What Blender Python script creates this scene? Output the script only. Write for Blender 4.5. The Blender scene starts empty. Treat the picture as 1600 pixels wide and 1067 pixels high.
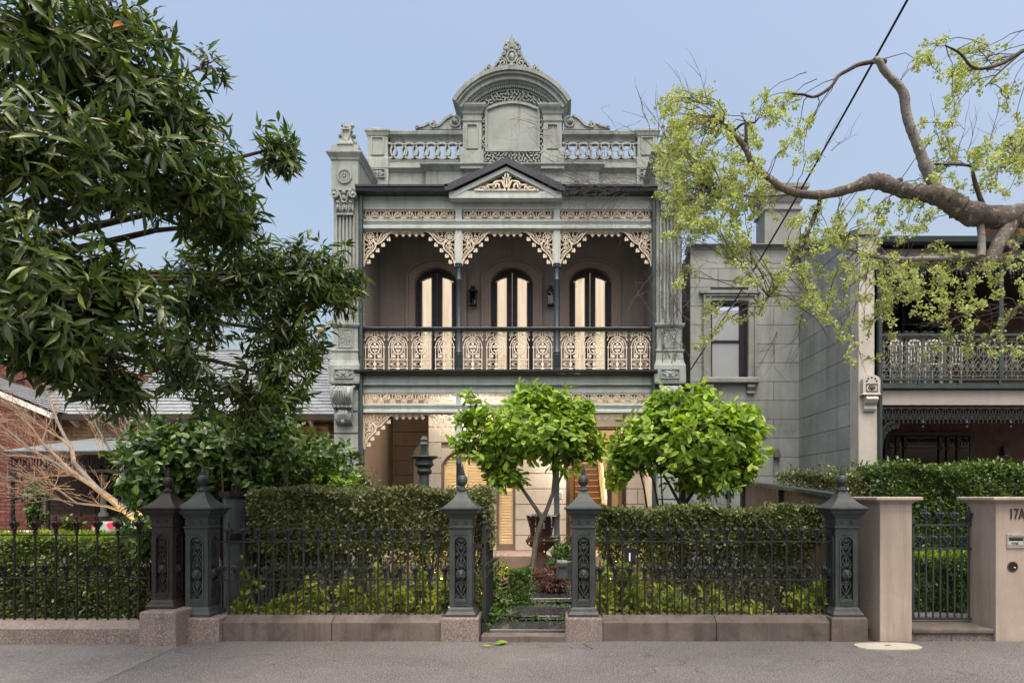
import bpy, math, random
import numpy as np
from mathutils import Vector, Matrix
random.seed(7); rng = np.random.default_rng(7)
SC = bpy.context.scene
COL = SC.collection
R = math.radians; PI = math.pi

# ------------------------------------------------------------------ camera
EYE = 1.73                      # eye height; the camera stands at x=0, y=0 and looks along +y
FPX, VX, VY = 975.0, 870.0, 775.0
cam_d = bpy.data.cameras.new("camera"); cam = bpy.data.objects.new("camera", cam_d); COL.objects.link(cam)
cam.location = (0, 0, EYE); cam.rotation_euler = (R(90), 0, 0)
cam_d.sensor_width = 36; cam_d.lens = 36*FPX/1600
cam_d.shift_x = -(VX-800)/1600; cam_d.shift_y = (VY-533.5)/1600
cam_d.clip_start = .1; cam_d.clip_end = 2000
SC.camera = cam

# ------------------------------------------------------------------ sky, sun, exposure
SUN_EL, SUN_AZ = 66, -14    # azimuth counted from straight behind the camera, towards the left
world = bpy.data.worlds.new("World"); SC.world = world; world.use_nodes = True
wn = world.node_tree.nodes; wl = world.node_tree.links
bg = wn.get("Background") or wn.new("ShaderNodeBackground")
sky = wn.new("ShaderNodeTexSky"); sky.sky_type = 'NISHITA'; sky.sun_disc = False
sky.sun_elevation = R(SUN_EL); sky.sun_rotation = R(180+SUN_AZ)
sky.air_density = 1.4; sky.dust_density = 10.0; sky.ozone_density = 0.0; sky.altitude = 0
wl.new(sky.outputs[0], bg.inputs[0]); bg.inputs[1].default_value = 0.15
out = wn.get("World Output") or wn.new("ShaderNodeOutputWorld"); wl.new(bg.outputs[0], out.inputs[0])
sd = bpy.data.lights.new("sun", 'SUN'); sd.energy = 0.5; sd.angle = R(28); sd.color = (1, .98, .95)
sun = bpy.data.objects.new("sun", sd); COL.objects.link(sun)
_d = Vector((math.sin(R(SUN_AZ))*math.cos(R(SUN_EL)), -math.cos(R(SUN_AZ))*math.cos(R(SUN_EL)), math.sin(R(SUN_EL))))
sun.rotation_euler = _d.to_track_quat('Z', 'Y').to_euler(); sun.location = (-4, -6, 14)
SC.view_settings.view_transform = 'Standard'; SC.view_settings.look = 'None'
SC.view_settings.exposure = 0.95; SC.view_settings.gamma = 1.0
SC.view_settings.use_curve_mapping = False
try:
    SC.cycles.max_bounces = 8; SC.cycles.transparent_max_bounces = 12; SC.cycles.diffuse_bounces = 4
    SC.cycles.use_denoising = True; SC.cycles.sample_clamp_indirect = 6
except Exception: pass

def wx(px, Y): return (px-VX)*Y/FPX
def wz(py, Y): return EYE+(VY-py)*Y/FPX
def W(px, py, Y): return Vector((wx(px, Y), Y, wz(py, Y)))

# ------------------------------------------------------------------ materials
def nt(name):
    m = bpy.data.materials.new(name); m.use_nodes = True
    t = m.node_tree; t.nodes.clear()
    o = t.nodes.new("ShaderNodeOutputMaterial"); p = t.nodes.new("ShaderNodeBsdfPrincipled")
    t.links.new(p.outputs[0], o.inputs[0])
    return m, t, p, o
def mixc(t, fac, a, b, mode='MIX'):
    n = t.nodes.new("ShaderNodeMix"); n.data_type = 'RGBA'; n.blend_type = mode
    for s, v in ((n.inputs[0], fac), (n.inputs[6], a), (n.inputs[7], b)):
        if isinstance(v, (int, float)): s.default_value = v
        elif isinstance(v, tuple): s.default_value = (*v[:3], 1)
        else: t.links.new(v, s)
    return n.outputs[2]
def ramp(t, src, stops):
    n = t.nodes.new("ShaderNodeValToRGB"); e = n.color_ramp.elements
    while len(e) < len(stops): e.new(.5)
    for k, (p, c) in enumerate(stops):
        e[k].position = p; e[k].color = (c, c, c, 1) if isinstance(c, (int, float)) else (*c, 1)
    t.links.new(src, n.inputs[0]); return n.outputs[0]
def noise(t, scale, detail=5, vec=None, rough=.55, dist=0):
    n = t.nodes.new("ShaderNodeTexNoise"); n.inputs['Scale'].default_value = scale; n.inputs['Detail'].default_value = detail
    n.inputs['Roughness'].default_value = rough; n.inputs['Distortion'].default_value = dist
    if vec is None: vec = t.nodes.new("ShaderNodeNewGeometry").outputs['Position']
    t.links.new(vec, n.inputs['Vector']); return n.outputs['Fac']
def stretched(t, sx, sy, sz):
    g = t.nodes.new("ShaderNodeNewGeometry"); m = t.nodes.new("ShaderNodeMapping")
    m.inputs['Scale'].default_value = (sx, sy, sz); t.links.new(g.outputs['Position'], m.inputs['Vector']); return m.outputs[0]
def bump(t, p, h, strength, dist=.01):
    b = t.nodes.new("ShaderNodeBump"); b.inputs['Strength'].default_value = strength; b.inputs['Distance'].default_value = dist
    t.links.new(h, b.inputs['Height']); t.links.new(b.outputs[0], p.inputs['Normal'])
def surf(name, c, var=.25, scale=2.2, rough=.7, bmp=.15, bscale=70, streak=0., speck=None, speck2=None, sscale=160, metal=0, spec=.4,
         moss=None, objvar=0., streakc=None, sth=(.58, .66), crack=None):
    m, t, p, o = nt(name)
    dk = tuple(x*(1-var) for x in c); lt = tuple(min(1, x*(1+var)) for x in c)
    col = mixc(t, ramp(t, noise(t, scale, 8), [(.3, 0.), (.7, 1.)]), dk, lt)
    col = mixc(t, ramp(t, noise(t, scale*9, 4), [(.35, 0.), (.75, .35)]), col, tuple(x*(1-var*1.2) for x in c))
    if objvar:
        oi = t.nodes.new("ShaderNodeObjectInfo")
        col = mixc(t, 1.0, col, ramp(t, oi.outputs['Random'], [(0., 1-objvar), (1., 1.)]), 'MULTIPLY')
    if streak:
        s = ramp(t, noise(t, 1.0, 6, stretched(t, 7, 7, .55), .65), [(.5, 0.), (.72, streak)])
        col = mixc(t, s, col, streakc or tuple(x*.3 for x in c))
    if speck:
        col = mixc(t, ramp(t, noise(t, sscale, 2), [(sth[0], 0.), (sth[1], .8)]), col, speck)
    if speck2:
        col = mixc(t, ramp(t, noise(t, sscale*.8, 2, stretched(t, 1.1, 1.3, .9)), [(sth[0]+.02, 0.), (sth[1]+.02, .8)]), col, speck2)
    if moss:
        col = mixc(t, ramp(t, noise(t, 1.7, 9, None, .7), [(.55, 0.), (.68, .75)]), col, moss)
    if crack:
        g = t.nodes.new("ShaderNodeNewGeometry"); nn = t.nodes.new("ShaderNodeTexNoise"); nn.inputs['Scale'].default_value = 3.5; nn.inputs['Detail'].default_value = 6
        t.links.new(g.outputs['Position'], nn.inputs['Vector']); vm = t.nodes.new("ShaderNodeVectorMath"); vm.operation = 'MULTIPLY_ADD'
        t.links.new(nn.outputs['Color'], vm.inputs[0]); vm.inputs[1].default_value = (.45, .45, .45); t.links.new(g.outputs['Position'], vm.inputs[2])
        v = t.nodes.new("ShaderNodeTexVoronoi"); v.feature = 'DISTANCE_TO_EDGE'; v.inputs['Scale'].default_value = crack[0]; t.links.new(vm.outputs[0], v.inputs['Vector'])
        line = ramp(t, v.outputs['Distance'], [(0., crack[2]), (crack[1], 0.)]); mask = ramp(t, noise(t, .9, 2), [(.48, 0.), (.56, 1.)])
        m2 = t.nodes.new("ShaderNodeMath"); m2.operation = 'MULTIPLY'; t.links.new(line, m2.inputs[0]); t.links.new(mask, m2.inputs[1])
        col = mixc(t, m2.outputs[0], col, tuple(x*.28 for x in c))
    t.links.new(col, p.inputs['Base Color'])
    p.inputs['Metallic'].default_value = metal; p.inputs['Specular IOR Level'].default_value = spec
    r = ramp(t, noise(t, scale*5, 4), [(.3, max(0, rough-.12)), (.7, min(1, rough+.12))]); t.links.new(r, p.inputs['Roughness'])
    if bmp: bump(t, p, noise(t, bscale, 5), bmp, .01)
    return m
def leafmat(name, cols, rough=.42, trans=.28, spec=.45, tcol=None):
    m, t, p, o = nt(name)
    g = t.nodes.new("ShaderNodeNewGeometry"); oi = t.nodes.new("ShaderNodeObjectInfo")
    a = t.nodes.new("ShaderNodeMath"); a.operation = 'ADD'; t.links.new(g.outputs['Random Per Island'], a.inputs[0]); t.links.new(oi.outputs['Random'], a.inputs[1])
    f = t.nodes.new("ShaderNodeMath"); f.operation = 'FRACT'; t.links.new(a.outputs[0], f.inputs[0])
    n = len(cols); col = ramp(t, f.outputs[0], [(k/(max(1, n-1)), c) for k, c in enumerate(cols)])
    col = mixc(t, ramp(t, noise(t, 1.6, 3), [(.35, 0.), (.65, .45)]), col, tuple(x*.55 for x in cols[0]))
    t.links.new(col, p.inputs['Base Color']); p.inputs['Roughness'].default_value = rough; p.inputs['Specular IOR Level'].default_value = spec
    tr = t.nodes.new("ShaderNodeBsdfTranslucent"); tc = mixc(t, 1.0, col, tcol or (1.3, 1.5, .5), 'MULTIPLY'); t.links.new(tc, tr.inputs[0])
    mx = t.nodes.new("ShaderNodeMixShader"); mx.inputs[0].default_value = trans
    t.links.new(p.outputs[0], mx.inputs[1]); t.links.new(tr.outputs[0], mx.inputs[2]); t.links.new(mx.outputs[0], o.inputs[0])
    return m
def glow(name, c, s, var=None):
    m, t, p, o = nt(name); e = t.nodes.new("ShaderNodeEmission"); e.inputs[1].default_value = s
    if var:
        col = mixc(t, ramp(t, noise(t, 1.3, 4, stretched(t, 15, 1, .6)), [(.35, 0.), (.7, 1.)]), c, var); t.links.new(col, e.inputs[0])
    else: e.inputs[0].default_value = (*c, 1)
    t.links.new(e.outputs[0], o.inputs[0]); return m
def glassmat(name, tint=(1, 1, 1), refl=.12):
    m, t, p, o = nt(name)
    tr = t.nodes.new("ShaderNodeBsdfTransparent"); tr.inputs[0].default_value = (*tint, 1)
    gl = t.nodes.new("ShaderNodeBsdfGlossy"); gl.inputs['Roughness'].default_value = .02
    fr = t.nodes.new("ShaderNodeFresnel"); fr.inputs[0].default_value = 1.5
    ad = t.nodes.new("ShaderNodeMath"); ad.operation = 'ADD'; ad.inputs[1].default_value = refl; t.links.new(fr.outputs[0], ad.inputs[0])
    mx = t.nodes.new("ShaderNodeMixShader"); t.links.new(ad.outputs[0], mx.inputs[0]); t.links.new(tr.outputs[0], mx.inputs[1]); t.links.new(gl.outputs[0], mx.inputs[2])
    t.links.new(mx.outputs[0], o.inputs[0]); return m

M = {}
M['sage'] = surf('sage_render', (.275, .312, .302), .2, 1.6, .75, .18, 60, .6, streakc=(.11, .115, .10), crack=(1.3, .010, .6))
M['sage_weathered'] = surf('weathered_sage_render', (.235, .275, .27), .25, 2.2, .8, .3, 50, .85, streakc=(.09, .09, .08))
M['trim'] = surf('grey_trim_paint', (.42, .48, .475), .12, 3, .5, .08, 90, .35, streakc=(.12, .12, .10))
M['rosette'] = surf('carved_render', (.255, .29, .285), .25, 6, .8, .3, 60, .5)
M['navy'] = surf('navy_paint', (.010, .016, .030), .3, 4, .34, .06, 40, 0, spec=.5)
M['column'] = surf('blue_grey_column_paint', (.028, .042, .056), .2, 4, .4, .05, 60)
M['blackpaint'] = surf('black_paint', (.010, .012, .014), .3, 5, .4, .06, 60, 0)
M['teal'] = surf('teal_pipe_paint', (.035, .055, .058), .2, 4, .45, .05, 60, 0)
M['cream'] = surf('cream_iron_paint', (.66, .595, .49), .14, 6, .5, .1, 90, .25, streakc=(.35, .25, .15))
M['taupe'] = surf('taupe_wall', (.21, .185, .174), .14, 1.2, .8, .2, 40, .25)
M['taupe_trim'] = surf('taupe_moulding', (.22, .175, .155), .12, 2, .7, .08, 60)
M['ceiling'] = surf('verandah_boards', (.30, .24, .18), .15, 4, .6, .1, 50)
M['doorpaint'] = surf('dark_door_paint', (.014, .013, .022), .25, 3, .45, .06, 60, spec=.2)
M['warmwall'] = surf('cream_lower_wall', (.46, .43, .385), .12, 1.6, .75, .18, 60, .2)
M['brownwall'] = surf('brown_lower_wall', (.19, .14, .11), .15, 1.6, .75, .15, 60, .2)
M['sand'] = surf('sandstone_base', (.23, .185, .165), .22, 4, .85, .4, 60, .4)
M['iron'] = surf('green_black_cast_iron', (.040, .050, .051), .30, 7, .5, .12, 120, .3, spec=.3, streakc=(.05, .062, .06))
M['iron_dark'] = surf('dark_picket_iron', (.017, .022, .023), .30, 7, .5, .12, 120, .2, spec=.3, streakc=(.04, .05, .05))
M['bronze_dark'] = surf('brown_black_picket_iron', (.015, .012, .011), .3, 7, .5, .12, 120, 0, spec=.3)
M['bronze'] = surf('brown_black_cast_iron', (.028, .022, .021), .3, 7, .5, .12, 120, 0, spec=.3)
M['granite'] = surf('pink_granite', (.178, .152, .144), .18, 2, .8, .5, 160, .45, speck=(.06, .05, .05), speck2=(.36, .30, .27), sscale=85, streakc=(.055, .045, .04), sth=(.54, .62))
M['granite_old'] = surf('stained_bluestone', (.120, .102, .095), .28, 3, .85, .55, 110, .75, speck=(.05, .045, .04), sscale=120, moss=(.035, .028, .024), streakc=(.05, .04, .035))
M['asphalt'] = surf('asphalt', (.100, .100, .105), .34, .7, .85, 1., 60, 0, speck=(.235, .225, .22), speck2=(.045, .043, .043), sscale=62, moss=(.082, .078, .078), sth=(.51, .60), crack=(.55, .006, .8))
M['concrete'] = surf('concrete', (.135, .132, .132), .28, 1.2, .85, .6, 60, 0, speck=(.24, .23, .225), speck2=(.06, .058, .057), sscale=62, sth=(.52, .61), crack=(.6, .006, .7))
M['soil'] = surf('garden_soil', (.045, .032, .022), .4, 5, .95, 1., 40, 0, speck=(.12, .09, .06), sscale=70)
M['slab'] = surf('wet_bluestone', (.034, .038, .046), .4, 3.5, .10, .05, 20, 0, speck=(.085, .082, .082), sscale=40, spec=.6)
M['n_ashlar'] = surf('grey_ashlar_render', (.26, .29, .285), .24, 1.1, .8, .2, 50, .5, objvar=.16, streakc=(.09, .09, .085), crack=(.8, .006, .5))
M['n_back'] = surf('grey_joint', (.115, .125, .12), .2, 3, .9, .2, 50)
M['n_trim'] = surf('grey_cornice', (.20, .215, .21), .2, 3, .7, .15, 60, .4)
M['n_pillar'] = surf('pale_render', (.40, .39, .36), .14, 2, .8, .15, 50, .35, streakc=(.2, .19, .17))
M['n_beam'] = surf('pinkish_beam_paint', (.30, .275, .265), .1, 2, .6, .05, 60, .2)
M['n_iron'] = surf('grey_green_iron', (.105, .115, .10), .2, 9, .55, .1, 90)
M['n_green'] = surf('dark_green_paint', (.026, .041, .043), .25, 4, .45, .06, 60)
M['n_dark'] = surf('dark_brick', (.06, .036, .027), .35, 5, .85, .25, 60)
M['n_brick'] = surf('brown_brick_wall', (.085, .046, .030), .35, 5, .85, .25, 60)
M['n_frame'] = surf('dark_brown_timber', (.036, .024, .018), .3, 5, .5, .1, 60)
M['render17'] = surf('pinkish_cement_render', (.36, .305, .265), .16, 1.4, .85, .25, 60, .6, streakc=(.20, .17, .15), crack=(1.1, .008, .55))
M['redbrick'] = surf('red_brick', (.17, .062, .048), .3, 6, .85, .3, 70, objvar=.35)
M['mortar'] = surf('mortar', (.15, .10, .085), .2, 8, .95, .3, 70)
M['palemortar'] = surf('pale_mortar', (.30, .26, .20), .2, 8, .95, .3, 70)
M['darkbrick'] = surf('dark_glazed_brick', (.040, .022, .020), .35, 6, .5, .2, 70, objvar=.3)
M['yellowbrick'] = surf('cream_brick', (.44, .30, .17), .25, 6, .85, .3, 70, objvar=.3)
M['slate'] = surf('grey_slate', (.25, .28, .305), .2, 4, .5, .25, 40, .2, objvar=.2)
M['slate_under'] = surf('dark_slate_joint', (.07, .075, .08), .2, 4, .8)  # plain dark grey for roof decks and the gaps between slates
M['tin'] = surf('corrugated_roof_paint', (.17, .20, .225), .1, 2, .45, .05, 40)
M['white'] = surf('white_paint', (.72, .71, .67), .08, 3, .5, .05, 60)
M['terracotta'] = surf('terracotta', (.36, .13, .075), .2, 5, .8, .2, 60)
M['fencewood'] = surf('grey_blue_boards', (.16, .185, .205), .18, 3, .75, .2, 60, .35, objvar=.2)
M['fencebrown'] = surf('weathered_brown_boards', (.19, .150, .115), .22, 3, .75, .25, 60, .5, objvar=.2)
M['bark'] = surf('grey_brown_bark', (.105, .09, .078), .4, 8, .9, 1., 32, 0, speck=(.27, .24, .22), speck2=(.030, .022, .018), sscale=30)
M['bark_pale'] = surf('pale_grey_bark', (.21, .20, .195), .3, 6, .85, .7, 60, 0, speck=(.09, .07, .06), sscale=34)
M['bark_dark'] = surf('dark_bark', (.055, .043, .034), .35, 8, .9, .7, 60)
M['bark_green'] = surf('grey_green_bark', (.135, .125, .105), .3, 8, .85, .5, 60)
M['twig'] = surf('dry_twig', (.085, .07, .06), .35, 12, .9, .2, 60)
M['twig_pale'] = surf('pale_bare_twig', (.25, .19, .15), .4, 9, .85, .3, 60)
M['vine'] = surf('grey_vine_stem', (.10, .088, .08), .4, 9, .9, .3, 60)
M['wood'] = surf('polished_brown_stair', (.10, .035, .018), .3, 6, .4, .1, 60)
M['hall'] = surf('cream_hall_paint', (.72, .60, .40), .06, 2, .7, .03, 60)
M['shutter'] = surf('cream_shutter', (.70, .56, .36), .08, 3, .5, .04, 60)
M['rust'] = surf('brown_iron_urn', (.040, .026, .022), .35, 8, .6, .3, 70)
M['water'] = surf('splashing_water', (.75, .78, .80), .1, 8, .1, .2, 60)
M['steel'] = surf('brushed_steel', (.58, .58, .57), .08, 5, .35, .04, 120, metal=.7)
M['letter'] = surf('dark_metal_letters', (.055, .042, .036), .2, 5, .5)
M['cable'] = surf('black_cable', (.008, .009, .010), .1, 4, .5, 0)
M['cover'] = surf('pale_cast_cover', (.40, .39, .33), .12, 5, .8, .5, 110, speck=(.38, .36, .30), sscale=120)
M['red'] = surf('red_fabric', (.5, .02, .05), .2, 6, .8)
M['lamp_red'] = surf('red_lampshade', (.55, .015, .02), .1, 6, .6)
M['glass'] = glassmat('window_glass', refl=.03)
M['glass_dark'] = glassmat('dark_window_glass', (.5, .55, .6), .02)
M['curtain'] = glow('self_lit_curtain', (1., .82, .56), .50, (.78, .52, .28))  # cloth glows by itself; the streaks paint fold shading into the glow
M['lit_shutter_room'] = glow('lit_room', (1., .62, .24), .55, (1., .75, .40))
M['blind'] = surf('white_roller_blind', (.74, .80, .84), .05, 3, .6, .03, 40)
M['black'] = surf('dark_interior', (.012, .011, .011), .2, 3, .8)
M['pearl'] = glow('warm_lamp_glass', (1., .72, .35), 6.)
M['spot'] = glow('spotlight_lens', (1., .55, .12), 8.)
M['verm'] = surf('vermiculated_render', (.25, .28, .27), .15, 3, .85, 0)
def _verm():
    t = M['verm'].node_tree; p = next(n for n in t.nodes if n.type == 'BSDF_PRINCIPLED')
    v = t.nodes.new("ShaderNodeTexVoronoi"); v.feature = 'DISTANCE_TO_EDGE'; v.inputs['Scale'].default_value = 17
    g = t.nodes.new("ShaderNodeNewGeometry"); t.links.new(g.outputs['Position'], v.inputs['Vector'])
    bump(t, p, ramp(t, v.outputs['Distance'], [(.10, 0.), (.22, 1.)]), 1., .05)
_verm()
def _floral():
    m, t, p, o = nt('floral_fabric'); g = t.nodes.new("ShaderNodeNewGeometry")
    v = t.nodes.new("ShaderNodeTexVoronoi"); v.inputs['Scale'].default_value = 3.4; t.links.new(g.outputs['Position'], v.inputs['Vector'])
    c = ramp(t, v.outputs['Distance'], [(.0, (.55, .03, .10)), (.30, (.62, .06, .16)), (.38, (.62, .42, .40)), (.5, (.35, .52, .45)), (1., (.30, .45, .42))])
    t.links.new(c, p.inputs['Base Color']); p.inputs['Roughness'].default_value = .9; M['floral'] = m
_floral()
M['l_big'] = leafmat('dark_glossy_leaf', [(0.026, 0.052, 0.012), (0.042, 0.085, 0.017), (0.07, 0.12, 0.022), (0.032, 0.062, 0.014), (0.13, 0.18, 0.036), (0.21, 0.26, 0.055)], .30, .28, .5)
M['l_big_orange'] = leafmat('orange_old_leaf', [(.55, .16, .02), (.6, .22, .03)], .45, .4, .3, (1.2, 1., .6))
M['l_mag'] = leafmat('lime_leaf', [(0.06, 0.14, 0.02), (0.19, 0.34, 0.036), (0.28, 0.43, 0.05), (0.42, 0.55, 0.08), (0.13, 0.25, 0.03)], .45, .36, .35, (1.3, 1.4, .4))
M['l_shrub'] = leafmat('dark_shrub_leaf', [(0.0367, 0.0762, 0.0187), (0.0551, 0.1142, 0.0243), (0.0857, 0.1632, 0.0318), (0.1836, 0.3264, 0.0468)], .33, .2, .5)
M['l_hedge'] = leafmat('olive_hedge_leaf', [(0.045, 0.06, 0.022), (0.11, 0.135, 0.045), (0.19, 0.22, 0.085), (0.13, 0.14, 0.055), (0.08, 0.11, 0.036), (0.31, 0.35, 0.18)], .42, .25, .45)  # palest tone paints bright glints onto some leaves
M['l_hedge2'] = leafmat('green_hedge_leaf', [(0.035, 0.06, 0.018), (0.075, 0.12, 0.034), (0.13, 0.19, 0.05), (0.22, 0.28, 0.1)], .38, .25, .45)
M['l_hedge3'] = leafmat('deep_green_hedge_leaf', [(0.0357, 0.0756, 0.0192), (0.0561, 0.108, 0.024), (0.0816, 0.1476, 0.0264), (0.153, 0.234, 0.036)], .35, .25, .5)
M['l_limetop'] = leafmat('lime_hedge_top', [(.16, .25, .02), (.24, .33, .025), (.30, .38, .04)], .45, .35, .3)
M['l_yellow'] = leafmat('yellow_green_leaf', [(0.08, 0.14, 0.02), (0.22, 0.29, 0.03), (0.38, 0.42, 0.045), (0.14, 0.21, 0.025), (0.48, 0.5, 0.07)], .4, .32, .4)
M['l_elm'] = leafmat('lime_elm_seed', [(0.36, 0.43, 0.16), (0.47, 0.53, 0.24), (0.56, 0.61, 0.33), (0.28, 0.36, 0.1)], .6, .4, .2, (1.15, 1.2, .5))
M['l_purple'] = leafmat('purple_brown_leaf', [(0.063, 0.0252, 0.0252), (0.098, 0.042, 0.0364), (0.14, 0.07, 0.049)], .45, .2, .4, (1.2, .8, .7))
M['l_silver'] = leafmat('silver_leaf', [(0.208, 0.247, 0.195), (0.312, 0.338, 0.286), (0.13, 0.169, 0.104)], .6, .15, .3, (1, 1, .9))
M['l_box'] = leafmat('box_leaf', [(0.045, 0.0975, 0.027), (0.075, 0.15, 0.036), (0.1125, 0.21, 0.045)], .38, .25, .4)
M['l_dead'] = leafmat('dead_leaf', [(.22, .12, .05), (.30, .19, .09), (.16, .08, .04)], .8, .1, .2, (1, .8, .5))

# ------------------------------------------------------------------ objects
ORG = {}
def finish(o, mat, parent):
    if mat is not None and not o.data.materials: o.data.materials.append(mat)
    COL.objects.link(o)
    if parent is not None:
        o.parent = parent; ORG[o.name] = ORG.get(parent.name, Vector((0, 0, 0)))
    return o
def tag(o, label=None, cat=None, group=None, kind=None):
    if label: o['label'] = label
    if cat: o['category'] = cat
    if group: o['group'] = group
    if kind: o['kind'] = kind
    return o
def thing(name, label, cat, loc=(0, 0, 0), group=None):
    o = bpy.data.objects.new(name, None); o.empty_display_size = .2; o.location = loc; COL.objects.link(o)
    ORG[o.name] = Vector(loc); return tag(o, label, cat, group)
def struct(o): o['kind'] = 'structure'; return o
def np_obj(name, V, F, mat, parent=None, smooth=False, kind=None):
    """V (n,3) world coordinates, F list of index tuples"""
    off = ORG.get(parent.name, Vector((0, 0, 0))) if parent is not None else Vector((0, 0, 0))
    me = bpy.data.meshes.new(name)
    V = np.asarray(V, dtype=np.float64) - np.array(off)
    if isinstance(F, np.ndarray):
        n, k = F.shape; me.vertices.add(len(V)); me.vertices.foreach_set('co', V.astype(np.float32).ravel())
        me.loops.add(n*k); me.loops.foreach_set('vertex_index', F.astype(np.int32).ravel())
        me.polygons.add(n); me.polygons.foreach_set('loop_start', np.arange(0, n*k, k, dtype=np.int32))
        me.update(calc_edges=True); me.validate()
    else:
        me.from_pydata(V.tolist(), [], F)
    if smooth: me.polygons.foreach_set('use_smooth', [True]*len(me.polygons))
    o = bpy.data.objects.new(name, me); finish(o, mat, parent)
    if kind: o['kind'] = kind
    return o
def dup(root, loc, label=None, name=None, group=None, rotz=0, mats=None):
    r = root.copy(); COL.objects.link(r); r.location = loc; r.rotation_euler = (0, 0, rotz); ORG[r.name] = Vector(loc)
    if label: r['label'] = label
    if group: r['group'] = group
    def cp(src, par):
        for ch in list(src.children):
            c = ch.copy(); COL.objects.link(c); c.parent = par; ORG[c.name] = Vector(loc); cp(ch, c)
    cp(root, r); return r

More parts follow.
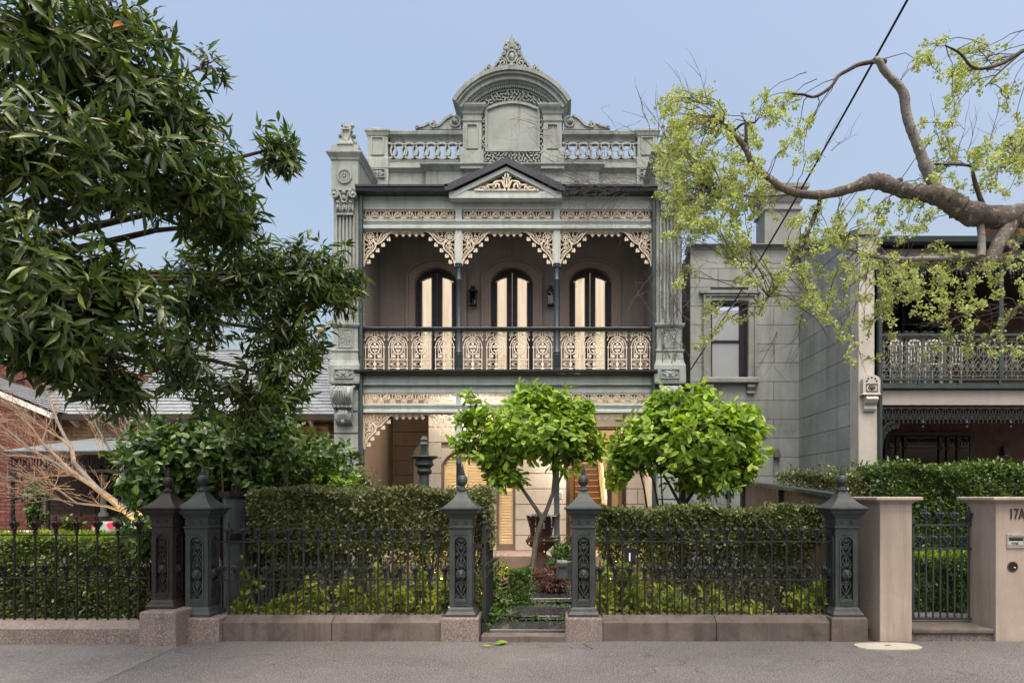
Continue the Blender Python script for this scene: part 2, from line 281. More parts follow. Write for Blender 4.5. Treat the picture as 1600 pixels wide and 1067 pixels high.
class MB:
    def __init__(s): s.v = []; s.f = []; s.lw = 1.
    def add(s, V, F):
        n = len(s.v); s.v += [tuple(p) for p in V]; s.f += [tuple(i+n for i in f) for f in F]; return s
    def box(s, x0, x1, y0, y1, z0, z1):
        return s.add([(x0, y0, z0), (x1, y0, z0), (x1, y1, z0), (x0, y1, z0), (x0, y0, z1), (x1, y0, z1), (x1, y1, z1), (x0, y1, z1)],
              [(0, 3, 2, 1), (4, 5, 6, 7), (0, 1, 5, 4), (1, 2, 6, 5), (2, 3, 7, 6), (3, 0, 4, 7)])
    def hexa(s, P): return s.add(P, [(0, 3, 2, 1), (4, 5, 6, 7), (0, 1, 5, 4), (1, 2, 6, 5), (2, 3, 7, 6), (3, 0, 4, 7)])
    def prism(s, poly, y0, y1):                         # polygon (x,z) pushed along y
        n = len(poly)
        V = [(x, y0, z) for x, z in poly]+[(x, y1, z) for x, z in poly]
        F = [tuple(range(n)), tuple(range(2*n-1, n-1, -1))]+[(i, i+n, (i+1) % n+n, (i+1) % n) for i in range(n)]
        return s.add(V, F)
    def prismx(s, poly, x0, x1):                        # polygon (y,z) pushed along x: a moulding
        n = len(poly)
        V = [(x0, y, z) for y, z in poly]+[(x1, y, z) for y, z in poly]
        F = [tuple(range(n)), tuple(range(2*n-1, n-1, -1))]+[(i, i+n, (i+1) % n+n, (i+1) % n) for i in range(n)]
        return s.add(V, F)
    def rings(s, x0, x1, y0, y1, prof):                 # rectangle swept up, offset d at height z
        V = []; F = []
        for d, z in prof: V += [(x0-d, y0-d, z), (x1+d, y0-d, z), (x1+d, y1+d, z), (x0-d, y1+d, z)]
        for k in range(len(prof)-1):
            a = 4*k
            for i in range(4): j = (i+1) % 4; F.append((a+i, a+j, a+4+j, a+4+i))
        F += [(3, 2, 1, 0), tuple(4*(len(prof)-1)+i for i in range(4))]
        return s.add(V, F)
    def lathe(s, cx, cy, prof, n=12, z0=0):
        V = []; F = []
        for r, z in prof: V += [(cx+max(r, .0005)*math.cos(2*PI*i/n), cy+max(r, .0005)*math.sin(2*PI*i/n), z0+z) for i in range(n)]
        for k in range(len(prof)-1):
            for i in range(n): j = (i+1) % n; F.append((k*n+i, k*n+j, (k+1)*n+j, (k+1)*n+i))
        F += [tuple(range(n-1, -1, -1)), tuple((len(prof)-1)*n+i for i in range(n))]
        return s.add(V, F)
    def tube(s, pts, rad, n=6, cap=True):
        pts = [Vector(p) for p in pts]
        if isinstance(rad, (int, float)): rad = [rad]*len(pts)
        V = []; F = []; ref = None
        for k, p in enumerate(pts):
            t = (pts[min(k+1, len(pts)-1)]-pts[max(k-1, 0)])
            t = t.normalized() if t.length > 1e-9 else Vector((0, 0, 1))
            if ref is None: ref = Vector((0, 0, 1)) if abs(t.z) < .9 else Vector((1, 0, 0))
            a = t.cross(ref).normalized(); b = a.cross(t).normalized(); ref = b
            for i in range(n):
                an = 2*PI*i/n; V.append(p+a*(rad[k]*math.cos(an))+b*(rad[k]*math.sin(an)))
        for k in range(len(pts)-1):
            for i in range(n): j = (i+1) % n; F.append((k*n+j, k*n+i, (k+1)*n+i, (k+1)*n+j))
        if cap: F += [tuple(range(n)), tuple((len(pts)-1)*n+i for i in range(n-1, -1, -1))]
        return s.add(V, F)
    def ball(s, c, rx, ry=None, rz=None, n=8, m=6):
        ry = ry or rx; rz = rz or rx
        V = [(c[0], c[1], c[2]-rz)]
        for k in range(1, m):
            ph = -PI/2+PI*k/m
            V += [(c[0]+rx*math.cos(ph)*math.cos(2*PI*i/n), c[1]+ry*math.cos(ph)*math.sin(2*PI*i/n), c[2]+rz*math.sin(ph)) for i in range(n)]
        V.append((c[0], c[1], c[2]+rz)); F = []
        for i in range(n): F.append((0, 1+(i+1) % n, 1+i))
        for k in range(m-2):
            for i in range(n):
                j = (i+1) % n; F.append((1+k*n+i, 1+k*n+j, 1+(k+1)*n+j, 1+(k+1)*n+i))
        e = len(V)-1
        for i in range(n): F.append((e, 1+(m-2)*n+i, 1+(m-2)*n+(i+1) % n))
        return s.add(V, F)
    # ---- flat openwork in the xz plane
    def strip(s, pts, w, y0, y1, closed=False):
        pts = [Vector((p[0], p[1])) for p in pts]; n = len(pts); V = []; F = []
        for k in range(n):
            a = pts[(k-1) % n] if closed else pts[max(k-1, 0)]; b = pts[(k+1) % n] if closed else pts[min(k+1, n-1)]
            t = b-a; t = t.normalized() if t.length > 1e-9 else Vector((1, 0))
            q = Vector((-t.y, t.x))*s.lw*(w/2 if isinstance(w, (int, float)) else w[k]/2)
            l = pts[k]+q; r = pts[k]-q
            V += [(l.x, y0, l.y), (r.x, y0, r.y), (r.x, y1, r.y), (l.x, y1, l.y)]
        m = n if closed else n-1
        for k in range(m):
            a = 4*k; b = 4*((k+1) % n)
            for i in range(4): j = (i+1) % 4; F.append((a+i, b+i, b+j, a+j))
        if not closed: F += [(0, 1, 2, 3), (4*n-1, 4*n-2, 4*n-3, 4*n-4)]
        return s.add(V, F)
    def ring(s, cx, cz, rx, rz, w, y0, y1, n=16, a0=0, a1=2*PI):
        full = abs(a1-a0-2*PI) < 1e-6
        pts = [(cx+rx*math.cos(a0+(a1-a0)*i/n), cz+rz*math.sin(a0+(a1-a0)*i/n)) for i in range(n if full else n+1)]
        return s.strip(pts, w, y0, y1, full)
    def spiral(s, cx, cz, r0, r1, a0, turns, w, y0, y1, n=14):
        return s.strip([(cx+(r0+(r1-r0)*i/n)*math.cos(a0+turns*2*PI*i/n), cz+(r0+(r1-r0)*i/n)*math.sin(a0+turns*2*PI*i/n)) for i in range(n+1)], w, y0, y1)
    def disc(s, cx, cz, rx, rz, y0, y1, n=8):
        return s.prism([(cx+rx*math.cos(2*PI*i/n), cz+rz*math.sin(2*PI*i/n)) for i in range(n)], y0, y1)
    def build(s, name, mat, parent=None, smooth=False, bevel=0, kind=None):
        o = np_obj(name, s.v, s.f, mat, parent, False, kind)
        if smooth:
            me = o.data; me.polygons.foreach_set('use_smooth', [True]*len(me.polygons))
            try: me.set_sharp_from_angle(angle=R(40))
            except Exception: pass
        if bevel:
            b = o.modifiers.new('bevel', 'BEVEL'); b.width = bevel; b.segments = 2; b.limit_method = 'ANGLE'; b.angle_limit = R(40)
        return o
    def xf(s, mat):
        s.v = [tuple(mat @ Vector(p)) for p in s.v]; return s
def arcpts(cx, zc, r, a0, a1, n): return [(cx+r*math.cos(a0+(a1-a0)*i/n), zc+r*math.sin(a0+(a1-a0)*i/n)) for i in range(n+1)]
def segarch(x0, x1, zs, rise, n=14):
    """points of a segmental arch from (x0,zs) over the top to (x1,zs)"""
    c = (x1-x0)/2; r = (c*c+rise*rise)/(2*rise); zc = zs+rise-r; a = math.asin(min(1, c/r))
    if rise > c: a = PI-a
    return [((x0+x1)/2+r*math.sin(-a+2*a*i/n), zc+r*math.cos(-a+2*a*i/n)) for i in range(n+1)]

# ------------------------------------------------------------------ leaves
def tmpl(v, f): return np.array(v, float), f
T_LANCE = tmpl([(0, 0, 0), (-.085, .25, .035), (.085, .25, .035), (0, .3, 0), (-.105, .55, .02), (.105, .55, .02), (0, .6, -.035), (0, 1, -.16)],
               [(0, 3, 1), (0, 2, 3), (1, 3, 6), (1, 6, 4), (3, 2, 5), (3, 5, 6), (4, 6, 7), (6, 5, 7)])
T_OBOV = tmpl([(0, 0, 0), (-.12, .25, .02), (.12, .25, .02), (0, .3, -.02), (-.22, .62, .05), (.22, .62, .05), (0, .65, -.04), (-.13, .9, -.01), (.13, .9, -.01), (0, 1, -.07)],
              [(0, 3, 1), (0, 2, 3), (1, 3, 6), (1, 6, 4), (3, 2, 5), (3, 5, 6), (4, 6, 7), (6, 5, 8), (7, 6, 9), (6, 8, 9)])
T_ELL = tmpl([(0, 0, 0), (-.22, .35, .04), (.22, .35, .04), (0, .4, -.02), (-.19, .7, .02), (.19, .7, .02), (0, 1, -.08)],
             [(0, 3, 1), (0, 2, 3), (1, 3, 4), (3, 2, 5), (4, 3, 6), (3, 5, 6)])
T_SMALL = tmpl([(0, 0, 0), (-.28, .5, .06), (.28, .5, .06), (0, 1, 0)], [(0, 3, 1), (0, 2, 3)])
T_DISC = tmpl([(0, 0, 0), (-.42, .3, .08), (.42, .3, .08), (-.36, .8, .04), (.36, .8, .04), (0, 1, -.05)], [(0, 2, 1), (1, 2, 4), (1, 4, 3), (3, 4, 5)])
def nrm(a): return a/np.maximum(np.linalg.norm(a, axis=1, keepdims=True), 1e-9)
def frames(D, U):
    D = nrm(D); X = nrm(np.cross(D, U)); Z = np.cross(X, D); return X, D, Z
def leaf_mass(name, P, D, U, L, T, mat, parent, kind='stuff', smooth=True):
    tv, tf = T; X, D, Z = frames(D, U); L = np.asarray(L)[:, None, None]
    V = P[:, None, :]+L*(tv[None, :, 0:1]*X[:, None, :]+tv[None, :, 1:2]*D[:, None, :]+tv[None, :, 2:3]*Z[:, None, :])
    n, k = len(P), len(tv); tf = np.array(tf)
    F = (tf[None]+(np.arange(n)*k)[:, None, None]).reshape(-1, 3)
    return np_obj(name, V.reshape(-1, 3), F, mat, parent, smooth, kind)
def leaf_meshes(T, mat, name, k=3):
    out = []
    for i in range(k):
        tv = T[0].copy(); tv[:, 2] *= (1, 1.6, .4)[i % 3]; tv[:, 0] *= (1, .88, 1.1)[i % 3]
        me = bpy.data.meshes.new(name); me.from_pydata(tv.tolist(), [], [tuple(f) for f in T[1]])
        me.polygons.foreach_set('use_smooth', [True]*len(me.polygons)); me.materials.append(mat); out.append(me)
    return out
def leaves(name, P, D, U, L, T, mat, parent, parts=0):
    """the `parts` largest-looking leaves become objects, the rest one mass"""
    n = len(P); idx = np.arange(n)
    if parts:
        key = np.asarray(L)/np.linalg.norm(P-np.array([0, 0, EYE]), axis=1)
        order = np.argsort(-key); big = order[:parts]; idx = order[parts:]
        ms = leaf_meshes(T, mat, name); off = np.array(ORG.get(parent.name, Vector((0, 0, 0))))
        X, DD, Z = frames(D[big], U[big])
        for k, i in enumerate(big):
            o = bpy.data.objects.new(name, ms[k % 3]); l = float(L[i])
            o.matrix_basis = Matrix(((X[k][0]*l, DD[k][0]*l, Z[k][0]*l, P[i][0]-off[0]), (X[k][1]*l, DD[k][1]*l, Z[k][1]*l, P[i][1]-off[1]),
                                     (X[k][2]*l, DD[k][2]*l, Z[k][2]*l, P[i][2]-off[2]), (0, 0, 0, 1)))
            o.parent = parent; COL.objects.link(o)
    if len(idx): leaf_mass('foliage', P[idx], D[idx], U[idx], np.asarray(L)[idx], T, mat, parent)
def rosettes(C, A, n, ln, spread=(50, 100), droop=.3, jit=.02):
    """whorls of n leaves at each centre C with axis A"""
    C = np.repeat(C, n, axis=0); A = np.repeat(nrm(A), n, axis=0); N = len(C)
    r = rng.normal(size=(N, 3)); r = nrm(r-A*np.sum(r*A, axis=1, keepdims=True))
    t = np.radians(rng.uniform(*spread, N))[:, None]
    D = A*np.cos(t)+r*np.sin(t); D[:, 2] -= droop*rng.uniform(.3, 1.4, N)
    P = C+A*rng.uniform(-3, 1, (N, 1))*jit+r*.01
    L = ln*rng.uniform(.6, 1.15, N)
    U = A+rng.normal(size=(N, 3))*.25
    return P, D, U, L
def blob(c, rad, n, shell=.55):
    """points in an ellipsoid, more of them near its skin"""
    d = nrm(rng.normal(size=(n, 3))); r = rng.uniform(shell**3, 1, n)**(1/3)
    deep = rng.random(n) < .25; r[deep] *= rng.random(deep.sum())
    return np.array(c)+d*r[:, None]*np.array(rad), d
def hedge_pts(x0, x1, y0, y1, z0, z1, n, rough=.05, skin=.85, back=.15):
    """points through a clipped hedge, most of them near its front, its top and its ends"""
    P = np.column_stack((rng.uniform(x0, x1, n), rng.uniform(y0, y1, n), rng.uniform(z0, z1, n)))
    D = rng.normal(size=(n, 3))*.7
    m = rng.random(n)
    d = np.abs(rng.normal(size=n))*.09
    fr = m < .5; P[fr, 1] = y0+d[fr]; D[fr, 1] -= .9
    tp = (m >= .5) & (m < .76); P[tp, 2] = z1-d[tp]*.8; D[tp, 2] += 1.
    e0 = (m >= .76) & (m < .80); P[e0, 0] = x0+d[e0]; D[e0, 0] -= .8
    e1 = (m >= .80) & (m < .84); P[e1, 0] = x1-d[e1]; D[e1, 0] += .8
    w = .05*np.sin(P[:, 0]*5.1+P[:, 2]*3)+.03*np.sin(P[:, 0]*13+1)+.035*np.sin(P[:, 2]*9+P[:, 0]*4)+.02*np.sin(P[:, 0]*27+P[:, 2]*19)
    P[:, 1] += w*rough*20*.6; P[:, 2] += (w*.5)*rough*20*(P[:, 2] > z1-.3)
    return P, D
def pieces(name, T, mats, mat, parent, limit=300):
    """alike small pieces (bricks, slates): the nearest `limit` as objects sharing one mesh, the rest joined"""
    tv, tf = T; mats = sorted(mats, key=lambda m: (m.translation-Vector((0, 0, EYE))).length)
    off = ORG.get(parent.name, Vector((0, 0, 0))) if parent is not None else Vector((0, 0, 0))
    me = bpy.data.meshes.new(name); me.from_pydata([tuple(p) for p in tv], [], tf); me.materials.append(mat)
    for m in mats[:limit]:
        o = bpy.data.objects.new(name, me); o.matrix_basis = Matrix.Translation(-off) @ m
        if parent is not None: o.parent = parent
        COL.objects.link(o)
    if len(mats) > limit:
        b = MB()
        for m in mats[limit:]: b.add([m @ Vector(p) for p in tv], tf)
        b.build(name+'_mass', mat, parent, kind='stuff')
_b = MB().box(-.5, .5, 0, 1, -.5, .5); T_BOX = (_b.v, _b.f)
def bxm(x0, x1, y0, y1, z0, z1):
    return Matrix.Translation(((x0+x1)/2, y0, (z0+z1)/2)) @ Matrix.Diagonal((x1-x0, y1-y0, z1-z0, 1))
def ashlar(name, mat, parent, x0, x1, z0, z1, y, ch, bw, holes=(), gap=.010, th=.05, side=None, topf=None):
    """courses of blocks in front of plane y (or in the plane x=side facing -x); each block one object"""
    nz = max(1, round((z1-z0)/ch)); ch = (z1-z0)/nz
    for r in range(nz):
        a, b = z0+r*ch, z0+(r+1)*ch
        x = x0-(bw*.5 if r % 2 else 0)
        while x < x1-.01:
            l, rr = max(x, x0), min(x+bw, x1); x += bw
            segs = [(l, rr)]
            for hx0, hx1, hz0, hz1 in holes:
                if b > hz0+.02 and a < hz1-.02:
                    ns = []
                    for s0, s1 in segs:
                        if s1 <= hx0 or s0 >= hx1: ns.append((s0, s1)); continue
                        if s0 < hx0: ns.append((s0, hx0))
                        if s1 > hx1: ns.append((hx1, s1))
                    segs = ns
            for s0, s1 in segs:
                if s1-s0 < .04: continue
                g = gap/2; p = random.uniform(-.002, .002)
                if side is None: MB().box(s0+g, s1-g, y-th+p, y, a+g, b-g).build(name, mat, parent)
                else:
                    za, zb = (min(b, topf(s0)), min(b, topf(s1))) if topf else (b, b)
                    if min(za, zb) < a+.05: continue
                    X0, X1, y0, y1, q = side-th+p, side, s0+g, s1-g, a+g
                    MB().hexa([(X0, y0, q), (X1, y0, q), (X1, y1, q), (X0, y1, q), (X0, y0, za-g), (X1, y0, za-g), (X1, y1, zb-g), (X0, y1, zb-g)]).build(name, mat, parent)
def bricks(name, mat, parent, x0, x1, z0, z1, y, bl=.23, bh=.076, gap=.010, limit=300, clip=None, th=.03):
    ms = []; nz = int((z1-z0)/(bh+gap))
    for r in range(nz):
        a = z0+r*(bh+gap); x = x0-(bl*.5 if r % 2 else 0)
        while x < x1-.03:
            l, rr = max(x, x0), min(x+bl, x1); x += bl+gap
            if rr-l < .04 or (clip and not clip((l+rr)/2, a+bh/2)): continue
            p = random.uniform(-.003, .003); ms.append(bxm(l, rr, y-th+p, y, a, a+bh))
    pieces(name, T_BOX, ms, mat, parent, limit)
def slates(name, mat, parent, o, ux, uy, w, h, rows, sw=.26, limit=300, clip=None):
    """rows of slates on the plane o + a*ux + b*uy (a along the eave, b up the slope)"""
    ux = Vector(ux).normalized(); uy = Vector(uy).normalized(); n = ux.cross(uy).normalized()
    if n.y > 0 or (abs(n.y) < 1e-6 and n.z < 0): n = -n
    sh = h/rows; ms = []
    for r in range(rows):
        x = -(sw/2 if r % 2 else 0)
        while x < w:
            l, rr = max(0, x), min(w, x+sw); x += sw
            if rr-l < .05: continue
            c = Vector(o)+ux*((l+rr)/2)+uy*(r*sh)
            if clip and not clip(c+uy*sh/2): continue
            # box template: x across, y (0..1) up the slope, z thickness; tilted so each row lies over the one below
            up = (uy-n*.035/sh*.6).normalized(); nn = ux.cross(up).normalized(); nn = nn if nn.dot(n) > 0 else -nn
            rot = Matrix((ux*(rr-l-.008), up*(sh*1.05), nn*.014)).transposed().to_4x4()
            ms.append(Matrix.Translation(c+n*(.035+random.uniform(-.002, .002))) @ rot)
    pieces(name, T_BOX, ms, mat, parent, limit)
def lamp(kind, name, loc, energy, color, parent=None, size=.05, spot=None, aim=None):
    d = bpy.data.lights.new(name, kind); d.energy = energy; d.color = color
    if kind in ('POINT', 'SPOT'): d.shadow_soft_size = size
    if kind == 'SPOT': d.spot_size = R(spot); d.spot_blend = .6
    if kind == 'AREA': d.size = size
    o = bpy.data.objects.new(name, d); COL.objects.link(o)
    off = ORG.get(parent.name, Vector((0, 0, 0))) if parent is not None else Vector((0, 0, 0))
    o.location = Vector(loc)-off
    if aim is not None: o.rotation_euler = (Vector(loc)-Vector(aim)).to_track_quat('Z', 'Y').to_euler()
    if parent is not None: o.parent = parent
    return o
# ================================================================== GROUND
g = MB()
g.add([(-400, -60, 0), (400, -60, 0), (400, 7.45, 0), (-400, 7.45, 0)], [(0, 1, 2, 3)])
footpath = struct(g.build('footpath', M['asphalt']))
g = MB().add([(-400, 7.45, -.02), (400, 7.45, -.02), (400, 700, -.02), (-400, 700, -.02)], [(0, 1, 2, 3)])
struct(g.build('ground', M['soil']))
soil = MB()
nx, ny = 40, 24; xs = np.linspace(-3.95, 3.55, nx); ys = np.linspace(7.72, 14.2, ny)
V = [(x, y, .045+.13*min(1, (y-7.7)/3.2)+.018*math.sin(x*7+y*3)+.014*math.sin(y*11-x*5)) for y in ys for x in xs]
F = [(j*nx+i, j*nx+i+1, (j+1)*nx+i+1, (j+1)*nx+i) for j in range(ny-1) for i in range(nx-1)]
struct(np_obj('garden_soil', V, F, M['soil'], None, True))
cs = MB(); cs.add([(-30, -6, .004), (-3.3, -6, .004), (-4.36, 7.20, .004), (-30, 7.24, .004)], [(0, 1, 2, 3)])
struct(cs.build('concrete_strip', M['concrete']))
# stone path to the front door
path = thing('garden_path', None, None, (0, 8, 0)); path['kind'] = 'structure'
for (x0, x1, y0, y1, z) in ((-.80, .16, 7.64, 8.12, .105), (-.68, .22, 8.27, 9.05, .15), (-.40, .50, 9.32, 10.1, .21), (-.05, .75, 10.3, 11.0, .25), (.1, .95, 11.15, 11.9, .28)):
    j = lambda: random.uniform(-.03, .03)
    MB().hexa([(x0+j(), y0+j(), z-.06), (x1+j(), y0+j(), z-.06), (x1+j(), y1+j(), z-.06), (x0+j(), y1+j(), z-.06),
               (x0+j(), y0+j(), z), (x1+j(), y0+j(), z), (x1+j(), y1+j(), z), (x0+j(), y1+j(), z)]).build('slab', M['slab'], path, bevel=.008)
MB().box(-.90, .105, 7.40, 7.60, -.02, .075).build('door_step', M['granite_old'], path, bevel=.012)

# ================================================================== THE TERRACE HOUSE
YF, YW, YP, YQ = 13.0, 14.2, 14.0, 12.85
house = thing('terrace_house', 'two storey sage grey Victorian terrace house with cream iron lace, balcony and arched parapet', 'house', (-1.02, 13, 0))
XL, XR, COLX = -4.08, 2.04, (-2.04, 0.)
fx = lambda px: wx(px, YF); fz = lambda py: wz(py, YF)
UFL, GFL = 4.33, .50            # balcony floor and lower verandah floor
# --- shell
b = MB(); b.box(-4.55, -4.15, 14.36, 22, 0, 8.6); b.box(2.08, 2.52, 14.36, 22, 0, 8.6); b.box(-4.15, 2.08, 21.8, 22, 0, 8.6)
b.build('side_wall', M['sage_weathered'], house)
MB().box(-4.6, 2.55, 14.37, 22.1, 8.62, 8.72).build('roof', M['slate_under'], house)
# --- upper main wall with three arched openings
XI0, XI1 = wx(594, YW), wx(1007, YW)
ops = []
for a, c in ((650, 715), (767.5, 832.5), (889.5, 954.5)):
    ops.append((wx(a, YW), wx(c, YW)))
ZS, RISE = wz(442, YW), 22*YW/FPX
wall = MB(); edge = XI0-.2
zt = 8.3
for x0, x1 in ops:
    wall.box(edge, x0, YW, YW+.14, UFL-.06, zt); ar = segarch(x0, x1, ZS, RISE)
    wall.prism(ar[::-1]+[(x0, zt), (x1, zt)][0:2], YW, YW+.14); edge = x1
wall.box(edge, XI1+.2, YW, YW+.14, UFL-.06, zt)
wall.build('upper_wall', M['taupe'], house)
for k, (x0, x1) in enumerate(ops):
    zf = UFL
    dr = MB(); ar = segarch(x0, x1, ZS, RISE); cx = (x0+x1)/2
    def outl(d, zb): return [(x0+d, zb)]+[(cx+(p[0]-cx)*(1-2*d/(x1-x0)), p[1]-d) for p in ar]+[(x1-d, zb)]
    arch = MB(); arch.strip(outl(-.105, zf), .20, YW-.05, YW-.003); arch.strip(outl(-.185, zf), .05, YW-.085, YW-.045); arch.strip(outl(-.03, zf), .035, YW-.075, YW-.045)
    arch.build('architrave', M['taupe_trim'], house, True)
    door = MB(); door.strip(outl(.03, zf), .07, YW+.005, YW+.10)
    door_o = door.build('french_door', M['doorpaint'], house)
    pw = .225; gp = .235
    for s in (-1, 1):
        xa = cx+s*gp/2 if s > 0 else cx-gp/2-pw; xb = xa+pw
        def topz(x):
            u = (x-cx)/((x1-x0)/2); return ZS-.02+RISE*math.sqrt(max(0, 1-u*u*.92))-.155
        lf = MB(); ly0, ly1 = YW+.035, YW+.08
        oxa, oxb = (cx+.004, x1-.055) if s > 0 else (x0+.055, cx-.004)
        lf.box(oxa, xa, ly0, ly1, zf+.02, topz(xa)+.14 if s > 0 else ZS+.02); lf.box(xb, oxb, ly0, ly1, zf+.02, topz(xb)+.14 if s < 0 else ZS+.02)
        lf.box(xa, xb, ly0, ly1, zf+.02, zf+.16)
        xsn = [xa+(xb-xa)*i/6 for i in range(7)]
        lf.prism([(x, topz(x)) for x in xsn]+[(x, ZS+RISE*math.sqrt(max(0, 1-((x-cx)/((x1-x0)/2))**2*.9))-.02) for x in xsn[::-1]], ly0, ly1)
        leaf_o = lf.build('door_leaf', M['doorpaint'], door_o)
        MB().prism([(xa, zf+.16), (xb, zf+.16)]+[(x, topz(x)) for x in xsn[::-1]], YW+.055, YW+.06).build('pane', M['glass'], door_o)
        bead = MB(); bead.strip([(xa, zf+.16), (xa, topz(xa))]+[(x, topz(x)) for x in xsn[1:-1]]+[(xb, topz(xb)), (xb, zf+.16)], .018, YW+.018, YW+.034)
        bead.build('glazing_bead', M['taupe_trim'], door_o)
    # pleated curtain hanging inside
    n = 60; V = []; F = []
    for i in range(n+1):
        x = x0-.1+(x1-x0+.2)*i/n; y = YW+.33+.03*math.sin(i*1.35)+.012*math.sin(i*3.1)
        V += [(x, y, zf), (x, y, ZS+RISE+.1)]
    F = [(2*i, 2*i+2, 2*i+3, 2*i+1) for i in range(n)]
    np_obj('curtain', V, F, M['curtain'], door_o, True)
# --- cheeks, floor, ceiling of the upper verandah
b = MB(); b.box(XI0-.45, XI0-.06, YF+.05, YW+.1, GFL-.3, 8.15); b.box(XI1+.06, XI1+.45, YF+.05, YW+.1, GFL-.3, 8.15)
MB().box(XI0-.1, XI0, YF+.05, YW, UFL-.02, 8.1).build('cheek_wall', M['taupe'], house)
MB().box(XI1, XI1+.06, YF+.05, YW, UFL-.02, 8.1).build('cheek_wall', M['taupe'], house)
cl = MB()
for i in range(10): cl.box(XL+.02, XR-.02, YF+.06+i*.115, YF+.06+i*.115+.11, 7.74, 7.76)
cl.build('verandah_ceiling', M['ceiling'], house)
MB().box(XL-.02, XR+.02, YF-.1, YW, UFL-.07, UFL).build('balcony_floor', M['blackpaint'], house)
cl = MB()
for i in range(10): cl.box(XL+.02, XR-.02, YF+.06+i*.115, YF+.06+i*.115+.11, 4.02, 4.04)
cl.build('verandah_ceiling', M['ceiling'], house)
MB().box(XL, XR, YF+.02, YW-.01, 8.12, 8.2).build('verandah_roof', M['slate_under'], house)
# --- beams
def beam(name, mat, prof, x0=XL-.03, x1=XR+.03): return MB().prismx(prof, x0, x1).build(name, mat, house)
z = fz
def mould(y, steps):           # [(py, out)] from top to bottom -> closed (y,z) profile
    return [(y-o, z(p)) for p, o in steps]+[(y+.10, z(steps[-1][0])), (y+.10, z(steps[0][0]))]
beam('eave_gutter', M['navy'], [(12.66, wz(288, 12.66)), (12.66, wz(291, 12.66)), (12.69, wz(293, 12.69)), (12.70, wz(298, 12.7)), (12.74, wz(300.5, 12.74)), (12.98, wz(300.5, 12.74)), (12.98, wz(288, 12.66))], -4.10, wx(700, 12.7))
beam('eave_gutter', M['navy'], [(12.66, wz(288, 12.66)), (12.66, wz(291, 12.66)), (12.69, wz(293, 12.69)), (12.70, wz(298, 12.7)), (12.74, wz(300.5, 12.74)), (12.98, wz(300.5, 12.74)), (12.98, wz(288, 12.66))], wx(878, 12.7), 2.05)
beam('soffit_moulding', M['trim'], mould(12.93, [(301, .10), (303.5, .10), (304, .07), (307, .05), (309, .01), (310, 0)]))
beam('upper_beam', M['trim'], mould(12.96, [(310, 0), (326, 0), (326.6, .015), (328.5, .015)]))
beam('moulded_rail', M['trim'], mould(12.95, [(346, .03), (348, .03), (349.5, .0), (352, -.02), (354.5, .0), (356, .045), (359.5, .045), (361, .02)]))
beam('floor_gutter', M['blackpaint'], [(12.72, wz(577, 12.72)), (12.72, wz(580, 12.72)), (12.76, wz(583, 12.76)), (12.80, wz(585, 12.8)), (12.97, wz(585, 12.8)), (12.97, wz(577, 12.72))], -4.14, 2.06)
beam('floor_fascia', M['trim'], mould(12.95, [(585, .03), (587, .03), (588, .0), (599, .0), (600.5, .03), (602, .03), (602.5, -.02)]))
beam('lower_beam', M['trim'], mould(12.97, [(603, -.05), (608, -.05), (608.5, .0), (614, 0)]))
beam('moulded_rail', M['trim'], mould(12.95, [(632.5, .03), (634.5, .03), (636, .0), (639, -.02), (641, .0), (642, .045), (645, .045), (646, .02)]))
# --- gable over the middle bay
YG = 12.70
gp = lambda px, py: (wx(px, YG), wz(py, YG))
MB().strip([gp(695, 294.5), gp(703, 293), gp(791, 252), gp(875, 293), gp(883, 294.5)], .135, YG-.04, YG+.26).build('gable_gutter', M['navy'], house)
MB().strip([gp(708, 302.5), gp(791, 262.5), gp(870, 302.5)], .09, YG+.03, YG+.2).build('rake_board', M['trim'], house)
MB().prism([gp(712, 302), gp(791, 258), gp(870, 302)], YG+.15, YG+.19).build('tympanum', M['n_frame'], house)
MB().prism([gp(700, 300), gp(791, 250), gp(879, 300)], YG+.27, YP-.05).build('gable_roof', M['slate_under'], house)
MB().prismx([(YG+.04, wz(297, YG)), (YG+.04, wz(308, YG)), (YG+.22, wz(308, YG)), (YG+.22, wz(297, YG))], wx(701, YG), wx(878, YG)).build('gable_beam', M['trim'], house)
b = MB(); cx = wx(791.5, YG); zb = wz(297, YG); ya, yb = YG+.015, YG+.055
for s in (-1, 1):
    b.spiral(cx+s*.20, zb+.10, .09, .02, PI/2 if s > 0 else PI/2, -s*1.4, .03, ya, yb); b.spiral(cx+s*.40, zb+.06, .055, .012, PI/2, -s*1.3, .026, ya, yb)
    b.strip([(cx+s*.02, zb+.02), (cx+s*.10, zb+.2), (cx+s*.2, zb+.19)], .03, ya, yb); b.strip([(cx+s*.2, zb+.02), (cx+s*.30, zb+.12), (cx+s*.4, zb+.115)], .028, ya, yb)
    b.strip([(cx+s*.4, zb+.11), (cx+s*.5, zb+.06), (cx+s*.62, zb+.02)], .028, ya, yb); b.disc(cx+s*.53, zb+.055, .026, .026, ya, yb)
    b.strip([(cx, zb+.02), (cx+s*.055, zb+.15), (cx+s*.05, zb+.24), (cx+s*.085, zb+.27)], .026, ya, yb)
    b.strip([(cx+s*.1, zb+.01), (cx+s*.15, zb+.06), (cx+s*.27, zb+.01)], .022, ya, yb); b.strip([(cx+s*.3, zb+.01), (cx+s*.36, zb+.03), (cx+s*.45, zb+.01)], .02, ya, yb)
b.disc(cx, zb+.30, .05, .06, ya, yb); b.strip([(cx, zb), (cx, zb+.36)], .03, ya, yb); b.strip([(cx-.66, zb+.01), (cx+.66, zb+.01)], .03, ya, yb)
b.build('gable_lace', M['cream'], house)
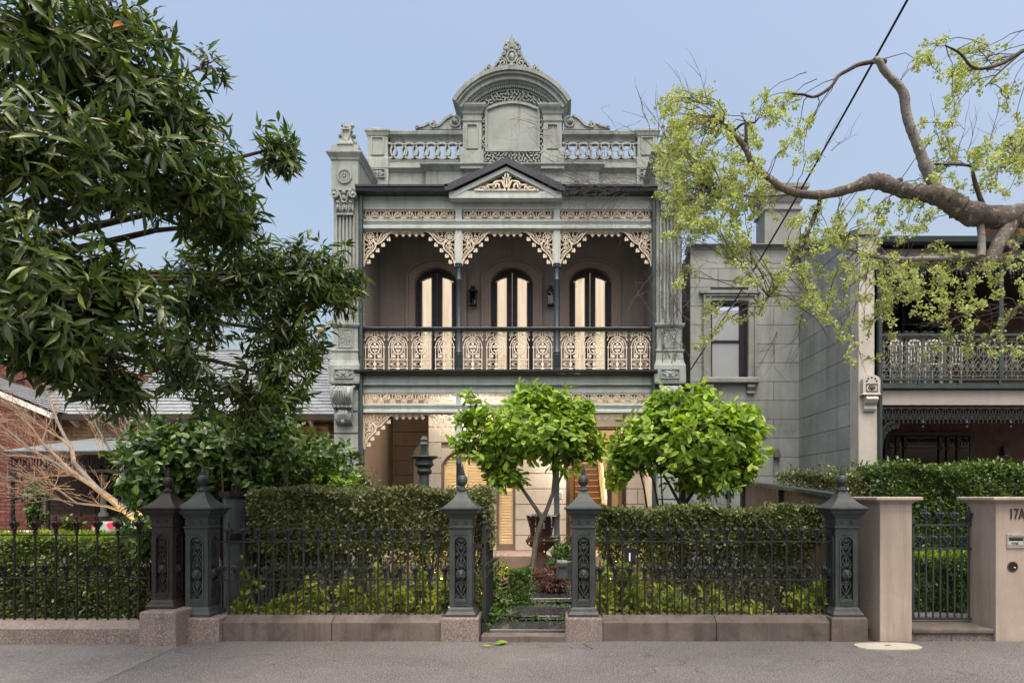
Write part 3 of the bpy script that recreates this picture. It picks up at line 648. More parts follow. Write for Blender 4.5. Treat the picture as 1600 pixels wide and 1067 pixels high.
# --- iron lace: templates, then copies for the other bays
def frieze(zbot, zh, x0, x1):
    b = MB(); n = 8; st = (x1-x0)/n; ya, yb = YF-.012, YF+.012
    b.strip([(x0, zbot+.012), (x1, zbot+.012)], .022, ya, yb); b.strip([(x0, zbot+zh-.012), (x1, zbot+zh-.012)], .022, ya, yb)
    b.strip([(x0, zbot+.055), (x1, zbot+.055)], .012, ya+.004, yb-.004)
    for k in range(n):
        x = x0+st*(k+.5); zb = zbot+.05
        for a, l in ((90, .155), (62, .15), (118, .15), (33, .12), (147, .12)):
            p = (x+l*math.cos(R(a)), zb+l*math.sin(R(a))); m = (x+l*.6*math.cos(R(a))+.0, zb+l*.55*math.sin(R(a)))
            b.strip([(x, zb), m, p], [.010, .021, .007], ya, yb)
        b.ring(x, zb+.075, .088, .098, .011, ya, yb, 9, R(-20), R(200))
        for s in (-1, 1): b.ring(x+s*.035, zbot+.035, .018, .018, .010, ya, yb, 6)
        if k < n-1:
            xx = x+st/2; zq = zbot+zh-.02
            for a, l in ((270, .13), (238, .12), (302, .12)): b.strip([(xx, zq), (xx+l*.6*math.cos(R(a)), zq+l*.55*math.sin(R(a))), (xx+l*math.cos(R(a)), zq+l*math.sin(R(a)))], [.008, .018, .006], ya, yb)
            b.disc(xx, zbot+.10, .024, .02, ya, yb, 6)
    return b
def trefoil(b, x, zz, ux, uz, ya, yb, r=.021):
    b.strip([(x, zz), (x+ux*.06, zz+uz*.06)], .014, ya, yb); c = (x+ux*.065, zz+uz*.065)
    b.disc(c[0]+ux*r, c[1]+uz*r, r, r, ya, yb, 7); b.disc(c[0]-uz*r*1.1, c[1]+ux*r*1.1, r*.85, r*.85, ya, yb, 6); b.disc(c[0]+uz*r*1.1, c[1]-ux*r*1.1, r*.85, r*.85, ya, yb, 6)
def bracket(x0, ztop, s):
    b = MB(); b.lw = .74; ya, yb = YF-.014, YF+.014; P = lambda u, v: (x0+s*u, ztop-v)
    b.strip([P(0, .014), P(.64, .014)], .028, ya, yb); b.strip([P(.013, 0), P(.013, .75)], .028, ya, yb)
    dg = [(.015, .73), (.035, .63), (.085, .54), (.14, .465), (.21, .41), (.25, .35), (.262, .285), (.31, .27), (.37, .235), (.43, .175), (.50, .09), (.56, .035), (.62, .015)]
    b.strip([P(*q) for q in dg], .030, ya-.006, yb+.004); b.strip([P(q[0]-.028, q[1]-.03) for q in dg[1:-2]], .013, ya, yb)
    for c, a0, t in (((.304, .150), 0, 1.6), ((.150, .304), PI/2, -1.6)):
        b.spiral(x0+s*c[0], ztop-c[1], .068, .012, (a0 if s > 0 else PI-a0), -s*t if a0 == 0 else -s*t, .021, ya, yb)
    b.ring(x0+s*.125, ztop-.125, .098, .098, .022, ya, yb, 14)
    for k in range(8):
        a = k*PI/4; b.strip([(x0+s*.125, ztop-.125), (x0+s*.125+.05*math.cos(a), ztop-.125+.05*math.sin(a)), (x0+s*.125+.085*math.cos(a), ztop-.125+.085*math.sin(a))], [.014, .032, .012], ya, yb)
    b.strip([P(.195, .195), P(.225, .225), P(.262, .275)], [.05, .04, .05], ya-.006, yb)
    for q in (((.235, .2), (.28, .09), (.29, .03)), ((.37, .16), (.36, .08), (.40, .04)), ((.40, .13), (.43, .08), (.475, .05)), ((.2, .235), (.09, .28), (.03, .29)),
              ((.16, .37), (.08, .36), (.04, .40)), ((.13, .40), (.08, .43), (.05, .50)), ((.10, .44), (.07, .5), (.03, .57)), ((.44, .10), (.5, .07), (.54, .03))):
        b.strip([P(*p) for p in q], [.022, .026, .012], ya, yb); b.disc(*P(*q[2]), .018, .018, ya, yb, 6)
    for q in ((.06, .60), (.135, .475), (.245, .36), (.36, .245), (.475, .125)):
        trefoil(b, x0+s*q[0], ztop-q[1], s*.707, -.707, ya, yb, .026)
    return b
def drops(x0, x1, ztop):
    b = MB(); b.lw = .8; ya, yb = YF-.012, YF+.012; b.strip([(x0, ztop-.014), (x1, ztop-.014)], .028, ya, yb); n = 5
    for k in range(n):
        x = x0+(x1-x0)*(k+.5)/n; trefoil(b, x, ztop-.02, 0, -1, ya, yb, .02)
        b.ring(x-.07, ztop-.028, .05, .03, .012, ya, yb, 6, PI, 2*PI)
    return b
def cpart(o, dx, dz=0):
    c = o.copy(); COL.objects.link(c); c.location = o.location+Vector((dx, 0, dz)); return c
bx0, bx1 = XL+.055, COLX[0]-.065
dzl = (fz(614)-fz(328.5))+.0
fr = frieze(fz(346), fz(328.5)-fz(346), bx0, bx1).build('frieze_panel', M['cream'], house)
br1 = bracket(bx0, fz(361), 1).build('lace_bracket', M['cream'], house)
br2 = bracket(bx1, fz(361), -1).build('lace_bracket', M['cream'], house)
dp = drops(bx0+.62, bx1-.62, fz(361)).build('lace_drops', M['cream'], house)
dzb = fz(646)-fz(361)
for k in range(3):
    for low in (0, 1):
        if k == 0 and low == 0: continue
        cpart(fr, 2.04*k, dzl*low); cpart(br1, 2.04*k, dzb*low); cpart(br2, 2.04*k, dzb*low); cpart(dp, 2.04*k, dzb*low)
def panel(xc, ztop):
    b = MB(); b.lw = .8; ya, yb = YF-.012, YF+.012; P = lambda u, v: (xc+u, ztop-v)
    S = lambda q, w=.016: b.strip([P(*p) for p in q], w, ya, yb)
    S([(-.212, .008), (.212, .008)], .018); S([(0, .0), (0, .2)], .016); S([(0, .48), (0, .80)], .022)
    for s in (-1, 1):
        b.ring(*P(s*.165, .068), .040, .040, .016, ya, yb, 10); b.disc(*P(s*.165, .068), .016, .016, ya, yb, 6)
        S([(s*.19, .34), (s*.19, .805)], .018); S([(s*.135, .22), (s*.135, .57)], .013)
        S([(s*.105, .335), (s*.2, .335)], .013); b.disc(*P(s*.2, .335), .016, .016, ya, yb, 6)
        b.spiral(*P(s*.085, .515), .05, .014, PI/2, -s*1.2, .018, ya, yb, 9); b.disc(*P(s*.085, .52), .026, .026, ya, yb, 6)
        S([(s*.02, .47), (s*.075, .45), (s*.12, .475)], .014); S([(s*.11, .105), (s*.07, .06), (s*.03, .03)], .016); b.disc(*P(s*.055, .085), .022, .018, ya, yb, 6)
        S([(s*.195, .17), (s*.18, .12), (s*.165, .105)], .016); b.disc(*P(s*.205, .18), .014, .02, ya, yb, 6)
        b.disc(*P(s*.035, .165), .02, .02, ya, yb, 6); b.disc(*P(s*.105, .21), .019, .019, ya, yb, 6)
        for a in (-38, -14, 14, 38): S([(s*.17, .685), (s*(.17-.085*math.cos(R(a))), .685+.07*math.sin(R(a)))], .012)
        S([(s*.035, .648), (s*.10, .648)], .010); S([(s*.035, .722), (s*.10, .722)], .010); b.disc(*P(s*.19, .795), .02, .02, ya, yb, 6)
        b.disc(*P(s*.046, .325), .034, .030, ya, yb, 7)
    b.ring(*P(0, .335), .19, .215, .018, ya, yb, 16, 0, PI); b.ring(*P(0, .335), .135, .165, .012, ya, yb, 12, 0, PI)
    b.ring(*P(0, .345), .105, .135, .026, ya-.005, yb+.005, 18)
    b.disc(*P(0, .27), .028, .036, ya, yb, 7); b.disc(*P(0, .335), .02, .02, ya, yb, 6); b.disc(*P(-.026, .40), .028, .022, ya, yb, 6); b.disc(*P(.026, .40), .028, .022, ya, yb, 6); b.disc(*P(0, .44), .018, .022, ya, yb, 6)
    S([(-.2, .585), (.2, .585)], .018); S([(-.2, .61), (.2, .61)], .010); S([(-.2, .765), (.2, .765)], .018); b.disc(*P(0, .685), .034, .045, ya, yb, 8); b.disc(*P(0, .79), .04, .024, ya, yb, 7)
    return b
pn = panel(XL+.29, fz(517.5)).build('balustrade_panel', M['cream'], house)
for k in range(3):
    for i in range(4):
        if k or i: cpart(pn, 2.04*k+.485*i)
# handrail, columns, posts
MB().prismx([(12.93, fz(512)), (12.91, fz(514)), (12.93, fz(517.5)), (13.07, fz(517.5)), (13.09, fz(514)), (13.07, fz(512))], XL-.02, XR+.02).build('handrail', M['navy'], house)
for cxx in (XL-.005, *COLX, XR+.005):
    mid = cxx in COLX; w = .066 if mid else .05
    b = MB()
    b.box(cxx-w, cxx+w, YF-.05, YF+.05, fz(413), fz(361.2)); b.box(cxx-w, cxx+w, YF-.045, YF+.045, fz(346.2), fz(328.2))
    if mid:
        b.strip([(cxx-w*.6, fz(411)), (cxx-w*.6, fz(364))], .012, YF-.062, YF-.049); b.strip([(cxx+w*.6, fz(411)), (cxx+w*.6, fz(364))], .012, YF-.062, YF-.049)
    b.build('lace_post', M['trim'], house)
    b = MB(); b.box(cxx-w, cxx+w, YF-.05, YF+.05, fz(699), fz(646.2)); b.box(cxx-w, cxx+w, YF-.045, YF+.045, fz(632.2), fz(613.8)); b.build('lace_post', M['trim'], house)
    if mid:
        for z0, ztop in ((UFL, fz(413)), (GFL, fz(699))):
            h = ztop-z0
            prof = [(.075, 0), (.075, .05), (.06, .06), (.074, .10), (.074, .32), (.082, .34), (.066, .36), (.082, .385), (.062, .41), (.06, .8), (.07, .81), (.076, .83), (.07, .85), (.058, .87),
                    (.054, h-.36), (.066, h-.34), (.066, h-.32), (.054, h-.30), (.054, h-.13), (.055, h-.115), (.05, h-.10), (.072, h-.03), (.088, h-.02), (.088, h)]
            c = MB().lathe(cxx, YF, prof, 14, z0).build('column', M['column'], house, True)
            cap = MB()
            for k in range(8):
                a = 2*PI*k/8; cap.ball((cxx+.068*math.cos(a), YF+.068*math.sin(a), z0+h-.055), .02, .02, .035, 6, 4)
            cap.build('capital', M['column'], c)
# downpipes at both ends of the verandah
for px in (564, 1021.5):
    x = wx(px, 12.86); b = MB(); b.tube([(x, 12.86, .3), (x, 12.86, wz(302, 12.86))], .042, 8)
    for zz in (1.2, 3.8, 4.6, 7.4): b.lathe(x, 12.86, [(.052, 0), (.052, .06)], 8, zz)
    b.build('downpipe', M['teal'], house, True)
# --- end piers
def pier(x0, x1, mat):
    zq = lambda p: wz(p, YQ); xc = (x0+x1)/2; w = x1-x0
    MB().box(x0+.02, x1-.02, YQ+.14, 15.5, 0, zq(297)).build('wing_wall', mat, house)
    MB().rings(x0-.03, x1+.01, YQ, 15.5, [(0, zq(297)), (0, zq(251)), (.02, zq(250)), (.03, zq(247)), (.09, zq(241)), (.09, zq(238.5)), (.02, zq(237.5)), (.0, zq(237)), (0, zq(226))]).build('pier_block', mat, house)
    b = MB(); cz = zq(276); yy = YQ-.03
    b.ring(xc-.01, cz, .135, .135, .03, yy, YQ-.003, 20); b.ring(xc-.01, cz, .095, .095, .02, yy+.01, YQ-.003, 16)
    for k in range(8): b.disc(xc-.01+.06*math.cos(k*PI/4), cz+.06*math.sin(k*PI/4), .024, .024, yy+.008, YQ-.003, 6)
    b.disc(xc-.01, cz, .024, .024, yy-.006, YQ-.003, 8); b.build('roundel', M['rosette'], house)
    # capital
    b = MB(); zt, zb = zq(299), zq(335)
    b.rings(x0+.09, x1-.09, YQ-.02, YQ+.14, [(0, zb), (.0, zb+.05), (.02, zt-.15), (.05, zt-.05), (.09, zt-.03), (.09, zt)])
    for s in (-1, 1):
        b.spiral(xc+s*.19, zt-.10, .085, .02, PI/2, s*1.5, .035, YQ-.11, YQ+.06, 16); b.ball((xc+s*.19, YQ-.1, zt-.10), .03)
        b.tube([(xc+s*.03, YQ-.06, zb+.2), (xc+s*.1, YQ-.09, zt-.07), (xc+s*.17, YQ-.1, zt-.02)], .022, 6)
    b.ball((xc, YQ-.07, zt-.06), .055, .05, .06); b.ball((xc, YQ-.08, zt-.17), .045, .04, .05)
    for s in (-.13, 0, .13):
        for q in (0, 1, 2): b.ball((xc+s+(-.035, 0, .035)[q], YQ-.035-.02*(q == 1), zb+.11+.03*(q == 1)), .026, .035, .085, 6, 5)
        b.ball((xc+s, YQ-.08, zb+.21), .045, .03, .025, 6, 4)
    b.box(x0+.08, x1-.08, YQ-.05, YQ+.14, zb-.03, zb); b.build('pilaster_capital', M['rosette'], house, True)
    # fluted shaft
    b = MB(); b.box(x0, x1, YQ+.04, YQ+.14, zq(505), zq(300))
    for k in range(6): xx = xc-.18+.072*k; b.box(xx-.016, xx+.016, YQ-.01, YQ+.04, zq(500), zq(337))
    b.box(xc-.20, xc+.20, YQ-.012, YQ+.04, zq(505), zq(499)); b.build('fluted_shaft', mat, house)
    # dado with pierced panel
    b = MB(); b.rings(x0-.0, x1+.0, YQ, YQ+.14, [(0, zq(546)), (0, zq(512)), (.03, zq(511)), (.05, zq(508)), (.05, zq(506)), (.01, zq(505))]); b.build('dado', mat, house)
    MB().strip([(xc-.15, zq(543)), (xc-.15, zq(515)), (xc+.15, zq(515)), (xc+.15, zq(543))], .03, YQ-.022, YQ-.002, True).build('dado_frame', mat, house)
    MB().box(xc-.135, xc+.135, YQ-.012, YQ-.003, zq(542), zq(516)).build('vermiculated_panel', M['verm'], house)
    b = MB(); b.rings(x0-.0, x1+.0, YQ-.02, YQ+.16, [(.05, zq(600)), (.06, zq(597)), (.06, zq(572)), (.045, zq(569)), (.02, zq(563)), (.01, zq(551)), (.03, zq(549)), (.03, zq(547)), (0, zq(546))]); b.build('base_block', mat, house)
    b = MB(); cz = zq(585); yy = YQ-.11
    b.strip([(xc-.19, cz-.09), (xc-.19, cz+.09), (xc+.19, cz+.09), (xc+.19, cz-.09)], .02, yy, YQ-.075, True)
    b.ball((xc, yy, cz), .035, .03, .035)
    for k in range(8):
        a = k*PI/4; l = .13 if abs(math.cos(a)) > .5 else .06; b.strip([(xc+.03*math.cos(a), cz+.03*math.sin(a)), (xc+l*.6*math.cos(a), cz+min(.06, l*.6)*math.sin(a)), (xc+l*math.cos(a)*1.2, cz+.075*math.sin(a))], [.03, .05, .012], yy, YQ-.078)
    b.build('rosette', M['rosette'], house)
    # scrolled console with acanthus
    b = MB(); zt, zb = zq(603), zq(664); H = zt-zb; hw = .20
    prof = []
    for i in range(25):
        t = i/24; prof.append((YQ-.04-.20*math.sin(PI*min(1, t*1.55))**.8*(1 if t < .645 else 0)-(.10*math.sin(PI*(t-.60)/.4)**.8 if t > .6 else 0), zt-H*t))
    b.prismx(prof+[(YQ+.1, zb), (YQ+.1, zt)], xc-hw*.8, xc+hw*.8)
    for s in (-1, 1):
        b.tube([(xc+s*hw, YQ-.05, zt-.02), (xc+s*hw, YQ-.2, zt-.07), (xc+s*hw*1.02, YQ-.24, zt-.2), (xc+s*hw*.98, YQ-.16, zt-.40), (xc+s*hw*.8, YQ-.1, zt-.55)], [.03, .035, .035, .03, .02], 8)
        for q in range(4): b.ball((xc+s*(.05+.03*(q % 2)), YQ-.22+.02*q, zt-.10-.085*q), .055, .035, .07, 8, 5)
        for q in range(3): b.ball((xc+s*.06, YQ-.14+.015*q, zb+.24-.08*q), .05, .035, .065, 8, 5)
        b.ball((xc+s*.17, YQ-.15, zt-.45), .04)
    for q in range(5): b.ball((xc-.16+.08*q, YQ-.16, zt-.45), .045, .05, .035, 8, 5)
    for q in range(7):
        u = (q-3)/3; b.tube([(xc+u*.03, YQ-.20, zt-.04), (xc+u*.10, YQ-.275, zt-.14), (xc+u*.16, YQ-.265, zt-.27), (xc+u*.10, YQ-.21, zt-.38)], [.012, .02, .018, .006], 5)
        b.tube([(xc+u*.02, YQ-.12, zb+.30), (xc+u*.10, YQ-.19, zb+.20), (xc+u*.12, YQ-.17, zb+.10), (xc+u*.05, YQ-.11, zb+.01)], [.010, .018, .016, .006], 5)
    for q in range(3): b.ball((xc, YQ-.15, zb+.06+.08*q), .045, .04, .06, 8, 5)
    b.build('console', M['rosette'], house, True)
    # channelled blocks below
    zz = .30; nb = 0; step = (zq(607)-.02-.3)/8
    for k in range(8): MB().box(x0+.02, x1-.0, YQ, YQ+.13, zz+k*step+.01, zz+(k+1)*step-.012).build('rusticated_block', mat, house, bevel=.012)
    # acroterion on top of the pier
    b = MB(); zt = zq(226); yc = YQ+.15
    b.rings(xc-.10, xc+.10, yc-.1, yc+.1, [(.07, zt), (.07, zt+.03), (.02, zt+.10), (-.03, zt+.3), (-.02, zt+.33), (.0, zt+.34), (.0, zt+.37), (-.04, zt+.42), (-.05, zt+.47)])
    for s in (-1, 1):
        b.ball((xc+s*.14, yc-.03, zt+.24), .045, .06, .055); b.ball((xc+s*.16, yc, zt+.10), .04, .05, .06); b.tube([(xc+s*.06, yc, zt+.42), (xc+s*.10, yc, zt+.47), (xc+s*.085, yc, zt+.56)], [.035, .045, .006], 6)
        b.strip([(xc+s*.03, zt+.05), (xc+s*.07, zt+.2), (xc+s*.09, zt+.32)], .03, yc-.13, yc-.09)
    b.ball((xc, yc-.06, zt+.40), .06, .06, .05); b.ball((xc, yc-.11, zt+.10), .03); b.build('acroterion', M['rosette'], house, True)
pier(wx(520, YQ), wx(559, YQ), M['sage']); pier(wx(1026, YQ), wx(1066, YQ), M['sage_weathered'])
# --- parapet
pxx = lambda d: wx(801, YP)+d*YP/FPX; pz = lambda p: wz(p, YP); xm = wx(801, YP)
MB().rings(pxx(-229), pxx(229), YP+.05, YP+.35, [(0, 8.2), (0, pz(288)), (0, pz(269)), (.02, pz(268)), (.05, pz(266)), (.10, pz(264)), (.10, pz(262.5)), (0, pz(262)), (0, pz(250))]).build('entablature', M['sage'], house)
MB().rings(pxx(-135), pxx(135), YP-.04, YP+.1, [(0, pz(290)), (0, pz(270)), (.03, pz(268)), (.07, pz(265)), (.12, pz(262)), (.12, pz(260)), (0, pz(259))]).build('entablature', M['sage_weathered'], house)
for s in (-1, 1):
    X = lambda d: pxx(s*d)
    def bx(d0, d1): a, c = X(d0), X(d1); return min(a, c), max(a, c)
    a, c = bx(195, 226)
    MB().rings(a, c, YP-.02, YP+.36, [(.02, pz(290)), (.02, pz(248)), (.0, pz(246)), (0, pz(214)), (.02, pz(213)), (.04, pz(209)), (.06, pz(207)), (.06, pz(204)), (.03, pz(203)), (-.02, pz(202)), (-.1, pz(197))]).build('parapet_pier', M['sage'], house)
    MB().strip([(a+.09, pz(243)), (a+.09, pz(216)), (c-.09, pz(216)), (c-.09, pz(243))], .03, YP-.05, YP-.022, True).build('sunk_panel', M['sage'], house)
    b = MB(); mx, mz = (a+c)/2, pz(273); b.strip([(mx-.17, mz-.09), (mx-.17, mz+.09), (mx+.17, mz+.09), (mx+.17, mz-.09)], .02, YP-.075, YP-.042, True); b.ball((mx, YP-.05, mz), .035)
    for k in range(8):
        t = k*PI/4; b.strip([(mx, mz), (mx+.09*math.cos(t), mz+.05*math.sin(t)), (mx+.15*math.cos(t), mz+.075*math.sin(t))], [.02, .05, .012], YP-.07, YP-.042)
    b.build('rosette', M['rosette'], house)
    a, c = bx(77, 195)
    MB().rings(a, c, YP+.02, YP+.28, [(0, pz(262)), (0, pz(252)), (.015, pz(251)), (.015, pz(250)), (0, pz(249.5))]).build('bottom_rail', M['sage'], house)
    MB().rings(a, c, YP+.02, YP+.28, [(-.05, pz(220)), (-.04, pz(216)), (-.01, pz(213.5)), (.05, pz(211)), (.06, pz(206)), (.03, pz(204)), (-.06, pz(202.5))]).build('coping', M['sage_weathered'], house)
    b = MB(); n = 7; st = (c-a)/n
    for k in range(n+1):
        x = a+st*k
        if 0 < k < n: b.ring(x, pz(235.3), .178, .172, .045, YP-.0, YP+.10, 20)
        elif k == 0: b.ring(x, pz(235.3), .178, .172, .045, YP-.0, YP+.10, 10, -PI/2, PI/2)
        else: b.ring(x, pz(235.3), .178, .172, .045, YP-.0, YP+.10, 10, PI/2, 3*PI/2)
        if k < n: b.ball((x+st/2, YP-.01, pz(226.5)), .022); b.ball((x+st/2, YP-.01, pz(244)), .022)
    b.build('ring_balustrade', M['sage'], house, True)
    # scroll on the coping beside the pediment
    b = MB(); zb = pz(203); q = lambda d, h: (X(d), zb+h)
    ya, yb = YP-.05, YP+.2
    b.prism([q(80, 0), q(80, .30), q(86, .32), q(94, .30), q(103, .22), q(112, .09), q(122, .10), q(128, .15), q(134, .14), q(139, .07), q(146, .05), q(150, 0)][::s], ya+.03, yb-.02)
    b.spiral(*q(90, .155), .135, .03, PI/2, s*1.6, .04, ya, yb); b.spiral(*q(124, .10), .08, .02, PI/2, s*1.5, .03, ya, yb); b.spiral(*q(150, .045), .045, .012, PI/2, s*1.2, .025, ya, yb, 8)
    b.strip([q(94, .31), q(104, .23), q(114, .09), q(120, .06)], .05, ya, yb); b.strip([q(130, .13), q(139, .06), q(148, .04)], .035, ya, yb); b.ball((X(90), ya, zb+.155), .05)
    b.build('scroll', M['rosette'], house)
    # pilaster beside the name panel
    a, c = bx(48, 77)
    MB().rings(a, c, YP-.08, YP+.3, [(.05, pz(268)), (.05, pz(240)), (.01, pz(239)), (0, pz(237)), (0, pz(193.5)), (.02, pz(193)), (.025, pz(191)), (.0, pz(190.5)), (0, pz(183)), (.02, pz(182)), (.04, pz(178)), (.09, pz(174)), (.11, pz(171)), (.11, pz(169)), (.02, pz(168))]).build('pilaster', M['sage'], house)
    MB().strip([(a+.09, pz(236)), (a+.09, pz(199)), (c-.09, pz(199)), (c-.09, pz(236))], .03, YP-.115, YP-.082, True).build('sunk_panel', M['sage'], house)
PXM = YP/FPX; CZ = pz(223.7); HA = 58.5
def arcband(r0, r1, y0, y1, ha=HA, n=32):
    b = MB(); return b.strip([(xm+(r0+r1)/2*PXM*math.sin(R(-ha+2*ha*i/n)), CZ+(r0+r1)/2*PXM*math.cos(R(-ha+2*ha*i/n))) for i in range(n+1)], (r1-r0)*PXM, y0, y1)
arcband(101, 107, YP-.30, YP+.4).build('arch_moulding', M['sage_weathered'], house)
arcband(97.5, 101.2, YP-.26, YP+.3).build('arch_moulding', M['sage'], house)
arcband(91, 97.7, YP-.20, YP+.3).build('arch_moulding', M['sage'], house)
arcband(88, 91.2, YP-.13, YP+.3).build('arch_moulding', M['sage'], house)
b = MB()
for i in range(45):
    a = R(-50+100*i/44); r = 85.5*PXM; c, s_ = math.cos(a), math.sin(a)
    P = lambda u, v: (xm+(r+v)*s_+u*c, CZ+(r+v)*c-u*s_)
    b.prism([P(-.018, -.035), P(.018, -.035), P(.018, .036), P(-.018, .036)], YP-.10, YP-.01)
b.build('dentil', M['sage'], house, kind='stuff')
arcband(80.5, 82.5, YP-.05, YP+.05, 50).build('arch_moulding', M['sage'], house)
MB().prism([(pxx(-74), pz(262)), (pxx(-74), pz(180))]+[(xm+88*PXM*math.sin(R(a)), CZ+88*PXM*math.cos(R(a))) for a in range(-57, 58, 6)]+[(pxx(74), pz(180)), (pxx(74), pz(262))], YP-.012, YP+.3).build('vermiculated_tympanum', M['verm'], house)
x0, x1 = pxx(-41), pxx(41); ar = segarch(x0, x1, pz(174), 11*PXM, 12)
MB().prism([(x0, pz(238)), (x1, pz(238))]+ar[::-1], YP-.03, YP-.014).build('name_panel', M['sage'], house)
MB().strip([(x0, pz(238))]+ar+[(x1, pz(238))], .055, YP-.075, YP-.013, True).build('panel_frame', M['sage'], house)
# raised worm work round the name panel
b = MB(); zlo = pz(258)
yy = zlo; k = 0
while yy < CZ+82*PXM:
    xx = pxx(-73)+(.04 if k % 2 else 0)
    while xx < pxx(73):
        px_, pz_ = xx+random.uniform(-.012, .012), yy+random.uniform(-.012, .012)
        rr = math.hypot(px_-xm, pz_-CZ)
        u = abs(px_-xm)/((x1-x0)/2); top = pz(174)+11*PXM*math.sqrt(max(0, 1-u*u)) if u < 1 else -9
        inpanel = abs(px_-xm) < 42.5*PXM and pz(240) < pz_ < top+.05
        if rr < 79*PXM and not inpanel and not (abs(px_-xm) > 47*PXM and pz_ < pz(172)):
            a = random.uniform(0, PI); c_, s_ = math.cos(a)*.034, math.sin(a)*.034
            b.strip([(px_-c_, pz_-s_), (px_+s_*.25, pz_-c_*.25), (px_+c_, pz_+s_)], .028, YP-.06, YP-.013)
        xx += .084
    yy += .062; k += 1
b.build('worm_work', M['sage'], house, kind='stuff')
# crest on top of the arch
b = MB(); zt = pz(118); yc = YP-.25
b.prism([(xm+p[0]*PXM, zt+p[1]*PXM) for p in ((-14, -4), (-16, 8), (-20, 14), (-15, 16), (-14, 24), (-9, 27), (-8, 34), (-9, 40), (-4, 44), (0, 49), (4, 44), (9, 40), (8, 34), (9, 27), (14, 24), (15, 16), (20, 14), (16, 8), (14, -4))][::-1], yc+.02, yc+.14)
for s in (-1, 1):
    P = lambda d, h: (xm+s*d*PXM, zt+h*PXM)
    b.spiral(*P(13.5, 6.5), .10, .02, PI/2, s*1.5, .032, yc-.02, yc+.10); b.strip([P(14, 13), P(22, 10), P(28, 2), P(33, -2)], .05, yc, yc+.1)
    b.spiral(*P(36, -1), .075, .015, PI/2, s*1.4, .028, yc-.02, yc+.1); b.strip([P(38, 3), P(43, -4), P(48, -8)], .035, yc, yc+.1); b.ball((*P(49, -9)[:1], yc+.04, P(49, -9)[1]), .03)
    b.strip([P(26, -2), P(30, -6), P(34, -10), P(46, -14)], .06, yc+.02, yc+.1)
    b.spiral(*P(8.5, 33), .075, .015, -PI/2, s*1.3, .03, yc-.02, yc+.1, 10); b.spiral(*P(13, 22), .055, .012, PI/2, s*1.2, .026, yc-.02, yc+.1, 9); b.spiral(*P(17, 15), .045, .01, PI/2, s*1.2, .022, yc-.02, yc+.1, 8)
    b.ball((P(6, 40)[0], yc+.05, P(6, 40)[1]), .05, .05, .06); b.ball((P(7, 29)[0], yc+.02, P(7, 29)[1]), .05, .05, .06)
b.strip([(xm, zt+30*PXM), (xm, zt+44*PXM), (xm, zt+50*PXM)], [.07, .06, .005], yc-.03, yc+.1)
b.ring(xm, zt+16*PXM, .10, .135, .04, yc-.04, yc+.06, 18); b.ball((xm, yc+.0, zt+16*PXM), .075, .05, .105, 12, 8); b.ball((xm, yc, zt+2*PXM), .13, .06, .05, 10, 5)
b.build('crest', M['rosette'], house, True)

# --- ground floor
gx = lambda px: wx(px, YW); gz = lambda py: wz(py, YW)
MB().box(XL-.1, XR+.1, YF-.12, YW+.1, .05, GFL).build('verandah_floor', M['sand'], house, bevel=.015)
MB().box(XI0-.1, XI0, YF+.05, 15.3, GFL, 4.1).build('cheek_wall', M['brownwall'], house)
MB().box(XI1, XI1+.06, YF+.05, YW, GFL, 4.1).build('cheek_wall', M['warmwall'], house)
bay = gx(670)
hW1 = (gx(690), gx(765), GFL+.15, gz(700)); hW2 = (gx(776), gx(805), GFL+.12, gz(688)); hD = (gx(885), gx(977), GFL, gz(668))
holes = (hW1, hW2, hD)
b = MB(); edge = bay
for h in holes:
    b.box(edge, h[0], YW, YW+.13, GFL-.2, 4.2); b.box(h[0], h[1], YW, YW+.13, h[3], 4.2); edge = h[1]
    if h[2] > GFL+.05: b.box(h[0], h[1], YW, YW+.13, GFL-.2, h[2])
b.box(edge, XI1+.1, YW, YW+.13, GFL-.2, 4.2)
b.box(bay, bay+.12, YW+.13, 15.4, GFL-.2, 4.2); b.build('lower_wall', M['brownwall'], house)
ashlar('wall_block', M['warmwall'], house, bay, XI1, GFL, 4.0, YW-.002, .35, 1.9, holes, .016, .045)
# arched head of the wide window
x0, x1 = hW1[0], hW1[1]; ar = segarch(x0, x1, gz(726), 24*YW/FPX)
MB().prism(ar[::-1]+[(x0, hW1[3]), (x1, hW1[3])], YW-.047, YW+.1).build('arch_head', M['warmwall'], house)
def shutter_window(h, arts=None, zs=None):
    x0, x1, z0, z1 = h
    w = MB(); pts = [(x0, z0)]+(arts or [(x0, z1), (x1, z1)])+[(x1, z0)]
    w.strip(pts, .11, YW+.02, YW+.09, True); wo = w.build('window', M['brownwall'], house)
    MB().box(x0, x1, YW+.34, YW+.36, z0, z1).build('lit_room', M['lit_shutter_room'], wo)
    xm_ = (x0+x1)/2; lf = [(x0+.06, xm_-.02), (xm_+.02, x1-.06)] if x1-x0 > .6 else [(x0+.05, x1-.05)]
    for a, c in lf:
        st = MB()
        for q in (a, c-.04): st.box(q, q+.04, YW+.10, YW+.14, z0+.03, z1-.03)
        for q in (z0+.03, (z0+z1)/2-.03, z1-.09): st.box(a+.04, c-.04, YW+.10, YW+.14, q, q+.06)
        so = st.build('shutter', M['shutter'], wo)
        zz = z0+.12
        while zz < z1-.12:
            if abs(zz-(z0+z1)/2) > .06:
                MB().hexa([(a+.04, YW+.105, zz-.012), (c-.04, YW+.105, zz-.012), (c-.04, YW+.165, zz+.028), (a+.04, YW+.165, zz+.028), (a+.04, YW+.10, zz-.004), (c-.04, YW+.10, zz-.004), (c-.04, YW+.16, zz+.036), (a+.04, YW+.16, zz+.036)]).build('slat', M['shutter'], wo)
            zz += .066
shutter_window(hW1, ar); shutter_window(hW2)
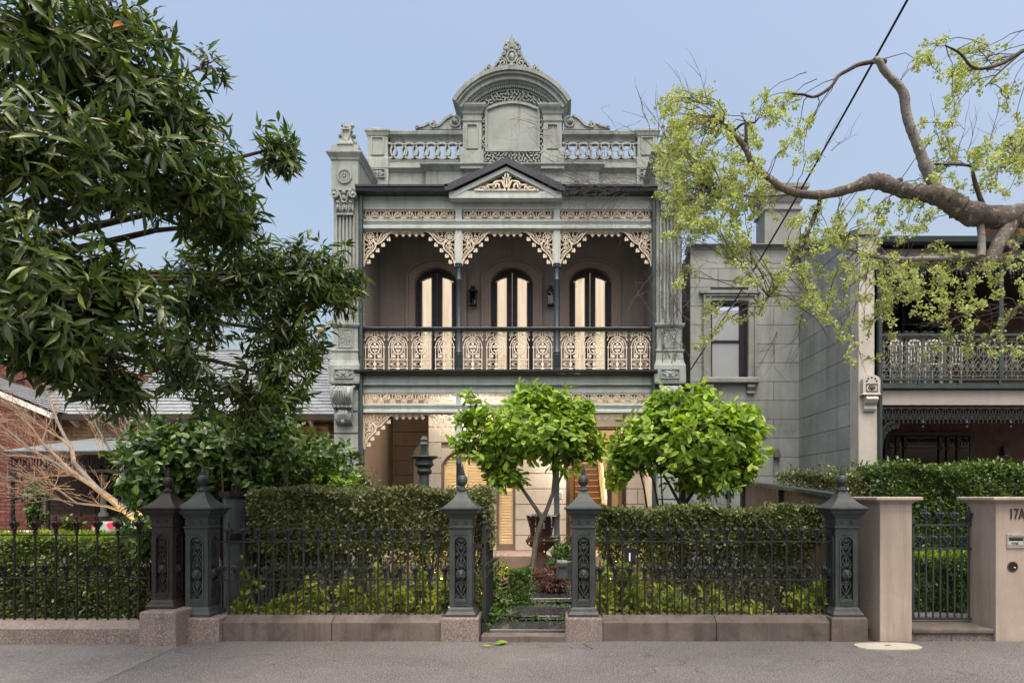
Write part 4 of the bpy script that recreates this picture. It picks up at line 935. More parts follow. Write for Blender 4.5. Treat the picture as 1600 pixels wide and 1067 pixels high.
# brown porch recess at the left
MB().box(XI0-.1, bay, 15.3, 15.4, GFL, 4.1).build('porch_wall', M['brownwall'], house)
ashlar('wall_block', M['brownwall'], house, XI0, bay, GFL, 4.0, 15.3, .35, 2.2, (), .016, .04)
x0, x1 = wx(652, 15.2), wx(676, 15.2)
ar = segarch(x0, x1, wz(715, 15.2), .26, 12)
MB().strip([(x0, GFL)]+ar+[(x1, GFL)], .16, 15.18, 15.265).build('porch_arch', M['warmwall'], house)
MB().prism([(x0, GFL), (x1, GFL)]+ar[::-1], 15.22, 15.262).build('porch_opening', M['black'], house)
MB().box(XI0, bay, YF+.1, 15.3, 4.0, 4.03).build('porch_ceiling', M['ceiling'], house)
# hall behind the open front door
x0, x1, z0, z1 = hD
d = MB().strip([(x0+.04, z0), (x0+.04, z1-.04), (x1-.04, z1-.04), (x1-.04, z0)], .08, YW-.06, YW+.10).build('door_frame', M['n_frame'], house)
zt = gz(716); b = MB(); b.box(x0+.08, x1-.08, YW, YW+.07, zt-.03, zt+.05); b.box(gx(949), gx(956), YW, YW+.07, z0, zt-.03); b.build('transom', M['n_frame'], d)
MB().box(x0+.08, x1-.08, YW+.03, YW+.035, zt+.05, z1-.08).build('fanlight_pane', M['glass'], d)
MB().box(gx(956), x1-.08, YW+.03, YW+.035, z0+.1, zt-.03).build('sidelight_pane', M['glass'], d)
b = MB(); hx0, hx1 = x0-.25, x1+.30
b.box(hx0, hx0+.05, YW+.14, 19, z0, 4.0); b.box(hx1, hx1+.05, YW+.14, 19, z0, 4.0); b.box(hx0, hx1, 19, 19.05, z0, 4.0); b.box(hx0, hx1, YW+.14, 19, 3.95, 4.0); b.build('hall_wall', M['hall'], house)
MB().box(hx0, hx1, YW+.1, 19, z0-.05, z0-.003).build('hall_floor', M['wood'], house)
st0, st1 = wx(902, 15.6), wx(944, 15.6)
sto = MB()
for k in range(13): sto.box(st0, st1, 15.5+k*.25, 15.5+(k+1)*.25+.02, z0, z0+.17*(k+1)-.03)
sto = sto.build('staircase', M['wood'], house)
for k in range(13): MB().box(st0-.01, st1+.015, 15.47+k*.25, 15.5+(k+1)*.25, z0+.17*(k+1)-.03, z0+.17*(k+1)).build('tread', M['hall'] if False else M['ceiling'], sto)
b = MB(); b.prismx([(15.4, z0), (15.4, z0+.25), (18.8, z0+2.6), (18.8, z0+2.2), (15.9, z0)], st1+.02, st1+.07); b.build('stringer', M['white'], sto)
b = MB(); b.tube([(st1+.05, 15.4, z0+1.05), (st1+.05, 18.7, z0+3.2)], .03, 6)
for k in range(14): y = 15.45+k*.24; b.tube([(st1+.05, y, z0+.25+(y-15.4)*.69), (st1+.05, y, z0+1.05+(y-15.4)*.655)], .013, 5)
b.box(st1, st1+.09, 15.33, 15.42, z0, z0+1.15); b.build('banister', M['white'], sto)
# house number
def text_mesh(name, txt, size, loc, mat, parent, ex=.006, rot=(R(90), 0, 0)):
    cu = bpy.data.curves.new(name, 'FONT'); cu.body = txt; cu.size = size; cu.extrude = ex
    t = bpy.data.objects.new(name+'_curve', cu); COL.objects.link(t)
    dg = bpy.context.evaluated_depsgraph_get(); me = bpy.data.meshes.new_from_object(t.evaluated_get(dg)); me.name = name
    bpy.data.objects.remove(t); bpy.data.curves.remove(cu)
    o = bpy.data.objects.new(name, me); me.materials.clear(); finish(o, mat, parent)
    off = ORG.get(parent.name, Vector((0, 0, 0))) if parent is not None else Vector((0, 0, 0))
    o.location = Vector(loc)-off; o.rotation_euler = rot; return o
npl = MB().box(gx(867), gx(879), YW-.062, YW-.049, gz(779), gz(766)).build('number_plate', M['white'], None, bevel=.003); tag(npl, 'small white house number tile reading 13 beside the front door', 'house number')
text_mesh('numeral', '13', .15, (gx(868.3), YW-.066, gz(777.3)), M['navy'], npl, .003)
# lanterns on the balcony wall
for k, px in enumerate((740, 860.5)):
    x = gx(px); zc = gz(468); y = YW-.12
    L = thing('wall_lantern', ('black carriage lantern on the dark balcony wall between left and middle arched doors', 'black carriage lantern on the dark balcony wall half hidden by the right column')[k], 'lantern', (x, YW, zc), 'lanterns on the balcony wall')
    b = MB(); b.rings(x-.07, x+.07, y-.07, y+.07, [(.01, zc-.17), (.01, zc-.15), (0, zc-.15)]); b.rings(x-.07, x+.07, y-.07, y+.07, [(.025, zc+.13), (.025, zc+.15), (-.03, zc+.21), (-.04, zc+.21), (-.04, zc+.24), (-.02, zc+.25), (-.05, zc+.27)])
    for sx in (-1, 1):
        for sy in (-1, 1): b.box(x+sx*.07-.009, x+sx*.07+.009, y+sy*.07-.009, y+sy*.07+.009, zc-.15, zc+.13)
    b.box(x-.02, x+.02, y+.07, YW, zc+.0, zc+.04); b.box(x-.05, x+.05, YW-.02, YW-.001, zc-.1, zc+.12); b.build('lantern_frame', M['blackpaint'], L)
    b = MB(); b.box(x-.064, x+.064, y-.066, y-.062, zc-.15, zc+.13); b.box(x-.066, x-.062, y-.06, y+.06, zc-.15, zc+.13); b.build('lantern_glass', M['glass_dark'], L)
    MB().lathe(x, y, [(.02, -.15), (.02, -.03), (.005, -.01)], 8, zc).build('candle', M['white'], L, True)
# red shaded pendant glimpsed in the porch, and the lamps that light hall and verandah
L = thing('pendant_lamp', 'red shaded pendant lamp hanging under the lower verandah behind the lime tree', 'lamp', (wx(896, 13.7), 13.7, wz(690, 13.7)))
lx, ly, lz = L.location
MB().lathe(lx, ly, [(.14, -.12), (.15, -.10), (.10, .08), (.05, .12)], 14, lz).build('lamp_shade', M['lamp_red'], L, True)
MB().tube([(lx, ly, lz+.1), (lx, ly, 4.02)], .008, 5).build('flex', M['blackpaint'], L)
MB().ball((lx, ly, lz-.12), .05).build('bulb', M['pearl'], L)
lamp('POINT', 'pendant_light', (lx, ly-.05, lz-.22), 60, (1., .85, .66), L, .12)
hall_l = thing('ceiling_light', 'warm glass globe on the hall ceiling behind the open front door', 'lamp', (wx(950, 15.2), 15.2, 3.7))
MB().ball((*hall_l.location[:2], 3.78), .12, n=12, m=8).build('globe', M['pearl'], hall_l, True); MB().lathe(hall_l.location.x, 15.2, [(.06, 0), (.06, .06)], 10, 3.89).build('ceiling_rose', M['white'], hall_l)
lamp('POINT', 'hall_light', (hall_l.location.x, 15.0, 3.5), 120, (1., .82, .56), hall_l, .15)
for k, px in enumerate((620, 735)):
    Lv = thing('ceiling_light', ('round glass light on the lower verandah ceiling over the left bay', 'round glass light on the lower verandah ceiling over the shuttered window')[k], 'lamp', (wx(px, 13.6), 13.6, 4.0), 'lights on the lower verandah ceiling')
    MB().lathe(wx(px, 13.6), 13.6, [(.05, -.06), (.09, -.04), (.09, .0)], 12, 4.018).build('diffuser', M['pearl'], Lv, True)
    lamp('POINT', 'verandah_light', (wx(px, 13.6), 13.55, 3.85), (6, 58)[k], (1., .86, .69), Lv, .1)
# ================================================================== CAST IRON POSTS
def post_template(iron, label, loc):
    cx, cy, z0 = loc
    t = thing('fence_post', label, 'fence post', (cx, cy, 0), 'cast iron fence posts')
    h = .135; q = .075
    b = MB()
    b.rings(cx-h, cx+h, cy-h, cy+h, [(.052, z0), (.052, z0+.03), (.045, z0+.04), (.028, z0+.062), (.018, z0+.09), (.006, z0+.105), (0, z0+.11), (0, z0+.20)])
    for sx in (-1, 1):
        for sy in (-1, 1):
            x, y = cx+sx*(h-.03), cy+sy*(h-.03); b.box(x-.03, x+.03, y-.03, y+.03, z0+.20, z0+.98)
    MB().box(cx-.085, cx+.085, cy-.085, cy+.085, z0+.2, z0+.98).build('dark_core', M['black'], t)  # solid black core paints the dark hollow behind the openwork
    b.rings(cx-h, cx+h, cy-h, cy+h, [(0, z0+.98), (0, z0+1.055), (.014, z0+1.06), (.016, z0+1.07), (.014, z0+1.08), (.003, z0+1.085), (.003, z0+1.175), (.012, z0+1.18)])
    # rounded heads of the four sunk panels
    sp = [( -q, .98), (-q, .885)]+[(q*math.cos(PI-PI*i/10), .885+.075*math.sin(PI*i/10)) for i in range(1, 10)]+[(q, .885), (q, .98)]
    for k in range(4):
        m = Matrix.Translation((cx, cy, z0)) @ Matrix.Rotation(k*PI/2, 4, 'Z')
        b2 = MB().prism(sp, -h+.004, -h+.05).xf(m); b.add(b2.v, b2.f)
    o = b.build('shaft', iron, t, bevel=.004)
    # openwork of one face
    def tracery():
        w = MB(); ya, yb = -.118, -.100; S = lambda pts, wd=.011: w.strip(pts, wd, ya, yb)
        w.strip([(-q-.006, .20), (-q-.006, .885)]+[((q+.006)*math.cos(PI-PI*i/10), .885+.081*math.sin(PI*i/10)) for i in range(1, 10)]+[(q+.006, .885), (q+.006, .20)], .016, -h-.012, -h+.01)
        S([(-q, .205), (q, .205)], .016)
        w.disc(0, .915, .04, .022, ya, yb, 10); w.ring(0, .905, .052, .042, .012, ya-.006, yb, 12)
        for s in (-1, 1):
            S([(s*.062, .86), (s*.045, .80), (0, .74), (-s*.04, .68), (-s*.058, .62)]); S([(s*.05, .40), (s*.055, .36), (s*.03, .30), (0, .255), (-s*.03, .225), (-s*.06, .215)])
            w.spiral(s*.034, .83, .026, .006, PI/2, s*1.3, .009, ya, yb, 9); w.spiral(s*.048, .745, .022, .006, 0, -s*1.2, .009, ya, yb, 9); w.spiral(s*.036, .60, .03, .007, -PI/2, s*1.3, .009, ya, yb, 9)
            w.spiral(s*.03, .40, .028, .006, PI/2, s*1.4, .009, ya, yb, 9); w.spiral(s*.045, .245, .024, .006, PI/2, -s*1.2, .009, ya, yb, 9)
            S([(0, .58), (s*.025, .64), (s*.03, .66)], .013); S([(0, .335), (s*.022, .38)], .012)
        S([(0, .57), (0, .70)], [.01, .02] if False else .013); S([(0, .86), (0, .80)], .014); S([(0, .44), (0, .30)], .012)
        w.disc(0, .69, .014, .02, ya-.005, yb, 6); w.disc(0, .345, .016, .02, ya-.005, yb, 6)
        # name tablet below and rosettes above
        w.strip([(-.075, .135), (-.075, .175), (.075, .175), (.075, .135)], .008, -h-.008, -h+.004, True)
        for s in (-1, 1):
            w.ball((s*.055, -h-.008, 1.13), .011)
            for i in range(8): w.ball((s*.055+.023*math.cos(i*PI/4), -h-.004, 1.13+.023*math.sin(i*PI/4)), .009, .006, .009, 5, 4)
        return w
    for k in range(4):
        w = tracery().xf(Matrix.Translation((cx, cy, z0)) @ Matrix.Rotation(k*PI/2, 4, 'Z')); tr = w.build('tracery', iron, t)
        f = MB(); f.ball((0, -.118, .505), .056, .03, .058, 12, 8); f.ball((0, -.14, .515), .036, .024, .04, 10, 6); f.ball((0, -.162, .497), .014, .012, .02, 6, 4)
        for s in (-1, 1):
            f.ball((s*.017, -.156, .522), .008, .008, .006, 6, 4); f.ball((s*.014, -.152, .480), .016, .012, .011, 6, 4); f.ball((s*.034, -.137, .548), .012, .01, .012, 6, 4)
            for i in range(5): f.ball((s*.047*math.cos(-1.1+i*.55), -.132, .505+.05*math.sin(-1.1+i*.55)), .015, .012, .018, 6, 4)
        f.xf(Matrix.Translation((cx, cy, z0)) @ Matrix.Rotation(k*PI/2, 4, 'Z')).build('lion_mask', iron, tr, True)
    c = MB(); c.rings(cx-h, cx+h, cy-h, cy+h, [(.012, z0+1.18), (.016, z0+1.195), (.03, z0+1.215), (.06, z0+1.245), (.068, z0+1.27), (.088, z0+1.285), (.10, z0+1.29), (.10, z0+1.304), (.075, z0+1.313), (.04, z0+1.338), (-.005, z0+1.378), (-.04, z0+1.42), (-.07, z0+1.468), (-.085, z0+1.505)])
    for k in range(4):
        d = MB()
        for i in range(15): d.box(-.15+.0205*i, -.139+.0205*i, -h-.048, -h-.02, 1.226, 1.244)
        d.xf(Matrix.Translation((cx, cy, z0)) @ Matrix.Rotation(k*PI/2, 4, 'Z')); c.add(d.v, d.f)
    cap = c.build('cap', iron, t)
    MB().lathe(cx, cy, [(.048, 1.503), (.066, 1.512), (.066, 1.53), (.045, 1.54), (.032, 1.555), (.030, 1.57), (.045, 1.585), (.060, 1.61), (.064, 1.63), (.060, 1.636), (.060, 1.642), (.064, 1.648), (.056, 1.68), (.036, 1.702), (.022, 1.71), (.034, 1.718), (.034, 1.726), (.02, 1.735), (.026, 1.745), (.026, 1.752), (.014, 1.762), (.019, 1.775), (.012, 1.785), (.014, 1.795), (.004, 1.83), (0, 1.84)], 18, z0).build('finial', iron, cap, True)
    return t
PZ0 = .285
def plinth(par, cx, cy, w, h, mat, d=None):
    d = d or w; j = .006
    b = MB(); b.rings(cx-w/2, cx+w/2, cy-d/2, cy+d/2, [(.004, -.05), (0, h-.02), (-.012, h)]); return b.build('plinth', mat, par, bevel=.008)
pc = 7.645
pA = post_template(M['iron'], 'dark green cast iron gate post left of the open gate', (wx(720, 7.51), pc, PZ0))
PX = {}
posts = [pA]
for px, lab in ((912, 'dark green cast iron gate post right of the gate, letter box behind'), (307, 'dark green cast iron end post at left, beside the brown post'), (1323, 'dark green cast iron end post beside the pinkish rendered gate pier')):
    posts.append(dup(pA, (wx(px, 7.51), pc, 0), lab))
pB = post_template(M['bronze'], 'brown black cast iron post on a tall speckled granite plinth', (wx(252.5, 7.4), 7.53, .437)); pB.scale = (.915, .915, .915)
for p, w, m in zip(posts, (.45, .44, .50, .43), ('granite', 'granite', 'granite', 'granite_old')): plinth(p, p.location.x+(.08 if p is posts[2] else 0), pc, w, PZ0, M[m])
plinth(pB, pB.location.x+.09/.915, 7.53-.065/.915, .42/.915, .437, M['granite'], .57/.915)

# ================================================================== FENCES OF SPIKED PICKETS
def finial_mesh(b, x, y, z, s=1.):
    b.lathe(x, y, [(.013, 0), (.024, .008), (.024, .02), (.015, .026), (.024, .036), (.024, .046), (.014, .052), (.022, .062), (.026, .085), (.014, .10)], 8, z)
    # curled leaves each way, and a spear
    for k in range(2):
        w = MB(); ya, yb = -.009, .009
        for q in (-1, 1): w.strip([(0, .085), (q*.022, .10), (q*.045, .125), (q*.054, .145), (q*.046, .155), (q*.034, .148)], [.02, .022, .022, .018, .014, .01], ya, yb)
        w.strip([(0, .10), (0, .15), (0, .19)], [.026, .045, .004], ya, yb)
        w.xf(Matrix.Translation((x, y, z)) @ Matrix.Rotation(k*PI/2, 4, 'Z')); b.add(w.v, w.f)
    b.lathe(x, y, [(.02, .10), (.033, .125), (.03, .15), (.012, .165), (.008, .2), (.013, .21), (.002, .245)], 8, z)
def fence(name, label, iron, x0, x1, y, xs, step, zb, zt, zm, wall=None, rail_over=.0, group=None):
    f = thing(name, label, 'fence', ((x0+x1)/2, y, 0), group)
    def picket(x, long):
        b = MB(); b.tube([(x, y, zb), (x, y, (zt if long else zm)+.004)], .0115 if long else .0105, 8); p = b.build('picket', iron, f, True)
        c = MB(); finial_mesh(c, x, y, zt if long else zm); c.build('finial', iron, p, True); return p
    a, c = picket(xs, True), picket(xs+step/2, False); bases = (a, c)
    k = 1
    def cp(src, dx):
        n = src.copy(); COL.objects.link(n); n.location = src.location+Vector((dx, 0, 0))
        for ch in src.children: d = ch.copy(); COL.objects.link(d); d.parent = n
    lo = int(math.floor((x0-xs)/step)); hi = int(math.ceil((x1-xs)/step))
    for i in range(lo, hi+1):
        if i == 0: continue
        if x0+.02 < xs+i*step < x1-.02: cp(a, i*step)
        if x0+.02 < xs+i*step+step/2 < x1-.02: cp(c, i*step)
    for zz in (zt, zm): MB().box(x0-rail_over, x1+rail_over, y-.016, y+.016, zz-.007, zz+.008).build('rail', iron, f, bevel=.002)
    return f
fy = 7.62
zt, zm = wz(846, fy), wz(905.5, fy)
fL = fence('iron_fence', 'black iron picket fence before the tall hedge, left of the open gate', M['iron_dark'], wx(337, fy), wx(703, fy), fy, wx(357.7, fy), 23.3*fy/FPX, .25, zt, zm, group='iron picket fences')
fR = fence('iron_fence', 'black iron picket fence with the intercom, right of the open gate', M['iron_dark'], wx(930, fy), wx(1302, fy), fy, wx(949.2, fy), 23.3*fy/FPX, .25, zt, zm, group='iron picket fences')
fN = fence('iron_fence', 'brown black iron picket fence before the low clipped hedge at far left', M['bronze_dark'], -8.5, wx(236, 7.5), 7.5, wx(55, 7.5), 32.4*7.5/FPX, .20, wz(835.5, 7.5), wz(902.5, 7.5), group='iron picket fences')
MB().box(-8.5, wx(236, 7.5), 7.485, 7.515, wz(972, 7.5), wz(972, 7.5)+.02).build('rail', M['bronze_dark'], fN)
# stone footing walls with bevelled top
def footing(fen, x0, x1, yf, ztop, n, mat, mat2=None):
    xs = [x0+(x1-x0)*i/n for i in range(n+1)]
    for i in range(n):
        MB().prismx([(yf, -.05), (yf, ztop-.065), (yf+.13, ztop), (yf+.30, ztop), (yf+.30, -.05)], xs[i]+.004, xs[i+1]-.004).build('footing_stone', (mat2 or mat) if i == n-1 else mat, fen, bevel=.006)
footing(fL, posts[2].location.x+.332, pA.location.x-.227, 7.46, .285, 2, M['granite_old'])
footing(fR, posts[1].location.x+.222, posts[3].location.x-.217, 7.46, .285, 2, M['granite_old'])
footing(fN, -8.5, pB.location.x-.135, 7.30, .245, 2, M['granite'])
# open gate leaf, swung into the garden, seen edge on
gx0 = pA.location.x+.265; gate = thing('garden_gate', 'open iron garden gate swung inwards beside the left gate post', 'gate', (gx0, 7.7, 0))
b = MB(); y0, y1 = 7.62, 8.52
b.box(gx0-.02, gx0+.02, y0-.02, y0+.02, .05, 1.36); b.box(gx0-.02, gx0+.02, y1-.02, y1+.02, .12, 1.30)
for zz in (.16, .72, 1.17): b.box(gx0-.012, gx0+.012, y0, y1, zz-.012, zz+.012)
b.tube([(gx0, y0, 1.36), (gx0, y0, 1.40)], .03, 8); go = b.build('gate_frame', M['iron_dark'], gate)
for i in range(11):
    y = y0+.075*(i+1); long = i % 2
    p = MB().tube([(gx0, y, .16), (gx0, y, 1.18 if long else .73)], .01, 6).build('picket', M['iron_dark'], gate, True)
    c = MB(); finial_mesh(c, gx0, y, 1.18 if long else .73); c.build('finial', M['iron_dark'], p, True)
c = MB(); c.lathe(gx0, y0, [(.03, 0), (.045, .012), (.045, .03), (.02, .05), (.035, .075), (.04, .10), (.02, .13), (.03, .15), (.012, .17), (.016, .19), (.002, .22)], 10, 1.38); c.build('finial', M['iron_dark'], go, True)
b = MB(); b.box(pA.location.x+.13, gx0, y0-.02, y0+.01, 1.10, 1.15); b.box(pA.location.x+.13, gx0, y0-.02, y0+.01, .20, .24); b.build('hinge', M['iron_dark'], gate)
# letter box behind the right gate post, intercom on the fence
x = posts[1].location.x
lb = thing('letter_box', 'dark green metal letter box fixed behind the right gate post', 'letter box', (x-.25, 7.66, .7))
MB().box(x-.325, x-.19, 7.56, 7.90, .73, .925).build('box_body', M['iron'], lb, bevel=.006); MB().box(x-.19, x-.136, 7.60, 7.68, .72, .93).build('mounting_plate', M['iron'], lb); MB().box(x-.31, x-.205, 7.545, 7.558, .865, .885).build('slot', M['black'], lb)
ix, iy = wx(984, 7.58), 7.59
ic = thing('intercom', 'small black intercom with a white light strip fixed to the right fence', 'intercom', (ix, iy, .8))
MB().box(ix-.07, ix+.07, iy-.03, iy, wz(878, 7.58), wz(856, 7.58)).build('intercom_body', M['blackpaint'], ic, bevel=.005)
MB().box(ix-.065, ix+.065, iy-.045, iy-.02, wz(858.5, 7.58), wz(855, 7.58)).build('hood', M['blackpaint'], ic)
MB().box(ix-.012, ix+.006, iy-.034, iy-.031, wz(876, 7.58), wz(863, 7.58)).build('light_strip', M['white'], ic)

# ================================================================== NUMBER 17A: PIERS, GATE, STEP
YG7 = 7.48
pier17 = thing('gate_pier', 'pinkish rendered square gate pier with flat coping left of the steel gate', 'gate pier', (wx(1400, YG7), 7.8, 0), 'rendered gate piers')
x0, x1 = wx(1375, YG7), wx(1425, YG7); zt17 = wz(787, YG7)
MB().rings(x0, x1, YG7, 9.2, [(0, -.05), (0, zt17)]).build('pier_body', M['render17'], pier17, bevel=.006)
MB().rings(x0, x1, YG7, 9.2, [(.0, zt17+.0005), (.02, zt17+.02), (.06, zt17+.035), (.085, zt17+.05), (.085, zt17+.075), (.07, zt17+.085)]).build('coping', M['render17'], pier17)
wall17 = thing('gate_pier', 'wide pinkish rendered gate pier with numerals 17A and a steel mail slot', 'gate pier', (wx(1580, YG7), 7.7, 0), 'rendered gate piers')
x0, x1 = wx(1556, YG7), 9.5
wb = MB(); hz_, hx_ = wz(885, YG7), wx(1582, YG7); mx0, mx1, mz0, mz1 = wx(1572, YG7), wx(1601, YG7), wz(854, YG7), wz(836, YG7)
wb.rings(x0, x1, YG7, 8.0, [(0, -.05), (0, zt17)]); wb.build('pier_body', M['render17'], wall17)
MB().rings(x0, x1, YG7, 8.0, [(.0, zt17+.0005), (.02, zt17+.02), (.06, zt17+.035), (.085, zt17+.05), (.085, zt17+.075), (.07, zt17+.085)]).build('coping', M['render17'], wall17)
text_mesh('numeral', '17A', .185, (wx(1575.5, YG7), YG7-.008, wz(810.5, YG7)), M['letter'], wall17, .007)
sl = MB(); sl.strip([(mx0+.012, mz0), (mx0+.012, mz1), (mx1-.012, mz1), (mx1-.012, mz0)], .03, YG7-.018, YG7-.001, True); slo = sl.build('mail_slot', M['steel'], wall17); bpy.data.objects[[c.name for c in wall17.children if c.name.startswith('numeral')][0]].scale = (.64, 1, 1)
MB().box(mx0+.02, mx1-.02, YG7-.008, YG7-.002, mz0+.02, mz1-.02).build('slot_plate', M['steel'], slo); MB().box(mx0+.03, mx1-.03, YG7-.012, YG7-.009, mz1-.065, mz1-.03).build('slot_opening', M['black'], slo)
MB().hexa([(mx0+.025, YG7-.02, mz0+.02), (mx1-.025, YG7-.02, mz0+.02), (mx1-.025, YG7-.012, mz0+.022), (mx0+.025, YG7-.012, mz0+.022), (mx0+.025, YG7-.012, mz0+.07), (mx1-.025, YG7-.012, mz0+.07), (mx1-.025, YG7-.009, mz0+.07), (mx0+.025, YG7-.009, mz0+.07)]).build('slot_flap', M['steel'], slo)
text_mesh('lettering', 'MAIL', .045, ((mx0+mx1)/2-.065, YG7-.0215, mz0+.028), M['letter'], slo, .001)
MB().xf(Matrix.Identity(4)).ring(hx_, hz_, .057, .057, .012, YG7-.008, YG7-.001, 20).build('spyhole_rim', M['letter'], wall17); MB().disc(hx_, hz_, .052, .052, YG7-.004, YG7-.0005, 18).build('spyhole', M['black'], wall17); MB().ball((hx_+.02, YG7-.008, hz_-.012), .012).build('lens', M['steel'], wall17, True)
st = thing('stone_step', 'worn bluestone doorstep under the steel picket gate', 'step', (wx(1490, 7.6), 7.7, 0))
xa, xb = wx(1426, 7.5), wx(1554, 7.5)
MB().box(xa, (xa+xb)/2-.003, 7.54, 8.1, -.05, .075).build('riser_stone', M['granite'], st, bevel=.006); MB().box((xa+xb)/2+.003, xb, 7.54, 8.1, -.05, .075).build('riser_stone', M['granite'], st, bevel=.006)
MB().box(xa-.0, xb, 7.50, 8.3, .077, .135).build('tread_stone', M['granite_old'], st, bevel=.016)
sg = thing('steel_gate', 'dark steel picket gate with fleur-de-lis spikes between the rendered piers', 'gate', (wx(1480, 7.9), 7.9, .1))
gy = 7.93; gxa, gxb = wx(1424, gy), wx(1529, gy)
for zz in (wz(820, gy), wz(856.5, gy), wz(966, gy)): MB().box(gxa, gxb, gy-.02, gy+.02, zz-.012, zz+.012).build('rail', M['n_green'], sg)
MB().box(gxb, gxb+.055, gy-.16, gy+.03, wz(967, gy), wz(818, gy)).build('hinge_post', M['n_green'], sg); MB().box(gxa, gxa+.03, gy-.02, gy+.02, wz(966, gy), wz(805, gy)).build('hinge_post', M['n_green'], sg)
MB().box(gxb-.08, gxb+.02, gy-.05, gy-.02, wz(825, gy), wz(820, gy)).build('closer', M['n_green'], sg)
for i in range(8):
    x = gxa+.095+i*(11.15*gy/FPX); long = i % 2 == 1
    zz = wz(820, gy) if long else wz(856.5, gy)
    p = MB().tube([(x, gy, wz(965, gy)), (x, gy, zz)], .012, 8).build('picket', M['n_green'], sg, True); c = MB(); finial_mesh(c, x, gy, zz); c.build('finial', M['n_green'], p, True)
# cover in the footpath
cv = thing('meter_cover', 'pale oval cast cover set in the asphalt before the rendered pier', 'cover', (wx(1387, 7.2), 7.2, 0))
b = MB(); cxx, cyy = wx(1387, 7.18), 7.18; n = 28
P = [(cxx+(.25*math.copysign(abs(math.cos(2*PI*i/n))**.6, math.cos(2*PI*i/n))+.12*math.cos(2*PI*i/n)), cyy+.16*math.copysign(abs(math.sin(2*PI*i/n))**.7, math.sin(2*PI*i/n))) for i in range(n)]
V = [(x, y, .0) for x, y in P]+[(x, y, .012) for x, y in P]+[(cxx+(x-cxx)*.95, cyy+(y-cyy)*.93, .016) for x, y in P]
F = [tuple(range(2*n, 3*n))]+[(i, (i+1) % n, n+(i+1) % n, n+i) for i in range(n)]+[(n+i, n+(i+1) % n, 2*n+(i+1) % n, 2*n+i) for i in range(n)]
np_obj('lid', V, F, M['cover'], cv); MB().box(cxx-.03, cxx+.03, cyy-.015, cyy+.015, .0162, .019).build('lifting_slot', M['letter'], cv)
# boundary fences along both sides of the garden
bf = thing('boundary_fence', 'grey brown board fence with green metal capping running back beside the right hedge', 'fence', (3.62, 10, 0), 'board fences along the garden sides')
y = 7.95; k = 0
while y < 12.0:
    zz = 1.70+(y-7.9)*.066; MB().box(3.62, 3.645, y, y+.235, .05, zz).build('board', M['fencebrown' if y > 8.3 else 'fencewood'], bf); y += .24  # near boards grey-blue: bluish light on the same fence put into their colour
MB().hexa([(3.54, 7.92, 1.705), (3.72, 7.92, 1.705), (3.72, 12.1, 1.985), (3.54, 12.1, 1.985), (3.54, 7.92, 1.755), (3.72, 7.92, 1.755), (3.72, 12.1, 2.035), (3.54, 12.1, 2.035)]).build('capping', M['n_green'], bf)
for yy in (8.0, 10, 12.0): MB().box(3.55, 3.62, yy, yy+.09, .05, 1.69+(yy-7.9)*.066).build('fence_post', M['n_green'], bf)
bl = thing('boundary_fence', 'grey blue board fence with dark capping behind the left end of the tall hedge', 'fence', (-4.18, 10, 0), 'board fences along the garden sides')
y = 7.9
while y < 12.6: MB().box(-4.22, -4.19, y, y+.15, .05, 1.72).build('board', M['fencewood'], bl); y += .155
MB().box(-4.27, -4.14, 7.88, 12.6, 1.722, 1.79).build('capping', M['n_frame'], bl)
MB().box(-4.188, -4.15, 7.9, 12.6, 1.15, 1.25).build('fence_rail', M['n_frame'], bl)
sgate = thing('side_gate', 'pale grey board side gate with dark posts between the two houses', 'gate', (3.1, 12.9, 0))
x = 2.66
while x < 3.5: MB().box(x, x+.14, 12.9, 12.93, .25, 2.15).build('board', M['fencewood'], sgate); x += .145
for x in (2.62, 3.0, 3.52): MB().box(x, x+.07, 12.84, 12.9, .2, 2.2).build('gate_post', M['n_green'], sgate)
MB().box(2.62, 3.59, 12.84, 12.89, 2.15, 2.22).build('top_rail', M['n_green'], sgate)
MB().strip([(2.7, .95), (3.0, 1.35)], .04, 12.85, 12.89).build('brace', M['n_green'], sgate)
# ================================================================== RIGHT NEIGHBOUR
YN = 14.5; SX = 5.65; YV = 11.6
nb = thing('neighbour_house', 'grey block faced terrace house with dark iron verandah at the right', 'house', (6.5, 13, 0))
nx0 = wx(1078, YN)
wh = (wx(1110, YN), wx(1168, YN), wz(591, YN), wz(474, YN))
b = MB(); b.box(nx0, wh[0], YN, YN+.2, 0, wz(388, YN)); b.box(wh[1], SX+.3, YN, YN+.2, 0, wz(388, YN)); b.box(wh[0], wh[1], YN, YN+.2, 0, wh[2]); b.box(wh[0], wh[1], YN, YN+.2, wh[3], wz(388, YN))
b.box(nx0, nx0+.2, YN+.2, 22, 0, wz(390, YN)); b.build('block_wall', M['n_back'], nb)
ashlar('wall_block', M['n_ashlar'], nb, nx0, SX-.002, .02, wz(391, YN), YN-.001, .442, 1.29, (wh,), .011, .035)
wtop = lambda y: 6.58+(y-YV)*.29
MB().prismx([(YV+.02, 0), (YV+.02, wtop(YV)-.02), (YN+.2, wtop(YN)-.02), (YN+.2, 0)], SX, SX+.28).build('wing_wall', M['n_back'], nb)
ashlar('wall_block', M['n_ashlar'], nb, YV+.36, YN-.04, .02, wz(391, YN), 0, .442, 1.0, (), .011, .035, side=SX-.001, topf=wtop)
MB().prismx([(YV, 0), (YV, wz(368, YV)), (YV+.35, wz(368, YV)+.14), (YV+.35, 0)], SX-.04, SX+.31).build('wing_pillar', M['n_pillar'], nb, bevel=.008)
MB().prismx([(YV-.06, wtop(YV-.06)+.005), (YV-.06, wtop(YV-.06)+.11), (YN-.05, wtop(YN-.05)+.11), (YN-.05, wtop(YN-.05)+.005)], SX-.08, SX+.34).build('raked_coping', M['n_trim'], nb)
